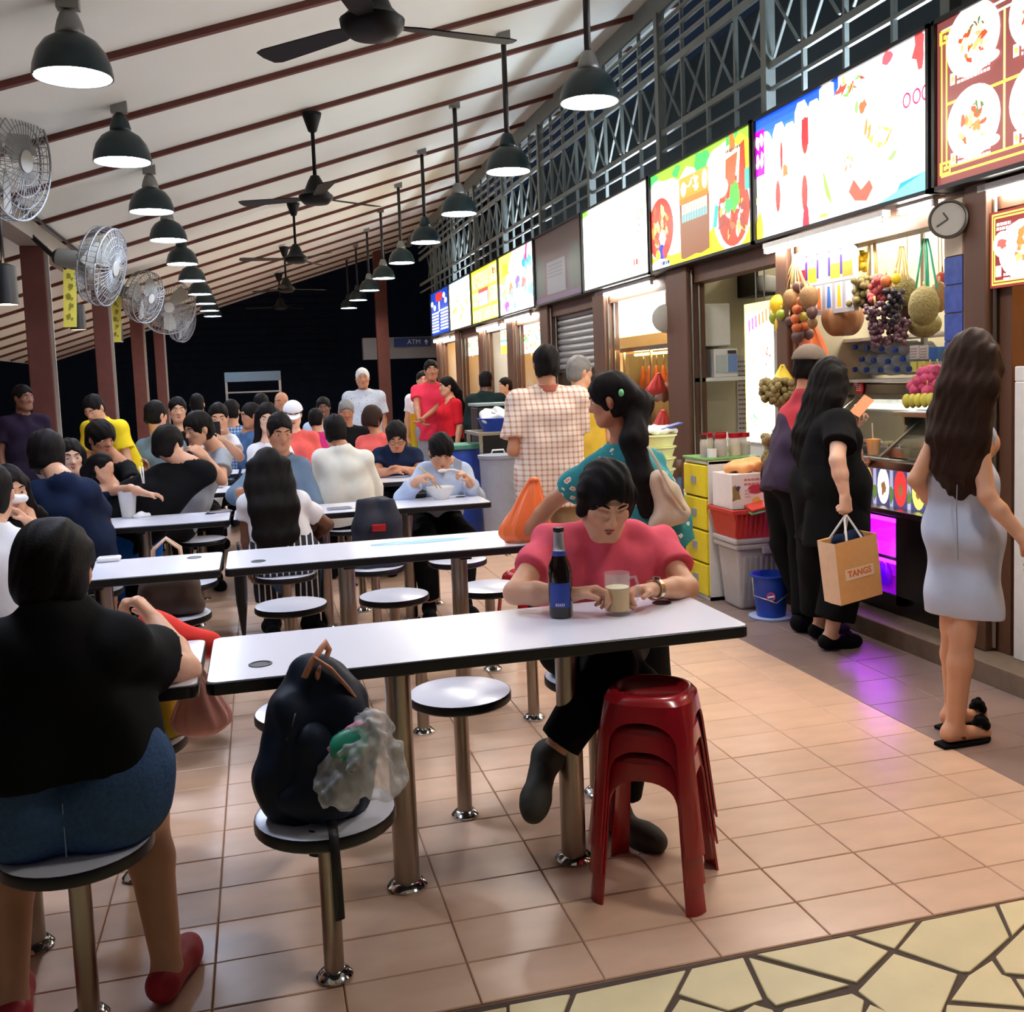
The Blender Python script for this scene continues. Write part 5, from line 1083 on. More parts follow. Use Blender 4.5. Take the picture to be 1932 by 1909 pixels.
board('lit_poster', 'tall bright white poster with food pictures beside the cap man', 'poster', 3.46, 1409, 574, 1463, 832, poster_c, 2.2, 'lit_poster'); t = bpy.data.objects['lit_poster']; MB().tube([(3.475, t.location.y-.06, t.location.z+1.0), (3.475, t.location.y-.06, 2.62)], .005, 5).build('hanger', M['steel'], t); MB().tube([(3.475, t.location.y+.06, t.location.z+1.0), (3.475, t.location.y+.06, 2.62)], .005, 5).build('hanger', M['steel'], t)
x0, x1, z0, z1 = wbox(1393, 672, 1409, 832, YW-.01); t = thing('price_list', 'narrow paper price list left of the bright poster', 'poster', (x0, YW, z0)); MB().box((x0, YW-.008, z0), (x1, YW, z1)).build('paper', mat('paper_grey', (206, 196, 196)), t); A = Art((x0, YW-.0085, z0), (1, 0, 0), (0, 0, 1)); A.r(0, 0, x1-x0, z1-z0, (206, 196, 196)); A.lines(.01, x1-x0-.01, z1-z0-.05, 16, .014, (120, 100, 110), .04); A.done('print', emat('print_flat', 0), t)
x0, x1, z0, z1 = wbox(1424, 498, 1462, 552, YW-.3); t = thing('upper_cupboard', 'dark open cupboard above the bright poster', 'cabinet', ((x0+x1)/2, YW-.15, z0)); MB().box((x0, YW-.3, z0-.02), (x1, YW, z0)).build('bottom_board', M['black'], t); MB().box((x0, YW-.3, z1), (x1, YW, z1+.02)).build('top_board', M['black'], t); MB().box((x0, YW-.3, z0), (x0+.015, YW, z1)).build('side_board', M['black'], t); MB().box((x0, YW-.02, z0), (x1, YW-.005, z1)).build('back_board', M['black'], t)
q = np.array([x0+.17, YW-.16, z0+.062]); t = thing('rice_cooker', 'white rice cooker in the dark cupboard', 'cooker', tuple(q)); MB().lathe([(0, -.06), (.09, -.06), (.10, -.04), (.10, .06), (.09, .075), (.03, .09), (0, .09)], q, 20).build('body', M['white_plastic'], t, True)
# plastic bags: blown surface with pleats towards the knot
def plastic_bag(top, bot, r, m, label, name='plastic_bag', handles=None, fill=.75, n=40, seed=0, flat=.6, yaw=0.):
    """hanging carrier: hung points (list) or a single knot at top, bulging above bot"""
    top = np.array(top, float); bot = np.array(bot, float); t = thing(name, label, 'bag', tuple(bot)); g = np.random.default_rng(seed); L = top-bot; V = []; ph = g.random(6)*6.28; R2 = np.array([[math.cos(yaw), -math.sin(yaw), 0], [math.sin(yaw), math.cos(yaw), 0], [0, 0, 1]]); m_ = 22
    for i in range(m_+1):
        q = i/m_; rr = r*(math.sin(min(1, q/.22)*math.pi/2)**.6 if q < .22 else 1-(1-.16)*max(0, (q-.30)/.70)**1.1)
        for k in range(n):
            a = 2*math.pi*k/n; w_ = 1+(.03+.10*q)*math.sin(a*9+ph[0]+3*q)+.05*math.sin(a*4+ph[1]+6*q)+.03*math.sin(a*15+ph[2]+9*q)
            V.append(bot+L*q+R2@np.array([math.cos(a)*rr*w_, math.sin(a)*rr*w_*flat, .012*math.sin(5*a+ph[3])*q]))
    F = [(i*n+k, i*n+(k+1) % n, (i+1)*n+(k+1) % n, (i+1)*n+k) for i in range(m_) for k in range(n)]+[tuple(range(n-1, -1, -1))]
    b = MB(); b.add(V, F); b.build('film', m, t, True)
    if handles:
        for h in handles:
            h = np.array(h, float); MB().tube([top-L*.06+(h-top)*.1, top+(h-top)*.5, h], .010, 8, flat=(1.6, .5)).build('handle', m, t, True)
    else: MB().ell(top, (r*.22, r*.2, r*.12), 10, 6).build('knot', m, t, True)
    return t
q = at(1318, 752, x=3.62); plastic_bag(at(1313, 668, x=3.62), q, .115, M['bag_red'], 'red plastic bag hanging in the muslim stall doorway', seed=4)
q = at(1536, 690, x=3.42); plastic_bag(at(1530, 605, x=3.42), q, .10, M['bag_orange'], 'orange plastic bag hanging behind the woman in black', seed=5)
q = at(1522, 680, x=3.5); plastic_bag(at(1528, 630, x=3.5), q, .08, M['bag_white'], 'white plastic bag beside the hanging orange bag', seed=6)
q = at(1478, 735, x=3.3); plastic_bag(at(1476, 690, x=3.3), q+(0, 0, .02), .07, M['bag_yellow'], 'yellow net ribbon bag over the longans', seed=7)
# low counter in the stall
t = thing('stall_counter', 'pale low counter inside the muslim stall', 'counter', (4.0, 7.1, .1)); MB().box((3.62, 6.7, .1), (4.6, 7.7, .95)).build('carcass', M['white_wall'], t, bevel=.006); MB().box((3.60, 6.68, .95), (4.62, 7.72, .98)).build('worktop', M['white_plastic'], t, bevel=.004)
# ------------------------------------------------------------------ goods standing outside
def box_px(u0, v1, u1, v0, y, dz=0): return at(u0, v1, y=y), at(u1, v0, y=y)
DX, DY0, DY1 = 2.80, 5.95, 6.31; zt = at(1341, 870, y=DY0)[2]
t = thing('drawer_tower', 'slim tower of four yellow drawers in a white frame', 'drawers', (2.97, 6.13, 0))
for yy in (DY0, DY1-.012): MB().box((DX+.01, yy, 0), (3.15, yy+.012, zt)).build('side_panel', M['white_plastic'], t)
MB().box((DX+.01, DY0, zt-.025), (3.15, DY1, zt)).build('top_panel', M['white_plastic'], t, bevel=.004); MB().box((DX+.01, DY0, 0), (3.15, DY1, .025)).build('bottom_panel', M['white_plastic'], t); MB().box((3.14, DY0, 0), (3.15, DY1, zt)).build('back_panel', M['white_plastic'], t)
hd = (zt-.05)/4; yd = DY0
for k in range(4):
    z = .025+hd*k; o = MB().box((DX-.01, DY0+.006, z+.006), (3.12, DY1-.014, z+hd-.006)).build('drawer', M['yellow_plastic'], t, bevel=.008); MB().box((DX-.018, (DY0+DY1)/2-.035, z+hd*.40), (DX-.008, (DY0+DY1)/2+.03, z+hd*.62)).build('handle', M['grey_plastic'], o)
# tray and jars on it
t = thing('jar_tray', 'green tray of sauce jars on the yellow drawers', 'tray', (2.95, 6.2, zt)); MB().box((2.79, yd+.0, zt+.001), (3.18, yd+.36, zt+.018)).build('tray', mat('tray_green', (110, 160, 90)), t, bevel=.005)
mm('jar_glass', (230, 226, 214), rough=.1, alpha=.5); mm('sauce', (70, 40, 26), rough=.3); mm('oil', (190, 180, 90), rough=.3)
for i, (x, y, m, cp, nm_) in enumerate(((2.83, yd+.10, 'sauce', 'sauce', 'small brown bottle at the left of the jar tray'), (2.94, yd+.08, 'sauce', 'red_plastic', 'red lidded jar of dark sauce, front left'), (3.04, yd+.08, 'oil', 'red_plastic', 'red lidded jar of yellow oil, front centre'), (3.12, yd+.10, 'sauce', 'red_plastic', 'red lidded jar of dark sauce, right end'), (2.92, yd+.24, 'oil', 'red_plastic', 'red lidded jar at the back left of the tray'), (3.03, yd+.25, 'sauce', 'red_plastic', 'red lidded jar at the back centre of the tray'))):
    t = thing('sauce_jar', nm_, 'jar', (x, y, zt+.018), 'sauce jars on the green tray'); z = zt+.019; r_ = .026 if i == 0 else .042
    MB().lathe([(0, 0), (r_-.004, .002), (r_-.004, .075), (0, .075)], (x, y, z+.001), 16).build('contents', M[m], t, True, auto=.6); MB().lathe([(0, 0), (r_, 0), (r_, .10), (r_*.8, .12), (r_*.8, .13), (0, .13)], (x, y, z), 18).build('glass', M['jar_glass'], t, True, auto=.6); MB().cyl((x, y, z+.12), (x, y, z+.15), r_*.92, n=18).build('lid', M[cp], t)
t = thing('tissue_roll', 'small white roll on the jar tray', 'roll', (2.865, yd+.06, zt+.02)); MB().lathe([(.012, 0), (.032, 0), (.032, .055), (.012, .055)], (2.865, yd+.055, zt+.019), 18, closed=True).build('roll', M['bag_white'], t, True, auto=.6)
# carton, crate, bin, pail (in front of and right of the drawers)
yb = 5.60
def wedge(b, x0, y0, x1, y1, z0, z1, sh): b.add([(x0+sh, y0+sh, z0), (x1-sh, y0+sh, z0), (x1-sh, y1-sh, z0), (x0+sh, y1-sh, z0), (x0, y0, z1), (x1, y0, z1), (x1, y1, z1), (x0, y1, z1)], [(0, 3, 2, 1), (4, 5, 6, 7), (0, 1, 5, 4), (1, 2, 6, 5), (2, 3, 7, 6), (3, 0, 4, 7)])
zb = at(1395, 1018, y=yb)[2]; x0 = at(1390, 1100, y=yb)[0]; x1 = x0+.36; y0, y1 = yb, yb+.33
mm('bin_grey', (176, 172, 170), rough=.5); t = thing('waste_bin', 'large ribbed grey bin under the red crate', 'bin', ((x0+x1)/2, yb+.2, 0)); b = MB(); wedge(b, x0+.02, y0+.02, x1-.02, y1-.02, .0, zb-.06, .03); b.build('body', M['bin_grey'], t, bevel=.02); MB().box((x0, y0, zb-.07), (x1, y1, zb-.035)).build('rim', M['bin_grey'], t, bevel=.01); MB().box((x0-.005, y0-.005, zb-.035), (x1+.005, y1, zb)).build('lid', M['bin_grey'], t, bevel=.012)
for k in range(7): x = x0+.07+(x1-x0-.14)*k/6; MB().bar((x*.97+.03*(x0+x1)/2, y0+.044, .06), (x, y0+.016, zb-.12), .016, .012, up=(0, 1, 0)).build('rib', M['bin_grey'], t)
MB().box(((x0+x1)/2+.0, y0-.02, zb-.1), ((x0+x1)/2+.12, y0+.01, zb-.05)).build('handle', M['bin_grey'], t, bevel=.006)
zc = at(1385, 962, y=yb)[2]; t = thing('plastic_crate', 'red plastic crate on the grey bin', 'crate', ((x0+x1)/2, yb+.2, zb)); b = MB(); wedge(b, x0-.02, y0-.02, x1+.02, y1, zb+.001, zc, .03); b.build('tub', M['crate_red'], t); MB().box((x0-.035, y0-.035, zc-.03), (x1+.035, y1, zc)).build('rim', M['crate_red'], t, bevel=.006)
for k in range(12): x = x0+(x1-x0)*k/11; MB().bar((x, y0+.003, zb+.02), (x, y0-.022, zc-.03), .012, .01, up=(0, 1, 0)).build('rib', M['crate_red'], t)
ze = at(1380, 897, y=yb)[2]; t = thing('carton_box', 'printed white carton standing in the red crate', 'box', (x0+.14, yb+.16, zc)); cx0, cx1 = x0-.01, at(1441, 900, y=yb)[0]; MB().box((cx0, y0+.02, zc-.02), (cx1, y1-.04, ze)).build('carton', M['carton'], t); A = Art((cx0, y0+.0195, zc), (1, 0, 0), (0, 0, 1)); cw = cx1-cx0; ch_ = ze-zc; A.blob(cw*.12, ch_*.45, .03, .05, (150, 130, 70)); A.blob(cw*.2, ch_*.6, .015, .015, (90, 60, 90)); A.e(cw*.78, ch_*.55, .055, .03, (190, 60, 60)); A.lines(cw*.4, cw*.95, ch_*.8, 2, .014, (214, 120, 120)); A.lines(cw*.42, cw*.6, ch_*.5, 3, .01, (200, 170, 170)); A.blob(cw*.8, ch_*.2, .03, .03, (230, 190, 90)); A.done('print', emat('print_flat', 0), t)
q = np.array([cx0+.1, yb+.16, ze+.0]); t = thing('orange_sack', 'peach coloured knotted sack on the printed carton', 'bag', tuple(q)); b = SDF(q-(.2, .2, .05), q+(.35, .25, .2), .010); b.ell(q+(.02, 0, .03), np.eye(3), (.10, .09, .045)); b.ell(q+(.14, .02, .035), np.eye(3), (.09, .08, .05)); b.plane(q, (0, 0, -1)); b.wrinkle(.01, 60, 3); b.build('sack', mat('sack_peach', (250, 176, 110), rough=.6), t)
t = thing('lid_tray', 'red and green lids leaning on the crate edge', 'lid', (x1-.1, yb, zc)); MB().obox((x1-.12, yb+.02, zc+.045), (.17, 0, .03), (0, .1, .02), (0, 0, .008)).build('red_lid', M['crate_red'], t, bevel=.004); MB().obox((x1-.12, yb+.02, zc+.025), (.17, 0, .03), (0, .1, .02), (0, 0, .007)).build('green_lid', mat('tray_green', (110, 160, 90)), t, bevel=.004)
q = at(1455, 1150, y=5.42); q[2] = 0; pl = q; t = thing('bucket', 'blue bucket with red emblem in front of the grey bin', 'bucket', tuple(q)); hb = at(1440, 1083, y=5.42)[2]; MB().lathe([(0, .012), (.085, .012), (.115, hb-.012), (.125, hb-.01), (.125, hb), (.11, hb), (.08, .02), (0, .02)], q, 28).build('body', M['blue_plastic'], t, True, auto=.6); MB().lathe([(0, 0), (.13, 0), (.135, .012), (0, .012)], q, 28).build('saucer', mat('saucer', (170, 186, 226)), t, True, auto=.6); dq = unit((-.55, -1, 0)); A = Art(q+dq*.1075+(0, 0, hb*.55), unit((1, -.55, 0)), (0, 0, 1)); A.e(0, 0, .026, .028, (226, 70, 90)); A.e(0, 0, .018, .02, (70, 90, 190)); A.p([(-.018, .002), (.018, .008), (.018, -.002), (-.018, -.008)], WHT); A.done('emblem', emat('print_flat', 0), t)
MB().tube([q+(-.12, 0, hb), q+(-.125, -.02, hb*.55), q+(-.03, -.12, hb*.42), q+(.1, -.07, hb*.6), q+(.12, 0, hb)], .004, 6).build('bail', M['steel'], t, True)
q = at(1300, 1120, y=6.15); t = thing('umbrella', 'folded blue umbrella with brown handle beside the yellow drawers', 'umbrella', (2.72, 6.2, 0)); zt2 = at(1298, 868, y=6.15)[2]; xx = 2.72; MB().lathe([(0, .02), (.012, .03), (.03, .25), (.034, .6), (.018, zt2-.14), (.012, zt2-.1)], (xx, 6.2, 0), 12).build('canopy', mat('umb_blue', (70, 96, 140), rough=.6), t, True); MB().cyl((xx, 6.2, 0), (xx, 6.2, .04), .006, n=8).build('tip', M['steel'], t); MB().cyl((xx, 6.2, zt2-.11), (xx, 6.2, zt2), .017, .02, 10).build('handle', M['brown_frame'], t, True)
# stacked pale yellow food tubs behind
for k in range(5):
    q = at(1285, 1000, y=7.0); r_ = .15+.005*k; z = .62+.085*k; t = thing('food_tub', 'pale yellow stacked tub left of the drawers, %s from the bottom' % ('first', 'second', 'third', 'fourth', 'fifth')[k], 'tub', (2.86, 7.0, z), 'pale yellow tubs'); MB().lathe([(0, 0), (r_*.85, 0), (r_, .07), (r_+.012, .075), (r_+.012, .083), (0, .083)], (2.86, 7.0, z), 24).build('tub', mat('tub_yellow', (232, 234, 170), rough=.4), t, True, auto=.6)
t = thing('side_table', 'small white table under the stack of pale yellow tubs', 'table', (2.86, 7.0, 0)); MB().box((2.62, 6.78, .59), (3.1, 7.22, .62)).build('tabletop', M['white_plastic'], t)
for sx_ in (-1, 1):
    for sy_ in (-1, 1): MB().cyl((2.86+sx_*.21, 7.0+sy_*.19, 0), (2.86+sx_*.21, 7.0+sy_*.19, .59), .014, n=8).build('leg', M['white_plastic'], t)
q = at(1300, 838, y=7.0); t = thing('plastic_packet', 'white and blue plastic packet lying on the pale tubs', 'bag', (2.9, 7.0, 1.043)); g = SDF((2.7, 6.85, 1.03), (3.12, 7.15, 1.2), .009); g.ell((2.9, 7.0, 1.075), np.eye(3), (.15, .10, .035)); g.wrinkle(.008, 70, 2); g.build('film', M['bag_white'], t); MB().obox((2.98, 6.96, 1.105), (.09, 0, .02), (0, .05, 0), (0, 0, .003)).build('blue_band', M['blue_plastic'], t)
# ------------------------------------------------------------------ stall D: bright kitchen
def poster_d(A, W, H): A.r(0, 0, W, H, (255, 255, 244)); A.blob(W*.3, H*.93, .08, .06, (120, 220, 80)); A.food(W*.5, H*.4, W*.35, H*.3, [(255, 250, 226), (250, 240, 190), WHT], 12, .2); A.r(0, 0, W, .012, (240, 220, 90)); A.r(0, 0, .012, H, (240, 220, 90))
board('lit_poster', 'glowing white poster hanging in the bright orange kitchen stall', 'poster', 3.56, 1152, 556, 1257, 640, poster_d, 4., 'lit_poster_d')
struct(MB().box((4.4, 8.05, .1), (4.5, 9.7, 2.62)).build('trim_61', mat('warm_wall', (246, 206, 130), rough=.6, var=.15, scale=3), base=(4.4, 9, .1)))
t = thing('food_display', 'brightly lit glass food display with hanging roast meats', 'display', (3.7, 8.8, .1)); MB().box((3.6, 8.1, .1), (4.2, 9.5, .95)).build('cabinet', M['white_wall'], t); MB().box((3.56, 8.06, .95), (4.24, 9.54, .99)).build('counter_top', M['steel'], t)
for y in (8.1, 8.8, 9.5): MB().bar((3.6, y, .99), (3.6, y, 1.75), .022, .022, up=(0, 1, 0)).build('post', M['steel'], t)
MB().box((3.597, 8.1, .99), (3.601, 9.5, 1.7)).build('glass', M['glass'], t); MB().box((3.56, 8.06, 1.72), (4.24, 9.54, 1.76)).build('top', M['steel'], t)
MB().cyl((3.68, 8.2, 1.69), (3.68, 9.4, 1.69), .012, n=8).build('added_warm_tube', mat('display_fill_tube', (255, 214, 140), emit=70, ecol=(255, 196, 110)), t, True)  # tube added under the top board to brighten the display
mm('roast', (206, 112, 44), rough=.35, var=.35, scale=14)
for k in range(8):
    y = 8.18+.17*k; o = thing('roast_meat', 'roasted meat hanging in the bright display, %s from the right' % ('first', 'second', 'third', 'fourth', 'fifth', 'sixth', 'seventh', 'eighth')[k], 'food', (3.75, y, 1.2), 'roast meats in the display'); MB().lathe([(0, 0), (.03, .02), (.055, .12), (.05, .22), (.02, .32), (.01, .36), (0, .36)], (3.75, y, 1.22), 12).build('meat', M['roast'], o, True); MB().tube([(3.75, y, 1.57), (3.76, y, 1.64), (3.75, y, 1.72)], .005, 5).build('hook', M['steel'], o, True)
q = at(1257, 601, x=3.36); t = thing('wall_fan', 'small round pale grey fan head on the brown pillar', 'fan', tuple(q)); dn = unit((-.4, -1, 0)); MB().lathe([(0, 0), (.10, 0), (.12, .015), (.12, .05), (.09, .07), (0, .075)], q, 28, axis=dn).build('housing', mat('fan_pale', (170, 168, 160), rough=.5), t, True, auto=.6); MB().tube([q, q-dn*.06+(.03, 0, -.06)], .014).build('bracket', M['steel'], t)
q = at(1245, 840, x=3.45); plastic_bag(at(1252, 775, x=3.45), q, .13, M['bag_red'], 'red plastic bag low in front of the bright kitchen', seed=8)
q = at(1236, 745, x=3.5); plastic_bag(at(1243, 705, x=3.5), q, .09, M['bag_red'], 'small red bag higher in front of the bright kitchen', seed=9)
# ------------------------------------------------------------------ stall E: closed roller shutter
t = thing('roller_shutter', 'grey roller shutter, half lowered, under the unlit sign', 'shutter', (3.46, 10.7, 1.0)); zs = at(1085, 697, x=3.46)[2]; MB().box((3.45, 9.82, zs-.03), (3.49, 11.3, zs)).build('bottom_rail', M['steel'], t); nz_ = int((2.3-zs)/.07)
for k in range(nz_): z = zs+k*(2.3-zs)/nz_; MB().lathe([(.0, 0), (.037, 0), (.037, 1.46), (0, 1.46)], (3.495, 9.83, z+.035), 10, axis=(0, 1, 0)).build('slat', M['shutter'], t)
# other stalls: counters and posters
def poster_f(A, W, H): A.r(0, 0, W, H, (252, 250, 240)); A.food(W*.5, H*.45, W*.4, H*.4, [(226, 180, 80), (90, 170, 90), (220, 110, 60), (250, 240, 200), (80, 160, 170)], 46, .16)
board('lit_poster', 'bright food poster beyond the closed shutter', 'poster', 3.52, 984, 605, 1034, 668, poster_f, 1.6, 'lit_poster_f')
board('lit_poster', 'small lit poster over the far orange stall', 'poster', 3.52, 882, 628, 908, 672, poster_f, 1.6, 'lit_poster_f')
def poster_g(A, W, H): A.r(0, 0, W, H, (240, 250, 246)); A.r(0, H*.75, W, H, (90, 200, 190)); A.r(0, 0, W, H*.25, (226, 226, 60)); A.r(0, H*.35, W, H*.42, (70, 180, 110)); A.blob(W*.4, H*.55, .1, .06, (230, 150, 90))
board('lit_poster', 'green and yellow poster on a far stall front', 'poster', 3.5, 946, 605, 966, 668, poster_g, 1.2, 'lit_poster_g')
for k, (y0, y1, lab) in enumerate(((11.75, 13.1, 'counter of the stall left of the shutter'), (13.5, 14.9, 'counter of the second stall beyond the shutter'), (15.3, 16.7, 'counter of the third stall beyond the shutter'), (17.1, 18.5, 'counter of the farthest lit stall'))):
    t = thing('stall_counter', lab, 'counter', (3.8, (y0+y1)/2, .1)); MB().box((3.6, y0, .1), (4.2, y1, .95)).build('carcass', M['white_wall'], t); MB().box((3.56, y0-.02, .95), (4.24, y1+.02, .99)).build('worktop', M['steel'], t)
    struct(MB().box((4.6, y0-.1, .1), (4.7, y1+.2, 2.62)).build('trim_%d' % (70+k), M['warm_wall'] if 'warm_wall' in M else _mats['warm_wall'], base=(4.6, y0, .1)))
    for j in range(5):
        y = y0+.15+j*(y1-y0-.3)/4; o = thing('food_pan', 'steel pan on the %s, %s from right' % (lab.replace('counter of the ', '').replace('farthest lit stall', 'farthest stall counter').replace(' beyond the shutter', ' past the shutter'), ('first', 'second', 'third', 'fourth', 'fifth')[j]), 'pan', (3.8, y, .99), 'food pans on far counters'); MB().lathe([(0, 0), (.10, 0), (.12, .12), (.115, .12), (.095, .01), (0, .01)], (3.85, y, .99), 16).build('pan', M['steel'], o, True, auto=.6); MB().ell((3.85, y, 1.09), (.10, .10, .03), 12, 6).build('food', M[('roast', 'mango', 'lychee', 'roast', 'mango_green')[j]], o, True)
# stall A at the right edge
ya = 3.9; t = thing('framed_picture', 'gold framed brown menu picture inside the right-hand stall', 'picture', (3.62, 3.5, 1.7)); a, b_ = at(1868, 545, x=3.36), at(1868, 402, x=3.36); MB().box((3.361, 2.7, a[2]), (3.40, a[1], b_[2])).build('backing', M['brown_frame'], t); A = Art((3.36, a[1], a[2]), (0, -1, 0), (0, 0, 1)); W = a[1]-2.7; H = b_[2]-a[2]; A.r(0, 0, W, H, (116, 40, 36)); 
for q in (.012, .026): A.r(q, q, W-q, q+.008, G_); A.r(q, H-q-.008, W-q, H-q, G_); A.r(q, q, q+.008, H-q, G_)
for i in range(3): A.e(.21+.36*i, H*.46, .155, H*.38, WHT); A.e(.08+.36*i, H*.56, .06, .06, WHT); A.food(.23+.36*i, H*.42, .09, .09, [(240, 190, 110), (226, 120, 60), (250, 220, 150)], 20); A.blob(.08+.36*i, H*.56, .03, .02, (214, 90, 80)); A.r(.04+.36*i, .05, .075+.36*i, .10, WHT); A.lines(.09+.36*i, .2+.36*i, .05, 2, .012, WHT, .02)
A.lines(.05, .14, H-.07, 2, .014, WHT, .02); A.done('print', emat('lit_menu', .9), t)
struct(MB().box((3.40, 3.94, .1), (3.55, 4.06, 2.0)).build('trim_63', M['brown_frame'], base=(3.5, 4.0, .1)))
struct(MB().box((4.3, 2.5, .1), (4.4, 4.3, 2.62)).build('trim_64', _mats['warm_wall'], base=(4.3, 3.3, .1)))
t = thing('stall_counter', 'beige counter over steel doors in the right-hand stall', 'counter', (3.9, 3.3, .1)); MB().box((3.62, 2.6, .1), (4.2, 3.82, .78)).build('carcass', M['steel'], t, bevel=.004); MB().box((3.58, 2.58, .78), (4.22, 3.84, .81)).build('worktop', mat('counter_beige', (232, 206, 160), rough=.35), t, bevel=.004); MB().box((3.63, 2.62, .81), (3.70, 3.8, 1.06)).build('splash_panel', _mats['counter_beige'], t); MB().box((3.60, 2.6, 1.06), (4.0, 3.82, 1.09)).build('upper_shelf', M['white_plastic'], t, bevel=.004)
for y in (3.55, 3.0): o = MB().box((3.605, y-.25, .16), (3.62, y+.25, .74)).build('door', mat('door_steel', (120, 100, 76), rough=.3, metal=.7), t, bevel=.003); MB().tube([(3.6, y+.2, .66), (3.58, y+.2, .66), (3.58, y+.12, .66), (3.6, y+.12, .66)], .006).build('handle', M['chrome'], o, True)
t = thing('white_post', 'white post and bracket beside the dress woman', 'post', (3.42, 3.88, .1)); MB().box((3.38, 3.82, .1), (3.46, 3.90, 1.40)).build('post', M['white_plastic'], t, bevel=.006); MB().box((3.38, 3.70, 1.40), (3.46, 3.90, 1.47)).build('bracket', M['white_plastic'], t, bevel=.006)
q = at(1925, 745, x=3.72); t = thing('flower_vase', 'slim pale vase with one red flower at the right edge', 'vase', (q[0], q[1], 1.09)); p = np.array([q[0], q[1], 1.09]); MB().lathe([(0, 0), (.03, 0), (.032, .01), (.016, .05), (.018, .2), (.026, .26), (.022, .26), (.014, .2), (0, .2)], p, 16).build('vase', M['bag_white'], t, True); MB().cyl(p+(0, 0, .2), p+(0, 0, .36), .004, n=6).build('stalk', mat('stalk', (70, 120, 60)), t); MB().ell(p+(0, 0, .38), (.035, .035, .03), 12, 8, nz=.4).build('bloom', mat('bloom', (214, 30, 50)), t, True)
q = at(1918, 640, x=3.6); t = thing('menu_lamp', 'warm glowing lamp box high in the right-hand stall', 'lamp', tuple(q)); MB().box((3.6, q[1]-.2, q[2]-.15), (3.8, q[1]+.02, q[2]+.18)).build('shade', mat('lamp_warm', (255, 226, 160), emit=2.2, ecol=(255, 214, 140)), t, bevel=.02); MB().box((3.6, q[1]-.2, q[2]-.19), (3.8, q[1]+.02, q[2]-.15)).build('base', M['wood'], t)
# lamps inside the stalls
for k in range(1, 10):
    y = (B[k]+B[k+1])/2
    if k == 5: continue
    warm = k in (1, 4, 6, 8, 9); t = thing('ceiling_tube', 'ceiling tube inside the %s stall' % ordn[k-1], 'light', (4.2, y, 2.6), 'stall ceiling tubes')
    for dx in ((0, .3) if k in (2, 4) else (0,)):
        MB().box((4.17+dx, y-.62, 2.585), (4.23+dx, y+.62, 2.62)).build('housing', M['white_plastic'], t); MB().cyl((4.2+dx, y-.6, 2.565), (4.2+dx, y+.6, 2.565), .015, n=10).build('tube', mat('stall_tube_w', (255, 214, 150), emit=STALL_W, ecol=(255, 200, 130)) if warm else mat('stall_tube_c', (255, 250, 240), emit=STALL_W*(.35 if k == 3 else .9), ecol=(255, 246, 232)) if k != 3 else mat('stall_tube_d', (255, 250, 236), emit=12, ecol=(255, 246, 226)), t, True)
# ------------------------------------------------------------------ utility table, barrel and bins by the far stalls
yu = 8.9; z9 = at(930, 815, y=yu)[2]; xa, xb = at(905, 900, y=yu)[0], at(975, 900, y=yu)[0]
t = thing('utility_table', 'steel table with blue basin behind the plaid shirt man', 'table', ((xa+xb)/2, yu+.3, 0)); MB().box((xa, yu, z9-.03), (xb+.15, yu+.6, z9)).build('tabletop', M['steel'], t, bevel=.004)
for x in (xa+.03, xb+.12):
    for y in (yu+.03, yu+.57): MB().bar((x, y, 0), (x, y, z9-.03), .03, .03, up=(0, 1, 0)).build('leg', M['steel'], t)
MB().box((xa+.02, yu+.03, .48), (xb+.12, yu+.57, .5)).build('lower_shelf', M['steel'], t)
q = np.array([(xa+xb)/2+.06, yu+.25, z9]); t = thing('basin', 'blue basin heaped with white cloth on the steel table', 'basin', tuple(q)); MB().lathe([(0, 0), (.13, 0), (.17, .11), (.18, .11), (.18, .12), (.16, .12), (.12, .01), (0, .01)], q, 24).build('bowl', M['blue_plastic'], t, True, auto=.6); g = SDF(q-(.2, .2, 0), q+(.2, .2, .3), .012); g.ell(q+(0, 0, .13), np.eye(3), (.15, .14, .08)); g.wrinkle(.02, 45, 1); g.build('cloth', M['bag_white'], t)
q = at(880, 900, y=9.4); q[0] -= .06; t = thing('barrel', 'blue plastic barrel with green lid', 'barrel', (q[0], 9.4, 0)); MB().lathe([(0, 0), (.20, 0), (.22, .1), (.225, .4), (.22, .75), (.20, .86), (0, .86)], (q[0], 9.4, 0), 28).build('body', M['blue_plastic'], t, True, auto=.6); MB().lathe([(0, .86), (.23, .86), (.235, .88), (.235, .90), (0, .905)], (q[0], 9.4, 0), 28).build('lid', mat('lid_green', (80, 150, 130)), t, True, auto=.6)
q = at(942, 912, y=8.62); t = thing('waste_bin', 'round grey lidded bin under the steel table', 'bin', (q[0], 8.62, 0)); zb2 = at(942, 855, y=8.62)[2]; MB().lathe([(0, 0), (.14, 0), (.17, zb2-.04), (0, zb2-.04)], (q[0], 8.62, 0), 24).build('body', M['grey_plastic'], t, True, auto=.6); MB().lathe([(0, zb2-.04), (.18, zb2-.04), (.185, zb2-.01), (.05, zb2), (0, zb2)], (q[0], 8.62, 0), 24).build('lid', M['grey_plastic'], t, True, auto=.6); MB().tube([(q[0]-.06, 8.62, zb2), (q[0]-.05, 8.62, zb2+.03), (q[0]+.05, 8.62, zb2+.03), (q[0]+.06, 8.62, zb2)], .008).build('handle', M['white_plastic'], t, True)
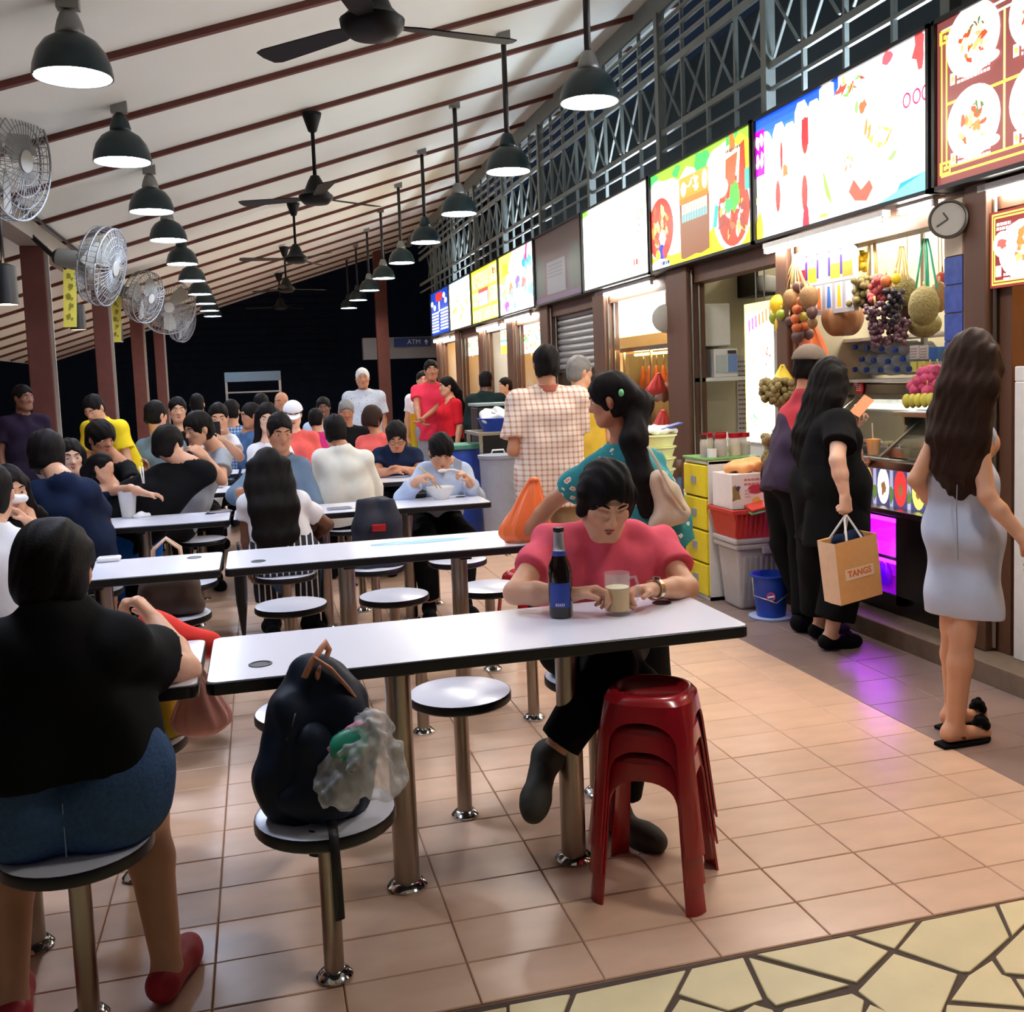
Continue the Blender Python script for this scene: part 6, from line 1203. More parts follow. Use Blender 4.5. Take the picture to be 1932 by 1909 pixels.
q = at(935, 770, y=9.9); t = thing('black_container', 'black lidded container beyond the blue basin', 'container', (q[0], 9.9, 0)); MB().box((q[0]-.22, 9.75, 0), (q[0]+.2, 10.1, at(935, 765, y=9.9)[2])).build('body', M['black'], t, bevel=.02); zq = at(935, 765, y=9.9)[2]; MB().box((q[0]-.24, 9.73, zq), (q[0]+.22, 10.12, zq+.03)).build('lid', mat('lid_grey', (130, 150, 150)), t, bevel=.006)
q = at(795, 760, y=11.8); t = thing('yellow_sign', 'yellow folding floor sign behind the man in red', 'sign', (q[0], 11.8, 0)); zz = at(783, 780, y=11.8)[2]; MB().obox((q[0], 11.7, zz/2), (.14, 0, 0), (0, .008, 0), (0, .08, zz/2)).build('front_leaf', M['yellow_plastic'], t); MB().obox((q[0], 11.9, zz/2), (.14, 0, 0), (0, .008, 0), (0, -.08, zz/2)).build('rear_leaf', M['yellow_plastic'], t)
# ------------------------------------------------------------------ people
mm('skin', (214, 160, 128), rough=.5, var=.10, scale=12, bump=.05); mm('skin_pale', (232, 186, 160), rough=.5, var=.08, scale=12); mm('skin_tan', (186, 128, 96), rough=.5, var=.1, scale=12); mm('skin_dark', (122, 80, 60), rough=.5, var=.1, scale=12)
mm('eye_white', (216, 208, 200), rough=.2); mm('iris', (26, 18, 14), rough=.15); mm('lips', (176, 98, 86), rough=.4); mm('hair_black', (22, 18, 18), rough=.55, spec=.09, var=.5, scale=60, stretch=(6, 6, .4), bump=.3); mm('hair_brown', (52, 36, 30), rough=.55, spec=.09, var=.5, scale=60, stretch=(6, 6, .4), bump=.3); mm('hair_grey', (120, 118, 116), rough=.5, var=.4, scale=60, bump=.3); mm('hair_white', (214, 212, 208), rough=.6, var=.2, scale=60, bump=.3)
def cloth(k, c, **kw): a = dict(rough=.85, var=.10, scale=26, bump=.12, spec=.15); a.update(kw); mm(k, c, **a)
cloth('c_black', (12, 12, 15)); cloth('c_navy', (22, 34, 62)); cloth('c_pink', (226, 92, 112)); cloth('c_white', (232, 232, 238), var=.04); cloth('c_cream', (226, 226, 216), var=.05); cloth('c_paleblue', (186, 202, 226), var=.06); cloth('c_grey', (150, 156, 164)); cloth('c_yellow', (236, 208, 40)); cloth('c_mustard', (216, 180, 64)); cloth('c_red', (216, 34, 48)); cloth('c_rose', (240, 62, 92)); cloth('c_khaki', (150, 128, 98)); cloth('c_blue', (70, 100, 140)); cloth('c_greyblue', (104, 124, 146)); cloth('c_coral', (236, 104, 98)); cloth('c_dkgreen', (24, 40, 40)); cloth('c_jersey', (176, 36, 52)); cloth('c_magenta', (200, 50, 120)); cloth('c_royal', (24, 100, 200)); cloth('c_cap', (122, 108, 96)); cloth('c_purple', (34, 24, 44))
cloth('denim', (58, 84, 122), var=.35, scale=90, bump=.4); cloth('c_dress', (196, 208, 234), rough=.6, var=.07, scale=14)
def pattern_mat(name, kind):
    m = bpy.data.materials.new(name); m.use_nodes = True; nt = m.node_tree; N = nt.nodes; L = nt.links; b = N['Principled BSDF']; b.inputs['Roughness'].default_value = .85
    tc = N.new('ShaderNodeTexCoord'); mp = N.new('ShaderNodeMapping'); L.new(tc.outputs['Object'], mp.inputs['Vector'])
    def ramp(src, stops, const=True):
        r = N.new('ShaderNodeValToRGB'); r.color_ramp.interpolation = 'CONSTANT' if const else 'LINEAR'
        while len(r.color_ramp.elements) < len(stops): r.color_ramp.elements.new(.5)
        for e, (p, c) in zip(r.color_ramp.elements, stops): e.position = p; e.color = lin(c)+(1,)
        L.new(src, r.inputs[0]); return r.outputs[0]
    if kind in ('plaid', 'plaid_blue'):
        sep = N.new('ShaderNodeSeparateXYZ'); L.new(mp.outputs[0], sep.inputs[0])
        def stripe(sock, f, w_):
            a = N.new('ShaderNodeMath'); a.operation = 'MULTIPLY'; a.inputs[1].default_value = f; L.new(sock, a.inputs[0]); q = N.new('ShaderNodeMath'); q.operation = 'FRACT'; L.new(a.outputs[0], q.inputs[0]); g = N.new('ShaderNodeMath'); g.operation = 'LESS_THAN'; g.inputs[1].default_value = w_; L.new(q.outputs[0], g.inputs[0]); return g.outputs[0]
        h1 = stripe(sep.outputs[0], 30, .34); h2 = stripe(sep.outputs[2], 30, .34); ad = N.new('ShaderNodeMath'); ad.operation = 'ADD'; L.new(h1, ad.inputs[0]); L.new(h2, ad.inputs[1]); dv = N.new('ShaderNodeMath'); dv.operation = 'MULTIPLY'; dv.inputs[1].default_value = .5; L.new(ad.outputs[0], dv.inputs[0])
        c = ramp(dv.outputs[0], [(0, (238, 226, 214)), (.4, (222, 188, 168)), (.9, (190, 142, 116))] if kind == 'plaid' else [(0, (150, 176, 206)), (.4, (80, 110, 160)), (.9, (40, 60, 100))])
    elif kind == 'floral':
        v = N.new('ShaderNodeTexVoronoi'); v.inputs['Scale'].default_value = 22; v.inputs['Randomness'].default_value = 1; L.new(mp.outputs[0], v.inputs['Vector']); n = N.new('ShaderNodeTexNoise'); n.inputs['Scale'].default_value = 70; L.new(mp.outputs[0], n.inputs['Vector']); a = N.new('ShaderNodeMath'); a.operation = 'MULTIPLY_ADD'; a.inputs[1].default_value = .45; L.new(n.outputs['Fac'], a.inputs[0]); L.new(v.outputs['Distance'], a.inputs[2])
        c0 = ramp(a.outputs[0], [(0, (236, 140, 120)), (.38, (244, 232, 226)), (.49, (40, 138, 142))]); v2 = N.new('ShaderNodeTexVoronoi'); v2.inputs['Scale'].default_value = 60; L.new(mp.outputs[0], v2.inputs['Vector']); c1 = ramp(v2.outputs['Distance'], [(0, (20, 60, 80)), (.16, (38, 140, 144))]); mx = N.new('ShaderNodeMix'); mx.data_type = 'RGBA'; mx.blend_type = 'DARKEN'; mx.inputs[0].default_value = .8; L.new(c0, mx.inputs[6]); L.new(c1, mx.inputs[7])
        # keep flowers where the big cells are
        gt = N.new('ShaderNodeMath'); gt.operation = 'LESS_THAN'; gt.inputs[1].default_value = .49; L.new(a.outputs[0], gt.inputs[0]); m2 = N.new('ShaderNodeMix'); m2.data_type = 'RGBA'; L.new(gt.outputs[0], m2.inputs[0]); L.new(mx.outputs[2], m2.inputs[6]); L.new(c0, m2.inputs[7]); c = m2.outputs[2]
    elif kind == 'stripes':
        w_ = N.new('ShaderNodeTexWave'); w_.inputs['Scale'].default_value = 9; w_.inputs['Distortion'].default_value = .6; L.new(mp.outputs[0], w_.inputs['Vector']); c = ramp(w_.outputs['Fac'], [(0, (22, 26, 40)), (.86, (230, 228, 230))])
    elif kind == 'print':
        v = N.new('ShaderNodeTexVoronoi'); v.inputs['Scale'].default_value = 26; L.new(mp.outputs[0], v.inputs['Vector']); c = ramp(v.outputs['Distance'], [(0, (110, 130, 160)), (.3, (196, 204, 216))], False)
    elif kind == 'jersey':
        sep = N.new('ShaderNodeSeparateXYZ'); L.new(mp.outputs[0], sep.inputs[0]); n = N.new('ShaderNodeTexNoise'); n.inputs['Scale'].default_value = 5; L.new(mp.outputs[0], n.inputs['Vector']); c0 = ramp(n.outputs['Fac'], [(.3, (150, 30, 46)), (.7, (210, 54, 68))], False); lt = N.new('ShaderNodeMath'); lt.operation = 'LESS_THAN'; lt.inputs[1].default_value = -.035; L.new(sep.outputs[0], lt.inputs[0]); mx = N.new('ShaderNodeMix'); mx.data_type = 'RGBA'; L.new(lt.outputs[0], mx.inputs[0]); L.new(c0, mx.inputs[6]); mx.inputs[7].default_value = lin((52, 34, 62))+(1,); c = mx.outputs[2]
    L.new(c, b.inputs['Base Color']); M[name] = m; return m
for k_ in ('plaid', 'plaid_blue', 'floral', 'stripes', 'print', 'jersey'): pattern_mat('p_'+k_, k_)
def P3(u, v, y): return at(u, v, y=y)
def HP(J, hs, a, b, d):
    r, f, u = head_frame(J); return J['head']+(r*a+f*b+u*d)*hs
def person(label, pose, base, face, s=1., lean=0., ov=None, look=None, tilt=0., skin='skin', h=.011, fat=1., fem=False, width=1., top=None, bot=None, hair_='short', hc='hair_black', hair_kw=None, shoe=None, parts=True, iris=True, cap=None, hs=None, spread=.10, arms=1., legs=1., hand=True, glasses=None, lid=.2, group=None, ears=True, seat=.44):
    J = skeleton(pose, base, face, s, math.radians(lean), width, spread, seat); ov = ov or {}
    for k, v in ov.items(): J[k] = np.array(v, float) if k[:4] != 'curl' else v
    for n in 'LR':
        if J['an'+n][2] < .2: J['an'+n][2] = .088*s
    if 'shL' in ov and 'shR' in ov:
        lv = unit(J['shL']-J['shR']); J['shL'] = J['shL']-lv*.045*s-UP*.048*s; J['shR'] = J['shR']+lv*.045*s-UP*.048*s
        mid = (J['shL']+J['shR'])/2; t = unit(mid-J['pel']); J['neck'] = ov.get('neck', mid+t*.085*s); J['neck'] = np.array(J['neck'], float); J['up'] = t; J['chest'] = J['pel']+(J['neck']-J['pel'])*.66; l = unit(J['shL']-J['shR']); J['l'] = l; J['tf'] = unit(np.cross(l, t)); J['tf'] = J['tf'] if J['tf']@J['f'] > 0 else -J['tf']
        if 'head' not in ov: J['head'] = J['neck']+(t*.6+np.array([0, 0, .4]))*.155*s+J['tf']*.035*s
    if look is not None:
        y_, p_ = math.radians(look[0]), math.radians(look[1]); J['look'] = np.array([math.cos(y_)*math.cos(p_), math.sin(y_)*math.cos(p_), -math.sin(p_)]); J['hup'] = np.array([math.cos(y_)*math.sin(p_), math.sin(y_)*math.sin(p_), math.cos(p_)])
        if tilt: r_ = np.cross(J['look'], J['hup']); J['hup'] = J['hup']*math.cos(math.radians(tilt))+r_*math.sin(math.radians(tilt))
    hs = hs or .95*s; root = thing('person', label, 'person', (base[0], base[1], 0 if pose == 'stand' else seat), group)
    lo, hi = bounds(J, .17); lo[2] = min(lo[2], -.005); g = SDF(lo, hi, h)
    body_prims(g, J, fat, fem, arms, legs); head_prims(g, J, hs, fem, ears)
    if hand: arms_hands(g, J)
    g.D = np.maximum(g.D, (.002-g.ax[2][None, None, :]))
    g.build('body', M[skin], root)
    if parts: face_parts(J, hs, root, iris, hc if hc != 'hair_white' else 'hair_grey', True, lid)
    if top: shirt(root, J, M[top['m']], fat=fat, fem=fem, h=max(.008, h), arms=arms, **{k: v for k, v in top.items() if k != 'm'})
    if bot: trousers(root, J, M[bot['m']], fat=fat, legs=bot.get('legs', legs), h=max(.009, h), **{k: v for k, v in bot.items() if k not in ('m', 'legs')})
    if shoe: shoes(root, J, M[shoe['m']], max(.007, h*.8), **{k: v for k, v in shoe.items() if k != 'm'})
    if hair_: hair(root, J, hs, M[hc], hair_, max(.006, h*.75), **(hair_kw(J, hs) if callable(hair_kw) else hair_kw or {}))
    if cap: 
        r, f, u = head_frame(J); c = J['head']; fr = (r, f, u); g = SDF(c-.3, c+.3, max(.006, h*.7)); g.ell(c+(u*.03-f*.006)*hs, fr, (.097*hs, .117*hs, .106*hs)); g.plane(c+u*.035*hs, -u); g.build('cap', M[cap], root)
        MB().prism([(-.07*hs, .06*hs), (-.065*hs, .12*hs), (-.035*hs, .165*hs), (0, .178*hs), (.035*hs, .165*hs), (.065*hs, .12*hs), (.07*hs, .06*hs)], c+u*.034*hs, r, unit(f-u*.25), .005).build('cap_visor', M[cap], root)
    if glasses:
        r, f, u = head_frame(J); Q = lambda a, b, d: J['head']+(r*a+f*b+u*d)*hs; b = MB()
        for sd in (-1, 1):
            b.tube([Q(sd*.034+.022*math.cos(a), .108, .0+.016*math.sin(a)) for a in np.linspace(0, 6.283, 17)], .0018*hs, 5); b.tube([Q(sd*.056, .106, .004), Q(sd*.078, .05, .006), Q(sd*.08, -.01, .0)], .0018*hs, 5)
        b.tube([Q(-.012, .109, .002), Q(.012, .109, .002)], .0018*hs, 5); b.build('glasses', M[glasses], root)
    return root, J
UP = np.array([0, 0, 1.])
def longhair(length, width=.075, back=.07, sw=0., sides=True, thick=.05):
    def f(J, hs):
        r, fw, u = head_frame(J); nk = J['neck']; tf, t = J['tf'], J['up']; out = []; g = random.Random(4)
        for i in range(7):
            a = width*(-1+i/3.); L = length*(1-.10*abs(i-3)/3+.05*g.random()); q = thick*(1-.15*abs(i-3)/3)
            p0 = HP(J, hs, a*.85, -.05, .0); p1 = HP(J, hs, a*1.0, -.070, -.12); p2 = nk+r*a*1.08*hs-tf*back-t*.10+r*sw*.3; p3 = nk+r*(a*1.0*hs+sw)-tf*(back+.012)-t*L*.8; p4 = nk+r*(a*.9*hs+sw)-tf*(back+.008)-t*(L+.03)
            out.append([(p0, q*hs), (p1, q*hs), (p2, q*.9*hs), (p3, q*.72*hs), (p4, q*.25*hs)])
        if sides:
            for sd in (-1, 1): out.append([(HP(J, hs, sd*.076, .01, .03), .022*hs), (HP(J, hs, sd*.086, .0, -.06), .026*hs), (nk+r*sd*.092*hs-tf*.03-t*.02, .032*hs), (nk+r*sd*.088*hs-tf*.06-t*length*.8, .018*hs)])
        return {'paths': out}
    return f
# ---- A, woman in black at the left front, back to the camera
SX0, SY0 = -.475, SAY+.01
ovA = dict(shL=P3(-52, 1205, 2.47), shR=P3(248, 1188, 2.49), head=P3(103, 1078, 2.56), neck=P3(100, 1150, 2.5), elR=P3(348, 1265, 2.74), wrR=P3(292, 1170, 2.98), hdR=(-.5, .3, .6), pnR=(-.3, -.5, 0), elL=P3(-150, 1290, 2.70), wrL=P3(-30, 1210, 3.0), hdL=(.6, .3, .3), knR=P3(275, 1535, 2.72), anR=P3(312, 1775, 2.54), knL=P3(20, 1590, 2.72), anL=P3(20, 1835, 2.52), toeR=(.25, 1, 0), toeL=(-.2, 1, 0), curlR=(.8, .9, .6))
wA, JA = person('woman seen from behind in black t-shirt, denim shorts and red shoes', 'sit', (SX0, SY0), 90, 1.0, 12, ovA, (88, 12), skin='skin', h=.007, fat=1.12, fem=True, legs=1.0, arms=1.12, top=dict(m='c_black', sleeve=.58, hem=.09, loose=.026, wr=.008, freq=26), bot=None, hair_='short', hair_kw=dict(vol=.012), parts=False)
g = SDF((-1.05, 2.1, .38), (.1, 2.9, .78), .008)
for n in 'LR': g.cone(JA['hip'+n]+UP*.0, JA['kn'+n]*.35+JA['hip'+n]*.65, .118, .10, k=.06, flat=True)
for sd in (-1, 1): g.cone(JA['pel']+np.array([sd*.09, .0, .14]), JA['pel']+np.array([sd*.10, -.01, .05]), .108, .125, k=.05); g.cone(JA['pel']+np.array([sd*.10, -.01, .05]), JA['pel']+np.array([sd*.085, .0, -.01]), .112, .132, k=.06)
g.plane((0, 0, .4425), (0, 0, -1)); g.plane(JA['pel']+UP*.165, unit((0, -.12, 1))); g.wrinkle(.004, 45, 4); sh_ = g.build('denim_shorts', M['denim'], wA)
mm('thread', (120, 140, 170), rough=.9)
def on_back(z0, x): return SY0-.118+.02*abs(x-SX0)/.2
for pts in ([(-.62, .545), (-.5, .535), (-.40, .545), (-.33, .57)], [(-.43, .50), (-.36, .51), (-.30, .53)], [(-.475, .585), (-.475, .50), (-.475, .46)]): MB().tube([(x, on_back(z, x)-.012, z) for x, z in pts], .0016, 4).build('stitching', M['thread'], sh_)
shoes(wA, JA, mat('red_satin', (170, 20, 44), rough=.5), .007, low=True)
# ---- B, man in pink at the front table
yB = 3.33
ovB = dict(pel=(1.12, 3.36, .56), shR=P3(1013, 1000, 3.30), shL=P3(1262, 1004, 3.32), neck=P3(1142, 985, 3.27), head=P3(1143, 940, 3.13), elR=P3(972, 1118, 3.085), elL=P3(1297, 1108, 3.10), wrR=P3(1078, 1122, 2.965), wrL=P3(1232, 1112, 2.985), hdR=(.95, -.25, .12), hdL=(-1, -.22, .06), pnR=(.1, -.15, -1), pnL=(-.1, -.2, -1), thR=(0, -1, .5), thL=(0, -1, .5), curlR=(.5, .9, .6), curlL=(.55, .9, .6), hipR=(1.03, 3.34, .54), hipL=(1.21, 3.34, .54), knR=(1.12, 2.93, .50), anR=P3(1165, 1530, 2.99), toeR=(.55, -1, 0), knL=(1.02, 2.88, .60), anL=P3(1040, 1425, 2.88), toeL=(-.35, -.75, -.35))
wB, JB = person('man in pink v-neck t-shirt bent over the front table with a beer', 'sit', (1.11, 3.33), 270, 1.0, 18, ovB, (264, 27), tilt=-5, skin='skin', h=.0055, fat=.98, hs=1.03, top=dict(m='c_pink', sleeve=.60, hem=-.06, loose=.016, neck='v', wr=.0075, freq=40, wdir=(1, .1, .25)), bot=dict(m='c_black', length=1.86, loose=.02), hair_='bowl', hair_kw=dict(fringe=.004, vol=.006, sides=.04, amp=.003), lid=.45)
shoes(wB, JB, mat('sandal', (60, 58, 50), rough=.7, bump=.3), .006)
# ---- E, woman in the pale dress
ovE = dict(shL=P3(1752, 795, 3.34), shR=P3(1868, 800, 3.18), head=P3(1836, 676, 3.25), neck=P3(1812, 765, 3.27), elL=P3(1728, 905, 3.36), wrL=P3(1790, 985, 3.55), elR=P3(1862, 935, 3.12), wrR=P3(1925, 1010, 3.02), hdR=(.4, -.35, -.9), hdL=(.6, .6, .3), hipL=(2.59, 3.345, .88), hipR=(2.68, 3.265, .88), knL=P3(1798, 1180, 3.36), knR=P3(1816, 1195, 3.27), anL=P3(1800, 1330, 3.45), anR=P3(1802, 1372, 3.29), toeL=(1, .1, 0), toeR=(1, .05, 0), pel=(2.63, 3.30, .88))
wE, JE = person('woman with long dark hair in sleeveless pale blue-grey dress at the right', 'stand', (2.63, 3.30), 48, .96, 2, ovE, (35, 6), skin='skin', h=.007, fem=True, fat=.74, top=None, hair_='long', hc='hair_brown', hair_kw=longhair(.30, .072, .085), parts=False, hs=.92, legs=.86, arms=.86)
g = SDF((2.2, 2.9, .42), (3.05, 3.75, 1.45), .007); t_, l_, tf_ = JE['up'], JE['l'], JE['tf']; ch, pel = JE['chest'], JE['pel']; wd = .5*np.linalg.norm(JE['shL']-JE['shR'])
for n, sd in (('L', 1), ('R', -1)):
    a = ch+l_*sd*(wd-.09); b_ = (ch+pel)/2+l_*sd*.045+UP*.02; c2 = pel+l_*sd*.052-UP*.02
    g.cone(a+UP*.02, b_, .092, .070, k=.05); g.cone(b_, c2, .070, .083, k=.06); g.cone(c2, pel+l_*sd*.052-UP*.36, .083, .088, k=.05, flat=True)
    g.ell(ch+l_*sd*.06+tf_*.065, (l_, tf_, t_), (.052, .048, .06), k=.04); g.cone(a, JE['neck']+l_*sd*.055-t_*.01, .06, .035, k=.03)
    g.ell(pel+l_*sd*.052-tf_*.02-UP*.06, (l_, tf_, t_), (.076, .088, .10), k=.05)
g.plane(pel-UP*.365, -UP)
for n, sd in (('L', 1), ('R', -1)): g.cone(JE['sh'+n]+UP*.06+l_*sd*.01, JE['sh'+n]-UP*.10+l_*sd*.02, .044, .046, k=.015, op='sub')
g.ell(JE['neck']+t_*.06, np.eye(3), (.075, .075, .08), k=.01, op='sub'); g.cone(pel-UP*.2-tf_*.16+l_*.05, pel-UP*.42-tf_*.14+l_*.05, .004, .022, k=.01, op='sub'); g.wrinkle(.007, 26, 8, dirs=(.2, .2, 1)); dr = g.build('dress', M['c_dress'], wE)
MB().tube([ch-tf_*.112+t_*.10, ch-tf_*.115-t_*.1, pel-tf_*.12+t_*.1, pel-tf_*.145-t_*.1], .0022, 5).build('zip', M['c_grey'], dr)
for n in 'LR':
    an = JE['an'+n]; td = unit(JE['toe'+n]); MB().prism([(-.075, -.03), (-.03, -.036), (.08, -.04), (.13, -.036), (.16, -.015), (.16, .015), (.13, .036), (.08, .04), (-.03, .036), (-.075, .03)], np.array([an[0], an[1], .002]), td, np.cross(UP, td), .012).build('sandal_sole', M['c_black'], wE)
    b = MB(); c = np.array([an[0], an[1], .075])+td*.125
    for k in range(9): a = k*.698; b.ell(c+np.array([.018*math.cos(a), .022*math.sin(a), .012*math.sin(a*2)]), (.017, .014, .02), 8, 6)
    b.build('sandal_bow', M['c_black'], wE, True); MB().tube([an+td*.02+np.cross(UP, td)*.035-UP*.05, an-td*.055-UP*.02, an+td*.02-np.cross(UP, td)*.035-UP*.05], .006, 6).build('sandal_strap', M['brown_frame'], wE, True)
q = JE['wrR']+unit(JE['hdR'])*.10; plastic_bag(q+(.03, -.02, -.02), q+(.05, -.03, -.42), .08, M['bag_white'], 'white plastic bag in the dress woman’s hand at the right edge', seed=11)
# ---- C, woman in black with the paper bag
bC = (2.93, 4.72); fC = 28
ovC = dict(head=P3(1568, 712, 4.74), neck=P3(1553, 782, 4.72), shR=P3(1590, 782, 4.52), shL=P3(1540, 785, 4.92), elR=P3(1580, 868, 4.42), wrR=P3(1594, 935, 4.40), hdR=(.05, -.02, -1), thR=(1, .2, 0), pnR=(0, 1, 0), elL=P3(1618, 880, 4.90), wrL=P3(1606, 812, 4.66), hdL=(.3, -.1, 1), curlL=(.7, .9, .6), curlR=(1.0, 1.1, .7), anR=P3(1568, 1200, 4.66), anL=P3(1548, 1180, 4.88), toeR=(1, .05, 0), toeL=(1, .1, 0), pel=(2.93, 4.72, .88))
wC, JC = person('woman in loose black clothes with long straight dark hair holding a paper bag', 'stand', bC, fC, .97, 0, ovC, (20, 4), skin='skin_pale', h=.008, fat=1.12, fem=True, arms=1.08, top=dict(m='c_black', sleeve=.60, hem=-.32, loose=.026, flare=.025, wr=.007, freq=26), bot=dict(m='c_black', length=1.80, loose=.05), hair_='long', hc='hair_black', hair_kw=longhair(.26, .075, .07), parts=False)
shoes(wC, JC, M['c_black'], .007, low=True)
for n in 'LR':
    an = JC['an'+n]; td = unit(JC['toe'+n]); b = MB(); c = np.array([an[0], an[1], .06])+td*.11
    for k in range(7): a = k*.9; b.ell(c+np.array([.02*math.cos(a), .02*math.sin(a), .01*math.sin(a*2)]), (.018, .014, .016), 8, 6)
    b.build('shoe_bow', M['c_black'], wC, True)
# ---- D, man with cap behind her
ovD = dict(head=P3(1528, 690, 5.17), neck=P3(1518, 745, 5.17), shR=P3(1524, 778, 5.03), shL=P3(1510, 775, 5.32), elR=P3(1560, 870, 5.0), wrR=P3(1610, 882, 4.93), hdR=(1, .05, .05), elL=P3(1530, 865, 5.33), wrL=P3(1575, 850, 5.3), anR=P3(1516, 1165, 5.04), anL=P3(1518, 1150, 5.26), toeR=(1, .1, 0), toeL=(1, .1, 0))
wD, JD = person('man in grey cap, red jersey and black trousers beside the fruit stall', 'stand', (2.93, 5.15), 8, .98, 0, ovD, (12, 3), skin='skin_tan', h=.010, top=dict(m='p_jersey', sleeve=.7, hem=-.11, loose=.022, neck='high'), legs=.92, bot=dict(m='c_black', length=1.95, loose=.02), hair_='short', cap='c_cap', shoe=dict(m='c_black'), parts=True)
# ---- F, plaid shirt man from behind
ovF = dict(elL=P3(968, 850, 5.98), wrL=P3(1000, 850, 6.16), elR=P3(1088, 835, 5.98), wrR=P3(1060, 840, 6.2), hdL=(.5, .8, 0), hdR=(-.5, .8, 0))
wF, JF = person('man seen from behind in cream and brown plaid shirt', 'stand', (1.76, 6.0), 78, 1.0, 0, ovF, (82, 4), skin='skin_tan', h=.010, fat=1.08, width=1.1, top=dict(m='p_plaid', sleeve=.75, hem=-.20, loose=.03, wr=.004), bot=dict(m='c_khaki', length=1.95, loose=.025), hair_='short', hair_kw=dict(vol=.006), shoe=dict(m='c_black'), parts=False)
b = SDF(JF['neck']-.15, JF['neck']+.15, .008); b.cone(JF['neck']-UP*.02, JF['neck']+UP*.03, .085, .074, k=.01, flat=True); b.cone(JF['neck']-UP*.03, JF['neck']+UP*.06, .064, .062, k=.004, op='sub'); b.plane(JF['neck']-UP*.02, -UP); b.build('collar', mat('collar_red', (170, 96, 76), rough=.9), wF)
# ---- G, yellow shirt man with glasses
person('grey haired man with glasses in yellow t-shirt by the shutter', 'stand', tuple(at(1095, 800, y=6.9)[:2]), 60, .97, 0, None, (15, 4), skin='skin', h=.012, fat=1.1, top=dict(m='c_mustard', sleeve=.6, hem=-.1, loose=.02), bot=dict(m='c_black', length=1.95), hair_='short', hc='hair_grey', shoe=dict(m='c_black'), glasses='rod_black')
# ---- H, teal floral blouse woman
ovH = dict(head=P3(1152, 752, 4.02), neck=P3(1172, 838, 4.04), shL=P3(1105, 872, 4.12), shR=P3(1232, 878, 3.92), elL=P3(1045, 945, 4.28), wrL=P3(985, 1012, 4.40), hdL=(-.6, .3, -.35), elR=P3(1262, 985, 3.86), wrR=P3(1215, 1040, 4.0), pel=(1.56, 4.02, .86), th_=0)
ovH.pop('th_')
wH, JH = person('woman in teal floral blouse with long ponytail behind the pink shirt man', 'stand', (1.56, 4.02), 118, .93, 6, ovH, (150, 14), skin='skin_tan', h=.008, fat=1.22, fem=True, arms=1.1, top=dict(m='p_floral', sleeve=.62, hem=-.14, loose=.022, neck='high', wr=.005), bot=dict(m='c_black', length=1.9, loose=.02), hair_='short', shoe=dict(m='c_black'), parts=True, hair_kw=lambda J, hs: {'paths': [[(HP(J, hs, 0, -.085, .01), .045), (HP(J, hs, .02, -.13, -.06), .048), (P3(1195, 830, 3.90), .052), (P3(1212, 905, 3.86), .05), (P3(1220, 965, 3.84), .03)]], 'vol': .008}, ears=True)
MB().ell(P3(1172, 741, 3.89), (.012, .012, .016), 8, 6).build('hair_clip', mat('clip_green', (120, 210, 150)), wH, True)
# ---- standing people farther off
def far(label, u, v_head, y, face, **kw):
    p = at(u, v_head, y=y); s_ = kw.pop('s', None) or (p[2]+.0)/1.62; return person(label, kw.pop('pose', 'stand'), (p[0], p[1]), face, s_, h=kw.pop('h', .014), **kw)
w_, J_ = far('young man in bright pink-red t-shirt and grey shorts at the far aisle', 813, 692, 11.6, 262, skin='skin_tan', look=(268, 2), top=dict(m='c_rose', sleeve=.6, hem=-.1, loose=.02), bot=dict(m='c_grey', length=1.1, loose=.025), shoe=dict(m='c_black'), h=.012, ov=dict(elR=P3(786, 765, 11.5), wrR=P3(790, 792, 11.35), hdR=(.6, -.3, -.6), elL=P3(838, 760, 11.5), wrL=P3(800, 788, 11.32), hdL=(-.7, -.2, -.5)))
far('woman in red off-shoulder top with dark ponytail facing left', 848, 722, 11.2, 195, fem=True, skin='skin', look=(190, 8), top=dict(m='c_red', sleeve=.9, hem=-.06, loose=.014, neck='wide'), bot=dict(m='c_black', length=1.9), shoe=dict(m='c_black'), h=.012, hair_kw=lambda J, hs: {'paths': [[(HP(J, hs, 0, -.09, .0), .04), (HP(J, hs, 0, -.13, -.10), .045), (HP(J, hs, 0, -.15, -.28), .04), (HP(J, hs, 0, -.15, -.42), .02)]]})
far('man in black jacket with pale collar at a far stall, from behind', 915, 712, 10.8, 60, skin='skin_dark', look=(60, 4), fat=1.1, top=dict(m='c_dkgreen', sleeve=1.9, hem=-.16, loose=.03, neck='high'), bot=dict(m='c_black', length=1.95), shoe=dict(m='c_black'), parts=False)
far('man peeking from a far stall, only his face in view', 957, 722, 12.6, 190, skin='skin', look=(190, 6), top=dict(m='c_white', sleeve=.6), bot=dict(m='c_black', length=1.95), shoe=dict(m='c_black'))
far('white haired man in patterned pale blue shirt standing in the aisle', 684, 707, 11.6, 262, skin='skin_tan', look=(265, 3), hc='hair_white', top=dict(m='p_print', sleeve=.7, hem=-.12, loose=.03), bot=dict(m='c_grey', length=1.95), shoe=dict(m='c_black'), h=.012)
far('man in white t-shirt half behind the young man in red', 797, 712, 12.1, 265, skin='skin', top=dict(m='c_white', sleeve=.6), bot=dict(m='c_navy', length=1.9), shoe=dict(m='c_black'))
far('dim man in darkened purple shirt standing at the far left', 40, 742, 9.4, 300, skin='skin_dark', look=(320, 5), top=dict(m='c_purple', sleeve=.6, hem=-.1), bot=dict(m='c_black', length=1.95), shoe=dict(m='c_black'))  # dimness of his spot is put into the dark shirt colour
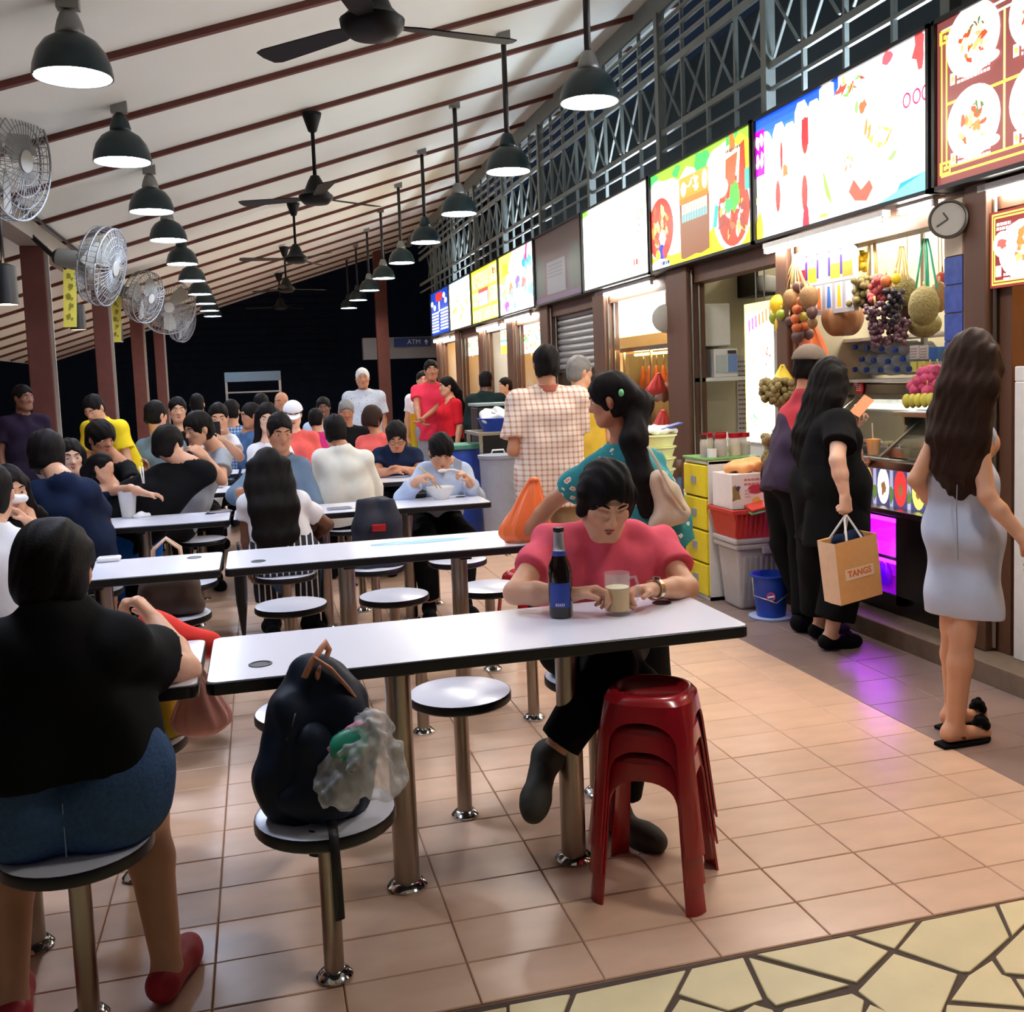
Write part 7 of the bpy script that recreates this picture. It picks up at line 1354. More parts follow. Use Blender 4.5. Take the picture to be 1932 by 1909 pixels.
p = at(172, 768, y=8.7); fy = ang(235); person('person in bright yellow t-shirt bending over the left tables', 'stand', (p[0]-fy[0]*.33, p[1]-fy[1]*.33), 235, p[2]/1.50, 28, None, (245, 34), skin='skin', h=.012, top=dict(m='c_yellow', sleeve=.65, hem=-.08, loose=.025), bot=dict(m='c_black', length=1.95), shoe=dict(m='c_black'))
# ---- seated people
def diner(label, seat, face, head=None, s=.97, lean=10, look=None, sh=None, **kw):
    """seat = stool centre; head/shoulders read from the photograph at given depths"""
    ov = kw.pop('ov', {}); 
    if "seat_h" in kw: kw["seat"] = kw.pop("seat_h")
    if head is not None: ov['head'] = P3(*head)
    if sh is not None: ov['shL'] = P3(*sh[0]); ov['shR'] = P3(*sh[1])
    return person(label, "sit", seat, face, s, lean, ov, look, h=kw.pop("h", .013), **kw)
# 1 man eating noodles
w1, J1 = diner('man in pale blue-grey shirt eating noodles with chopsticks', (1.11, 6.62), 270, (832, 850, 6.42), .98, 22, (268, 36), sh=((884, 878, 6.58), (788, 880, 6.58)), h=.008, skin='skin', top=dict(m='c_paleblue', sleeve=1.75, hem=-.04, loose=.018, wr=.005), bot=dict(m='c_black', length=1.9, loose=.02), shoe=dict(m='c_black'), lid=.5, hair_kw=dict(vol=.006, fringe=.012), ov=dict(elR=P3(762, 938, 6.45), wrR=P3(788, 905, 6.30), hdR=(.55, -.3, .25), pnR=(.4, -.2, -.6), elL=P3(898, 940, 6.45), wrL=P3(884, 905, 6.30), hdL=(-.4, -.3, .45), pnL=(-.6, 0, -.4), curlR=(.7, .9, .6), curlL=(.8, 1, .7)))
for sd in (1, -1):
    a = J1['neck']-UP*.02+np.array([-.055*sd, -.06, -.03]); MB().prism([(0, .05), (.055, .02), (.05, -.045), (0, -.02)] if sd > 0 else [(0, .05), (0, -.02), (-.05, -.045), (-.055, .02)], J1['neck']+np.array([.035*sd, -.085, -.02]), (1, 0, 0), unit((0, -.2, 1)), .008).build('collar', M['c_paleblue'], w1)
# 2 long haired girl, white tee, back
w2, J2 = diner('long haired girl in white t-shirt seen from behind at the third table', (.11, 5.82), 88, (505, 880, 5.88), .95, 6, (95, 6), sh=((452, 938, 5.83), (578, 932, 5.85)), h=.009, fem=True, skin='skin_dark', fat=1.0, top=dict(m='c_white', sleeve=.62, hem=.02, loose=.012), bot=dict(m='p_stripes', length=1.7, loose=.03), hair_='long', hair_kw=longhair(.34, .10, .085, -.03, thick=.062), parts=False, ov=dict(elR=P3(618, 990, 5.95), wrR=P3(598, 1010, 6.1), hdR=(-.3, .8, .1)), shoe=dict(m='c_black'))
# 3 white shirt man, back
diner('man in white dress shirt seen from behind', (.617, 7.47), 90, (632, 812, 7.5), 1.0, 8, (92, 8), sh=((594, 852, 7.45), (698, 856, 7.45)), h=.010, fat=1.12, skin='skin_tan', top=dict(m='c_cream', sleeve=1.9, hem=-.08, loose=.018, neck='high', wr=.003), bot=dict(m='c_black', length=1.9), shoe=dict(m='c_black'), hair_kw=dict(vol=.006), parts=False)
# 4 navy man with glasses
diner('man with glasses in navy t-shirt leaning on the fourth table', (1.11, 8.27), 268, (748, 822, 8.05), 1.0, 20, (262, 32), sh=((792, 848, 8.2), (705, 850, 8.2)), h=.010, fat=1.08, skin='skin_tan', top=dict(m='c_navy', sleeve=.6, loose=.018), bot=dict(m='c_black', length=1.9), shoe=dict(m='c_black'), glasses='rod_black', hair_kw=dict(vol=.008), ov=dict(elR=P3(712, 893, 8.05), wrR=P3(742, 888, 7.95), hdR=(.9, -.1, .1), elL=P3(792, 893, 8.05), wrL=P3(764, 885, 7.95), hdL=(-.8, 0, .3)))
# 5 man behind the girl
diner('dark haired man in blue-grey shirt behind the long haired girl', (.11, 6.62), 275, (528, 812, 6.55), 1.0, 12, (282, 18), sh=((580, 868, 6.62), (480, 872, 6.62)), h=.011, skin='skin_tan', top=dict(m='c_greyblue', sleeve=1.4, loose=.018), bot=dict(m='c_blue', length=1.9), shoe=dict(m='c_black'), ov=dict(elR=P3(445, 935, 6.5), wrR=P3(470, 925, 6.35), hdR=(.8, -.3, .2)))
# 6 woman, white top
diner('woman with dark shoulder length hair in white top, fourth table', (.14, 8.27), 270, (505, 785, 8.2), .95, 8, (268, 18), sh=((545, 840, 8.25), (470, 842, 8.25)), fem=True, skin='skin_pale', top=dict(m='c_white', sleeve=.5), bot=dict(m='c_blue', length=1.9), hair_='long', hair_kw=longhair(.08, .075, .05), shoe=dict(m='c_black'))
# 7 black tee, back, blue waist
w7, J7 = diner('man in black t-shirt with blue waistband seen from behind', (-.94, 6.62), 80, (318, 838, 6.62), 1.0, 10, (50, 8), sh=((290, 882, 6.6), (398, 878, 6.55)), h=.010, fat=1.15, skin='skin', top=dict(m='c_black', sleeve=.62, loose=.02, hem=.02), bot=dict(m='c_royal', length=1.9, loose=.024, waist=.14), shoe=dict(m='c_black'), parts=False, hair_kw=dict(vol=.008))
# 8 grey tee
diner('smiling man in grey t-shirt facing left at the left tables', (-.62, 7.47), 215, (374, 808, 7.3), 1.0, 14, (215, 16), sh=((425, 852, 7.3), (372, 858, 7.5)), h=.010, skin='skin', top=dict(m='c_grey', sleeve=.6, loose=.02), bot=dict(m='c_black', length=1.9), shoe=dict(m='c_black'), hair_kw=dict(vol=.008), ov=dict(elL=P3(418, 905, 7.15), wrL=P3(388, 862, 7.12), hdL=(-.5, -.2, .5)))
# 9 phone
w9, J9 = diner('man in white t-shirt raising a black phone before his face', (-.52, 8.27), 275, (412, 787, 8.4), 1.0, 6, (272, 12), sh=((445, 822, 8.5), (380, 824, 8.5)), skin='skin', top=dict(m='c_white', sleeve=.6), bot=dict(m='c_black', length=1.9), shoe=dict(m='c_black'), ov=dict(elL=P3(452, 862, 8.35), wrL=P3(425, 833, 8.15), hdL=(-.5, -.1, .6), elR=P3(385, 862, 8.35), wrR=P3(398, 835, 8.15), hdR=(.4, 0, .7)))
t = thing('mobile_phone', 'black phone held up by the man in white t-shirt', 'phone', tuple(P3(407, 812, 8.12))); MB().obox(P3(407, 812, 8.10), (.036, 0, 0), (0, .004, .001), (0, -.012, .07)).build('body', M['black'], t, bevel=.003); MB().cyl(P3(402, 802, 8.092), P3(402, 802, 8.088), .007, n=10).build('camera', M['steel'], t)
# 10-17 left tables
diner('dark haired man in black shirt between the bending yellow person and the child', (-1.50, 7.47), 300, (190, 826, 7.4), 1.0, 10, (310, 14), sh=((250, 872, 7.45), (160, 877, 7.45)), skin='skin_tan', h=.011, top=dict(m='c_black', sleeve=.65), bot=dict(m='c_black', length=1.9), shoe=dict(m='c_black'), hair_kw=dict(vol=.014, fringe=.02), ov=dict(elL=P3(258, 920, 7.2), wrL=P3(270, 900, 7.05), hdL=(.3, -.2, .7)))
diner('child with dark ponytail in dark dotted dress reaching to the right', (-1.42, 6.64), 320, (192, 880, 6.62), .74, 6, (340, 8), sh=((215, 915, 6.66), (180, 918, 6.6)), fem=True, skin='skin', seat_h=.47, h=.011, top=dict(m="p_stripes" if 0 else 'c_navy', sleeve=0, hem=-.1, loose=.012), bot=dict(m='c_navy', length=.8, loose=.03), hair_kw=lambda J, hs: {'paths': [[(HP(J, hs, 0, -.09, .02), .035), (HP(J, hs, 0, -.13, -.06), .035), (HP(J, hs, 0, -.13, -.15), .015)]]}, parts=False, ov=dict(elL=P3(246, 922, 6.45), wrL=P3(278, 932, 6.3), hdL=(1, -.2, -.1)))
diner('heavy man in navy t-shirt from behind, elbow on the left table', (-1.02, 5.76), 92, (88, 858, 5.72), 1.05, 10, (100, 8), sh=((58, 915, 5.6), (178, 915, 5.62)), fat=1.25, skin='skin', h=.009, top=dict(m='c_navy', sleeve=.68, loose=.022, hem=-.06), bot=dict(m='c_black', length=1.1), shoe=dict(m='c_black'), hair_kw=dict(vol=.012), parts=False, ov=dict(elR=P3(196, 985, 5.86), wrR=P3(170, 960, 6.1), hdR=(-.5, .5, .2)))
diner('pale woman with dark hair looking over the heavy man’s shoulder', (-1.80, 6.98), 285, (132, 860, 6.9), .97, 8, (290, 8), sh=((168, 900, 6.95), (102, 903, 6.95)), fem=True, skin='skin_pale', h=.010, top=dict(m='c_black', sleeve=0, hem=-.05), bot=dict(m='c_black', length=1.5), hair_='long', hair_kw=longhair(.10, .075, .05), shoe=dict(m='c_black'), ov=dict(elL=P3(172, 945, 6.8), wrL=P3(160, 960, 6.6), hdL=(-.3, -.7, 0)))
w15, J15 = diner('woman with curly dark hair holding a tissue at the left edge', (-1.40, 4.98), 300, (15, 922, 5.05), .97, 8, (305, 10), sh=((70, 975, 5.1), (-30, 980, 5.1)), fem=True, skin='skin', h=.009, top=dict(m='c_black', sleeve=0, hem=-.05), bot=dict(m='c_black', length=1.6), hair_='long', hair_kw=longhair(.06, .08, .05), shoe=dict(m='c_black'), ov=dict(elL=P3(88, 1040, 5.0), wrL=P3(55, 985, 4.85), hdL=(-.5, -.2, .6)))
t = thing('tissue', 'white paper tissue held at the curly haired woman’s mouth', 'tissue', tuple(P3(25, 942, 4.88))); g = SDF(P3(25, 942, 4.88)-.08, P3(25, 942, 4.88)+.08, .007); g.ell(P3(24, 942, 4.88), np.eye(3), (.05, .02, .018)); g.wrinkle(.008, 80, 3); g.build('paper', M['bag_white'], t)
diner('person in white t-shirt from behind at the left edge', (-1.0, 4.17), 95, (-18, 930, 4.2), 1.0, 8, (95, 6), sh=((-90, 1010, 4.15), (55, 1012, 4.15)), fat=1.2, skin='skin', h=.010, top=dict(m='c_white', sleeve=.65, hem=-.05, loose=.02), bot=dict(m='c_black', length=1.9), shoe=dict(m='c_black'), parts=False)
for lab, u, v, y, fc, kw in (
    ('person in pale blue shirt from behind near the third column', 294, 782, 9.1, 60, dict(top=dict(m='c_greyblue', sleeve=.65), parts=False, look=(50, 8))),
    ('dark haired person farther behind the pale blue shirt', 335, 772, 10.4, 280, dict(top=dict(m='c_black', sleeve=.6))),
    ('man in blue plaid shirt from behind far off', 437, 775, 11.0, 80, dict(top=dict(m='p_plaid_blue', sleeve=.65), parts=False)),
    ('brown faced man in white shirt looking left, middle distance', 474, 783, 9.9, 200, dict(skin='skin_tan', top=dict(m='c_blue', sleeve=.6))),
    ('dark haired person far behind the white top woman', 493, 762, 11.6, 95, dict(top=dict(m='c_grey', sleeve=.6), parts=False)),
    ('bald man far off before the dark end wall', 531, 757, 12.9, 230, dict(skin='skin_tan', hair_=None, top=dict(m='c_paleblue', sleeve=.6))),
    ('woman in white cap and pink print shirt eating', 553, 781, 9.6, 272, dict(fem=True, skin='skin_pale', cap='c_white', look=(268, 15), top=dict(m='c_coral', sleeve=.7))),
    ('person in magenta plaid shirt from behind', 596, 790, 10.2, 75, dict(top=dict(m='c_magenta', sleeve=.6), parts=False)),
    ('dark skinned man in pale shirt far off beside the standing white haired man', 610, 768, 11.8, 265, dict(skin='skin_dark', top=dict(m='c_paleblue', sleeve=.7))),
    ('grey haired man in dark shirt holding a phone', 653, 775, 10.3, 272, dict(hc='hair_grey', skin='skin_tan', look=(270, 20), top=dict(m='c_black', sleeve=.65))),
    ('older woman with short brown hair in coral t-shirt', 703, 790, 9.2, 50, dict(fem=True, hc='hair_brown', skin='skin_tan', parts=False, hair_kw=dict(vol=.02), top=dict(m='c_coral', sleeve=.6))),
    ('dark haired man far left of the aisle, head only', 372, 762, 12.3, 90, dict(top=dict(m='c_white', sleeve=.6), parts=False))):
    p = at(u, v, y=y); sc_ = min(1.05, max(.85, (p[2]-.44)/.80)); person(lab, 'sit', (p[0], y+(.06 if fc > 180 else -.06)), fc, sc_, 5, dict(head=p), kw.pop('look', (fc, 8)), h=.016, bot=dict(m='c_black', length=1.9), shoe=dict(m='c_black'), **kw)
# ------------------------------------------------------------------ things on tables, seats and in hands
# navy backpack
t = thing('backpack', 'navy backpack with tan handle standing on the near stool', 'backpack', (.11, 2.485, .4415)); yb_ = 2.47
g = SDF((-.12, 2.25, .43), (.38, 2.72, .95), .006)
pts = [((548, 1515), .058, (650, 1505), .055), ((545, 1460), .064, (655, 1455), .060), ((552, 1400), .066, (648, 1395), .060), ((566, 1335), .062, (636, 1330), .055), ((590, 1282), .045, (618, 1280), .04)]
for (p, q) in zip(pts[:-1], pts[1:]):
    for i in (0, 2): g.cone(P3(*p[i], yb_+.0), P3(*q[i], yb_+.02), p[i+1], q[i+1], k=.05)
for p in pts: g.cone(P3(*p[0], yb_), P3(*p[2], yb_), p[1], p[3], k=.04)
g.plane((0, 0, .4425), (0, 0, -1)); g.wrinkle(.009, 34, 12); g.wrinkle(.004, 75, 4); g.build('pack_body', mat('pack_navy', (18, 28, 46), rough=.6, bump=.2, spec=.25), t)
g = SDF((-.05, 2.25, .43), (.4, 2.6, .75), .006); g.cone(P3(600, 1505, yb_-.07), P3(592, 1400, yb_-.06), .055, .05, k=.04); g.cone(P3(560, 1500, yb_-.06), P3(640, 1500, yb_-.06), .05, .05, k=.04); g.wrinkle(.005, 45, 2); g.plane((0, 0, .4435), (0, 0, -1)); g.build('front_pocket', M['pack_navy'] if 'pack_navy' in M else _mats['pack_navy'], t)
mm('tan_leather', (190, 128, 100), rough=.5)
MB().tube([P3(574, 1278, yb_-.055), P3(590, 1246, yb_-.055), P3(604, 1226, yb_-.03), P3(613, 1214, yb_), P3(621, 1226, yb_+.01), P3(612, 1250, yb_-.0), P3(598, 1275, yb_-.06)], .0085, 8, flat=(1.5, .6)).build('handle', M['tan_leather'], t, True)
MB().tube([P3(592, 1240, yb_-.05), P3(625, 1262, yb_-.058), P3(655, 1296, yb_-.055), P3(684, 1338, yb_-.035)], .008, 8, flat=(1.6, .6)).build('trim_strap', M['tan_leather'], t, True)
MB().tube([P3(626, 1548, yb_-.135), P3(630, 1580, yb_-.19), P3(636, 1650, yb_-.19), P3(642, 1735, yb_-.19)], .010, 8, flat=(1.2, .35)).build('dangling_strap', M['black'], t, True)
MB().tube([P3(585, 1568, yb_-.10), P3(590, 1590, yb_-.10), P3(592, 1615, yb_-.10)], .012, 8, flat=(1.2, .35)).build('strap_end', M['black'], t, True)
MB().prism([(0, 0), (.05, -.03), (.055, .02), (.02, .035)], P3(497, 1448, yb_), (1, 0, 0), (0, 0, 1), .012).build('side_tab', M['black'], t)
for u, v in ((556, 1345), (547, 1372)): MB().bar(P3(u, v, yb_-.072), P3(u-6, v+26, yb_-.08), .006, .004).build('zip_pull', M['steel'], t)
# clear bag in its side pocket
q = P3(675, 1425, 2.36); t = thing('plastic_bag', 'crumpled clear plastic bag with green packet on the backpack', 'bag', tuple(q-(0, 0, .09)))
g = SDF(q-(.16, .14, .17), q+(.16, .14, .17), .005); g.cone(q-(.02, 0, .03), q+(.015, .0, .05), .075, .05, k=.03); g.ell(q+(.02, -.01, -.015), np.eye(3), (.085, .055, .07)); g.wrinkle(.016, 48, 9); g.wrinkle(.010, 95, 3); g.wrinkle(.005, 190, 5); o = g.build('film', mat('clear_film', (226, 228, 232), rough=.12, alpha=.42, var=.25, scale=30, bump=.9, spec=.9), t)
g = SDF(q-(.15, .1, .1), q+(.1, .1, .14), .006); g.ell(q+(-.02, -.025, .035), np.eye(3), (.04, .03, .045)); g.wrinkle(.006, 70, 2); g.build('green_packet', mat('packet_green', (40, 150, 120), rough=.4), t); MB().tube([q+(-.068, -.02, .03), q+(-.05, -.03, .045), q+(-.02, -.02, .075), q+(.015, -.01, .085)], .007, 6).build('pink_tie', mat('pink_tie', (236, 130, 170)), t, True)
# beer bottle and mug
p = at(1059, 1163, z=.751); p[2] = .7505; k = np.linalg.norm(p-np.array([0, 0, 1.5]))/F_PX
t = thing('beer_bottle', 'dark brown beer bottle with blue label and silver foil neck', 'bottle', tuple(p)); Rb = 22.5*k; Hb = 168*k
MB().lathe([(0, 0), (Rb*.9, 0), (Rb, .006), (Rb, Hb*.50), (Rb*.92, Hb*.58), (Rb*.55, Hb*.70), (Rb*.42, Hb*.80), (Rb*.38, Hb*.95), (Rb*.44, Hb*.955), (Rb*.44, Hb*.985), (Rb*.38, Hb*.99), (0, Hb*.99)], p, 32).build('glass_body', mat('brown_glass', (26, 13, 9), rough=.08, coat=.5, var=.05), t, True, auto=.6)
MB().lathe([(Rb*.57, Hb*.70), (Rb*.45, Hb*.80), (Rb*.41, Hb*.94), (Rb*.40, Hb*.95)], p, 28).build('foil', mat('foil', (206, 208, 214), rough=.28, metal=.8, bump=.4, scale=60), t, True); MB().lathe([(Rb*.60, Hb*.69), (Rb*.55, Hb*.725), (Rb*.50, Hb*.755)], p, 28).build('neck_band', mat('label_blue', (34, 62, 150), rough=.4), t, True)
MB().lathe([(0, Hb*1.0), (Rb*.43, Hb*1.0), (Rb*.47, Hb*.97), (Rb*.45, Hb*.965), (0, Hb*.965)], p, 20).build('cap', M['black'], t, True, auto=.6)
b = MB(); n = 14
for i in range(n):
    a0, a1 = [math.radians(-165+i*(110/n)+k_*(110/n)) for k_ in (0, 1)]; r_ = Rb*1.012; b.add([(p[0]+r_*math.cos(a0), p[1]+r_*math.sin(a0), p[2]+Hb*.13), (p[0]+r_*math.cos(a1), p[1]+r_*math.sin(a1), p[2]+Hb*.13), (p[0]+r_*math.cos(a1), p[1]+r_*math.sin(a1), p[2]+Hb*.40), (p[0]+r_*math.cos(a0), p[1]+r_*math.sin(a0), p[2]+Hb*.40)], [(0, 1, 2, 3)])
b.build('label', _mats['label_blue'], t, True)
b = MB()
for i in range(5): a = math.radians(-128+9*i); r_ = Rb*1.02; d = np.array([math.cos(a), math.sin(a), 0]); sx_ = np.array([-math.sin(a), math.cos(a), 0]); b.add([p+d*r_+sx_*u+UP*(Hb*.145+v) for u, v in ((-.0016, 0), (.0016, 0), (.0016, .009), (-.0016, .009))], [(0, 1, 2, 3)])
tag(b.build('label_marks', M['white_plastic'], t), kind='stuff')
p = at(1166, 1158, z=.751); p[2] = .7505; k = np.linalg.norm(p-np.array([0, 0, 1.5]))/F_PX; Rm, Hm = 24*k, 78*k
t = thing('beer_mug', 'glass beer mug half full of pale beer', 'mug', tuple(p)); mm('clear_glass', (236, 240, 240), rough=.05, alpha=.16, var=0, spec=.8)
MB().lathe([(0, 0), (Rm*.97, 0), (Rm, .004), (Rm, Hm), (Rm*.93, Hm), (Rm*.92, .014), (0, .012)], p, 30).build('glass', M['clear_glass'], t, True, auto=.6)
MB().lathe([(0, .013), (Rm*.90, .0145), (Rm*.91, Hm*.64), (0, Hm*.64)], p, 28).build('beer', mat('beer', (216, 168, 36), rough=.15, var=.1), t, True, auto=.6); MB().cyl(p+(0, 0, Hm*.645), p+(0, 0, Hm*.665), Rm*.905, n=26).build('foam', mat('foam', (240, 230, 190), rough=.8), t)
MB().tube([p+(Rm*.98, 0, Hm*.85), p+(Rm*1.5, -.002, Hm*.86), p+(Rm*1.72, -.004, Hm*.62), p+(Rm*1.6, -.004, Hm*.3), p+(Rm*.98, 0, Hm*.18)], .0055, 8).build('handle', M['clear_glass'], t, True)
# watch on the pink shirt man
w0 = JB['wrL']; d = unit(JB['elL']-JB['wrL']); c = w0+d*.012; d_, s_, u_ = axes(d)
wt = MB()
for i in range(16): a = i*2*math.pi/16; wt.obox(c+.0335*(math.cos(a)*s_+math.sin(a)*u_), d_*.009, .0068*(-math.sin(a)*s_+math.cos(a)*u_), .0022*(math.cos(a)*s_+math.sin(a)*u_))
o = tag(wt.build('bracelet', mat('watch_gold', (226, 214, 190), rough=.2, metal=1), wB), kind='stuff'); MB().cyl(c+u_*.033, c+u_*.041, .015, n=18).build('watch_case', _mats['watch_gold'], wB)
# orange bag and tote of the floral blouse woman
plastic_bag(P3(1008, 905, 4.42), P3(985, 1028, 4.42), .115, M['bag_orange'], 'orange plastic carrier bag held by the woman in floral blouse', seed=3, flat=.5, n=56)
t = thing('tote_bag', 'beige canvas tote on the floral blouse woman’s shoulder', 'bag', tuple(P3(1262, 1010, 3.78))); a, b_ = P3(1235, 1005, 3.80), P3(1300, 1000, 3.78); g = SDF(P3(1230, 1010, 3.8)-.15, P3(1300, 880, 3.8)+.15, .007)
g.cone(P3(1248, 985, 3.80), P3(1290, 965, 3.78), .035, .03, k=.03); g.cone(P3(1242, 905, 3.81), P3(1262, 925, 3.80), .026, .03, k=.04); g.cone(P3(1242, 905, 3.81), P3(1250, 985, 3.80), .03, .035, k=.04); g.cone(P3(1262, 925, 3.8), P3(1288, 965, 3.79), .028, .03, k=.04); g.wrinkle(.007, 50, 3); g.build('canvas', mat('canvas', (214, 196, 172), rough=.8), t)
MB().tube([P3(1222, 842, 3.80), P3(1238, 870, 3.78), P3(1262, 920, 3.74), P3(1292, 962, 3.74)], .008, 8, flat=(1.5, .5)).build('strap', mat('strap_cream', (232, 214, 184), rough=.8), t, True)
# paper shopping bag
cB = P3(1604, 1070, 4.40); yaw, rl = math.radians(6), math.radians(7); ux = np.array([math.cos(yaw)*math.cos(rl), math.sin(yaw)*math.cos(rl), math.sin(rl)]); uz = np.array([-math.sin(rl)*math.cos(yaw), -math.sin(rl)*math.sin(yaw), math.cos(rl)]); uy = np.cross(uz, ux)
t = thing('shopping_bag', 'kraft paper shopping bag with white handles and TANGS print', 'bag', tuple(cB-UP*.17)); Wb, Hb_, Db = .255, .315, .13; mm('kraft', (226, 172, 112), rough=.65, var=.08, scale=30); mm('kraft_pale', (236, 206, 176), rough=.65)
o = cB; b = MB()
def Q(x, y, z): return o+ux*x*Wb/2+uy*y*Db/2+uz*z*Hb_/2
V = [Q(-1, -1, -1), Q(1, -1, -1), Q(1, 1, -1), Q(-1, 1, -1), Q(-1.0, -1.05, 1), Q(1, -1.05, 1), Q(1, 1.05, 1), Q(-1, 1.05, 1), Q(-.93, -.9, .98), Q(.97, -.92, .98), Q(.97, .92, .98), Q(-.93, .9, .98), Q(-.93, -.9, -.96), Q(.97, -.92, -.96), Q(.97, .92, -.96), Q(-.93, .9, -.96)]
MB().add(V, [(0, 3, 2, 1), (0, 1, 5, 4), (1, 2, 6, 5), (2, 3, 7, 6), (4, 5, 9, 8), (5, 6, 10, 9), (6, 7, 11, 10), (8, 9, 13, 12), (9, 10, 14, 13), (10, 11, 15, 14), (12, 13, 14, 15)]).build('paper_body', M['kraft'], t)
MB().add([Q(-1.004, -1, -1), Q(-1.004, -1.05, 1), Q(-1.03, 0, .99), Q(-1.05, 0, -.2), Q(-1.05, 0, -1)], [(0, 1, 2, 3, 4)]).add([Q(-1.004, 1, -1), Q(-1.05, 0, -1), Q(-1.05, 0, -.2), Q(-1.03, 0, .99), Q(-1.004, 1.05, 1)], [(0, 1, 2, 3, 4)]).build('gusset', M['kraft_pale'], t)
A = Art(Q(0, -1.035, -.10), ux, uz); A.r(-.085, -.026, .088, .030, (240, 214, 186)); A.done('print_band', emat('print_flat', 0), t)
text_mesh('TANGS', .044, mat('ink_orange', (214, 112, 48), rough=.7), Q(.01, -1.05, -.085), ux, uz, 'lettering', t, bold=.0012)
hp = JC['wrR']+unit(JC['hdR'])*.085
for y in (-.95, .95): MB().tube([Q(-.42, y, .72), Q(-.40, y, 1.0), hp+(-.012, .006*y, -.03), hp+(0, .006*y, -.012), hp+(.012, .006*y, -.03), Q(.30, y, 1.0), Q(.32, y, .72)], .006, 6).build('handle', M['white_plastic'], t, True)
g = SDF(Q(0, 0, .7)-.14, Q(0, 0, 1.1)+.14, .008); g.ell(Q(.1, 0, .9), np.eye(3), (.09, .04, .05)); g.wrinkle(.01, 60, 2); g.build('contents', M['c_navy'], t)
# money and drink
p = JC['wrL']+unit(JC['hdL'])*.10; t = thing('banknote', 'orange banknote in the hand of the woman in black', 'money', tuple(p)); p2 = P3(1626, 766, 4.62); MB().obox(p2, (.055, .015, .042), (-.016, .02, .016), (-.001, -.002, .001)).build('paper', mat('note_orange', (244, 160, 110), rough=.7), t)
p = P3(1648, 842, 4.90); t = thing('drink_cup', 'clear cup of orange drink with straw at the fruit counter', 'cup', tuple(p-UP*.05)); MB().lathe([(0, -.05), (.033, -.05), (.042, .045), (.039, .045), (.031, -.046), (0, -.046)], p, 20).build('cup', M['clear_glass'], t, True, auto=.6); MB().lathe([(0, -.045), (.030, -.045), (.039, .040), (0, .046)], p, 18).build('drink', mat('drink_orange', (250, 170, 30), rough=.3), t, True, auto=.6); MB().cyl(p+(0, 0, -.03), p+(-.008, 0, .13), .004, n=8).build('straw', M['carton'], t)
# bowl, chopsticks, spoon of the noodle eater
zt_ = .7515; p = at(832, 940, z=.755); p[2] = zt_; t = thing('noodle_bowl', 'white noodle bowl before the man in pale blue shirt', 'bowl', tuple(p)); k = np.linalg.norm(p-np.array([0, 0, 1.5]))/F_PX; r_ = 27*k
MB().lathe([(0, 0), (r_*.5, 0), (r_*.55, .01), (r_*.85, .05), (r_, .078), (r_*.96, .078), (r_*.8, .052), (r_*.5, .014), (0, .012)], p, 30).build('bowl', M['white_plastic'], t, True, auto=.7); MB().cyl(p+(0, 0, .05), p+(0, 0, .058), r_*.82, n=24).build('soup', mat('soup', (214, 180, 120), rough=.2), t)
h0 = J1['wrR']+unit(J1['hdR'])*.085; t = thing('chopsticks', 'pair of chopsticks in the noodle eater’s hand', 'chopsticks', tuple(h0)); 
for k_ in (-1, 1): MB().tube([h0+(-.06, .01, .05+.005*k_), h0+(0, -.01, .0), p+(-.01+.012*k_, 0, .07)], .0032, 6).build('stick', M['raffia'], t, True)
h1 = J1['wrL']+unit(J1['hdL'])*.08; t = thing('spoon', 'white soup spoon at the noodle eater’s mouth', 'spoon', tuple(h1)); e = P3(835, 888, 6.24); MB().ell(e, (.032, .018, .012), 12, 8).build('bowl', M['white_plastic'], t, True); MB().tube([e+(.02, 0, .004), (e+h1)/2+(0, 0, .012), h1], .006, 6).build('handle', M['white_plastic'], t, True)
p = at(790, 938, z=.752); t = thing('dark_pouch', 'small black pouch left of the noodle bowl', 'pouch', tuple(p)); MB().box(p+(-.055, -.04, 0), p+(.05, .04, .045)).build('body', M['black'], t, bevel=.012); MB().bar(p+(-.05, -.041, .03), p+(.045, -.041, .03), .004, .004).build('zip', M['steel'], t)
p = at(680, 957, z=.752); MB().prism([(.10*math.cos(a), .02*math.sin(a)) for a in np.linspace(0, 6.28, 20)[:-1]], p, (1, 0, 0), (0, 1, 0), .0008).build('sauce_stain', mat('sauce_stain', (240, 206, 120)), bpy.data.objects['dining_table.004'])
def phone(u, v, lab, rot=.3):
    p = at(u, v, z=.752); t = thing('mobile_phone', lab, 'phone', tuple(p)); c, d = math.cos(rot), math.sin(rot); MB().obox(p+(0, 0, .005), (.072*c, .072*d, 0), (-.036*d, .036*c, 0), (0, 0, .0045)).build('body', M['grey_plastic'], t, bevel=.003); MB().obox(p+(0, 0, .0099), (.066*c, .066*d, 0), (-.032*d, .032*c, 0), (0, 0, .0005)).build('screen', M['steel'], t)
phone(414, 966, 'mobile phone lying at the right end of the left third-row table'); phone(640, 960, 'mobile phone lying near the long haired girl’s elbow', .1)
p = at(243, 976, z=.752); t = thing('plastic_cup', 'tall clear plastic cup of yellow drink on the left third-row table', 'cup', tuple(p)); k = np.linalg.norm(p-np.array([0, 0, 1.5]))/F_PX; r_ = 14*k; h_ = 46*k
MB().lathe([(0, 0), (r_*.8, 0), (r_*1.15, h_), (r_*1.1, h_), (r_*.76, .003), (0, .003)], p, 22).build('cup', mat('cup_film', (230, 232, 236), rough=.2, alpha=.55), t, True, auto=.6); MB().lathe([(0, .004), (r_*.74, .004), (r_*.86, h_*.42), (0, h_*.42)], p, 20).build('drink', mat('drink_yellow', (226, 214, 40), rough=.3), t, True, auto=.6)
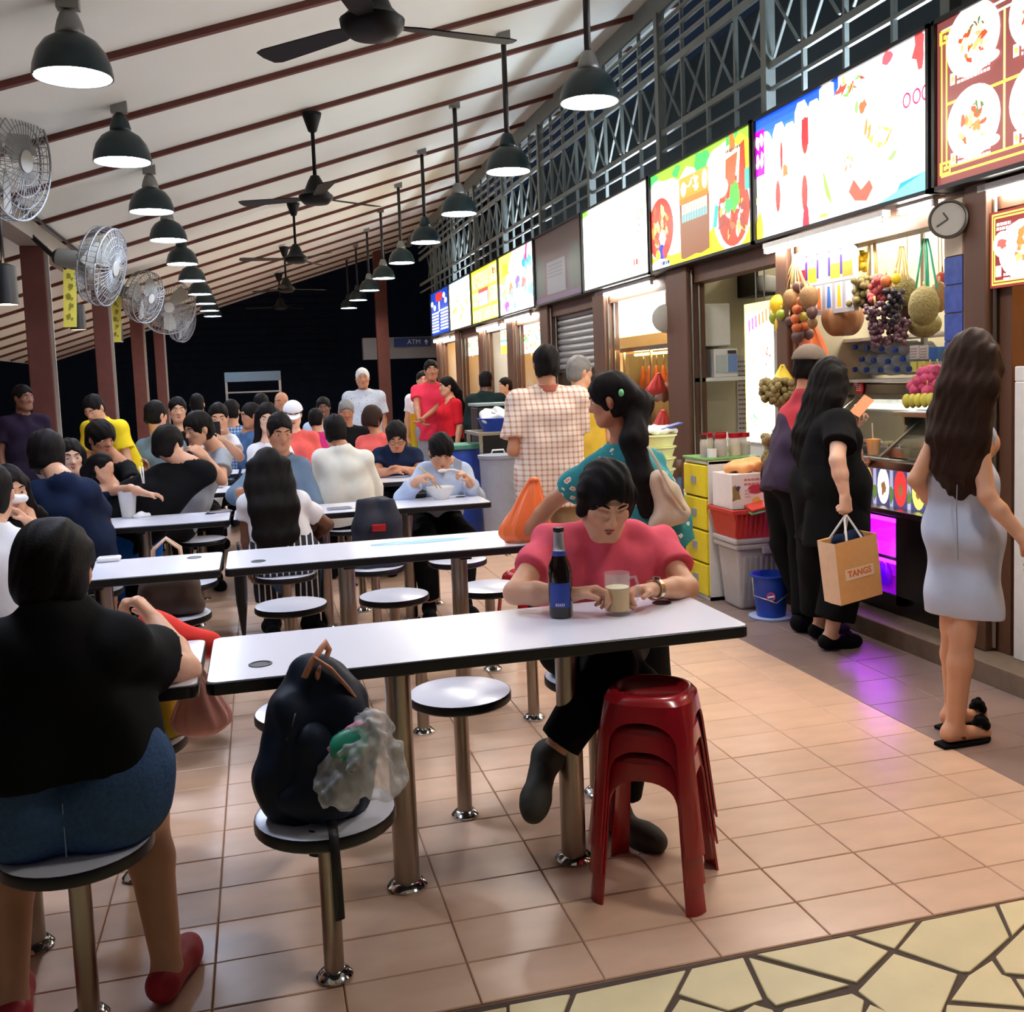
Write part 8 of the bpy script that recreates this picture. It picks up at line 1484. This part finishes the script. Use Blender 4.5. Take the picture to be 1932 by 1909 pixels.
p = at(265, 975, z=.752); t = thing('tissue', 'crumpled white tissue beside the yellow drink', 'tissue', tuple(p)); g = SDF(p-(.08, .06, .01), p+(.08, .06, .05), .006); g.ell(p+(0, 0, .008), np.eye(3), (.055, .035, .014)); g.plane(p, (0, 0, -1)); g.wrinkle(.008, 90, 2); g.build('paper', M['bag_white'], t)
p = at(206, 1058, z=.752); t = thing('tissue_pack', 'white tissue packet at the edge of the left second-row table', 'tissue', tuple(p)); MB().box(p+(-.05, -.035, 0), p+(.05, .035, .02)).build('packet', M['bag_white'], t, bevel=.008); MB().bar(p+(-.03, 0, .021), p+(.03, 0, .021), .012, .002).build('seal', M['carton'], t)
t = thing('chopsticks', 'chopsticks raised by the dark haired man at left', 'chopsticks', tuple(P3(268, 905, 6.4))); 
for k_ in (-1, 1): MB().tube([P3(266+3*k_, 880, 6.4), P3(271+k_, 912, 6.38)], .004, 6).build('stick', M['bag_white'], t, True)
p = at(283, 945, z=.752); t = thing('food_plate', 'white plate of yellow food before the child', 'plate', tuple(p)); MB().lathe([(0, 0), (.06, 0), (.10, .018), (.097, .02), (.06, .006), (0, .006)], p, 24).build('plate', M['white_plastic'], t, True, auto=.7); MB().ell(p+(0, 0, .014), (.06, .05, .018), 14, 7, nz=.25).build('food', M['mango'], t, True)
# brown handbag, dark backpack, umbrella on seats between tables
def seat_bag(x, y, w_, d_, h_, m, lab, name='handbag', hand=None, seed=1):
    t = thing(name, lab, 'bag', (x, y, .4415)); g = SDF((x-w_-.06, y-d_-.06, .42), (x+w_+.06, y+d_+.06, .46+h_+.08), .008)
    for a in (-1, 1): g.cone((x+a*(w_-.05), y, .49), (x+a*(w_-.06), y, .44+h_-.03), d_, d_*.62, k=.05)
    g.cone((x-w_+.05, y, .48), (x+w_-.05, y, .48), d_, d_, k=.03); g.cone((x-w_+.06, y, .44+h_*.6), (x+w_-.06, y, .44+h_*.6), d_*.85, d_*.85, k=.04); g.plane((0, 0, .4425), (0, 0, -1)); g.plane((0, 0, .44+h_), (0, 0, 1)); g.wrinkle(.005, 40, seed); g.build('bag_body', m, t)
    if hand:
        for yy in (-.03, .03): MB().tube([(x-.07, y+yy, .44+h_*.8), (x-.06, y+yy, .44+h_+.08), (x, y+yy*.6, .44+h_+.13), (x+.06, y+yy, .44+h_+.08), (x+.07, y+yy, .44+h_*.8)], .008, 8).build('handle', hand, t, True)
    return t
seat_bag(-.45, 4.97, .13, .07, .24, mat('bag_brown', (92, 74, 66), rough=.6), 'brown handbag with beige handles on a stool by the left second-row table', hand=mat('handle_beige', (222, 186, 158)), seed=2)
t = seat_bag(.64, 5.82, .12, .09, .40, mat('pack_dark', (26, 30, 48), rough=.7), 'dark blue backpack with red tag on a stool of the third row', 'backpack', seed=3); MB().box((.60, 5.70, .66), (.68, 5.725, .70)).build('red_tag', M['red_plastic'], t, bevel=.006)
t = thing('umbrella', 'closed black umbrella hanging between the left and right second-row tables', 'umbrella', (-.2, 4.88, .3)); MB().lathe([(0, .30), (.008, .31), (.028, .5), (.03, .62), (.012, .70), (.0, .71)], (-.12, 4.92, .0), 12).build('canopy', M['black'], t, True); MB().tube([(-.12, 4.92, .7), (-.12, 4.90, .76), (-.12, 4.86, .78), (-.12, 4.83, .76)], .007, 6).build('handle', M['black'], t, True); MB().cyl((-.12, 4.92, .26), (-.12, 4.92, .31), .004, n=6).build('tip', M['steel'], t)
# bags near the woman at left front
seat_bag(-.40, 3.22, .115, .075, .20, mat('bag_mustard', (200, 176, 30), rough=.6), 'mustard yellow handbag on the stool left of the front table', seed=5)
plastic_bag((-.22, 3.12, .66), (-.215, 3.12, .45), .085, mat('bag_pinkish', (246, 176, 166), rough=.35, alpha=.85, var=.15, scale=14), 'pale pink plastic bag hanging at the left front table end', seed=13, n=48)
t = thing('red_cloth', 'bright red cloth bundle beyond the black shirt woman’s elbow', 'cloth', tuple(P3(335, 1200, 3.18))); q = P3(335, 1192, 3.18); g = SDF(q-.17, q+.17, .008); g.cone(q+(-.07, 0, .03), q+(.09, 0, -.045), .045, .03, k=.03); g.cone(q+(-.06, 0, -.03), q+(.08, 0, -.06), .05, .035, k=.03); g.wrinkle(.006, 45, 3); g.build('fabric', mat('cloth_scarlet', (238, 52, 40), rough=.8), t)
p = at(262, 1268, z=.752); t = thing('food_paper', 'white food paper with fried scraps on the left front table', 'paper', tuple(p)); g = SDF(p-(.2, .15, .02), p+(.16, .15, .06), .008); g.ell(p+(-.02, 0, .005), np.eye(3), (.11, .08, .012)); g.plane(p, (0, 0, -1)); g.wrinkle(.006, 60, 2); g.build('paper', M['carton'], t); b = MB(); 
for i in range(9): b.ell(p+(-.06+.012*i, -.03+.05*random.random(), .018), (.018, .012, .008), 8, 5)
tag(b.build('scraps', M['roast'], t, True), kind='stuff')
o = plastic_stool(1.42, 5.35, 0, .3, 'red plastic stool half hidden behind the orange carrier bag'); del o['group']
# ------------------------------------------------------------------ give look-alikes their own label
from collections import defaultdict
dl = defaultdict(list)
for o in bpy.data.objects:
    if o.parent is None and 'label' in o: dl[o['label']].append(o)
for k_, v_ in dl.items():
    if len(v_) > 1 and v_[0].get('category') == 'fruit':
        v_.sort(key=lambda o: -o.location.z)
        for i_, o in enumerate(v_): o['label'] = k_+', '+(('upper one', 'lower one') if len(v_) == 2 else ('upper one', 'middle one', 'lower one', 'lowest one'))[i_]
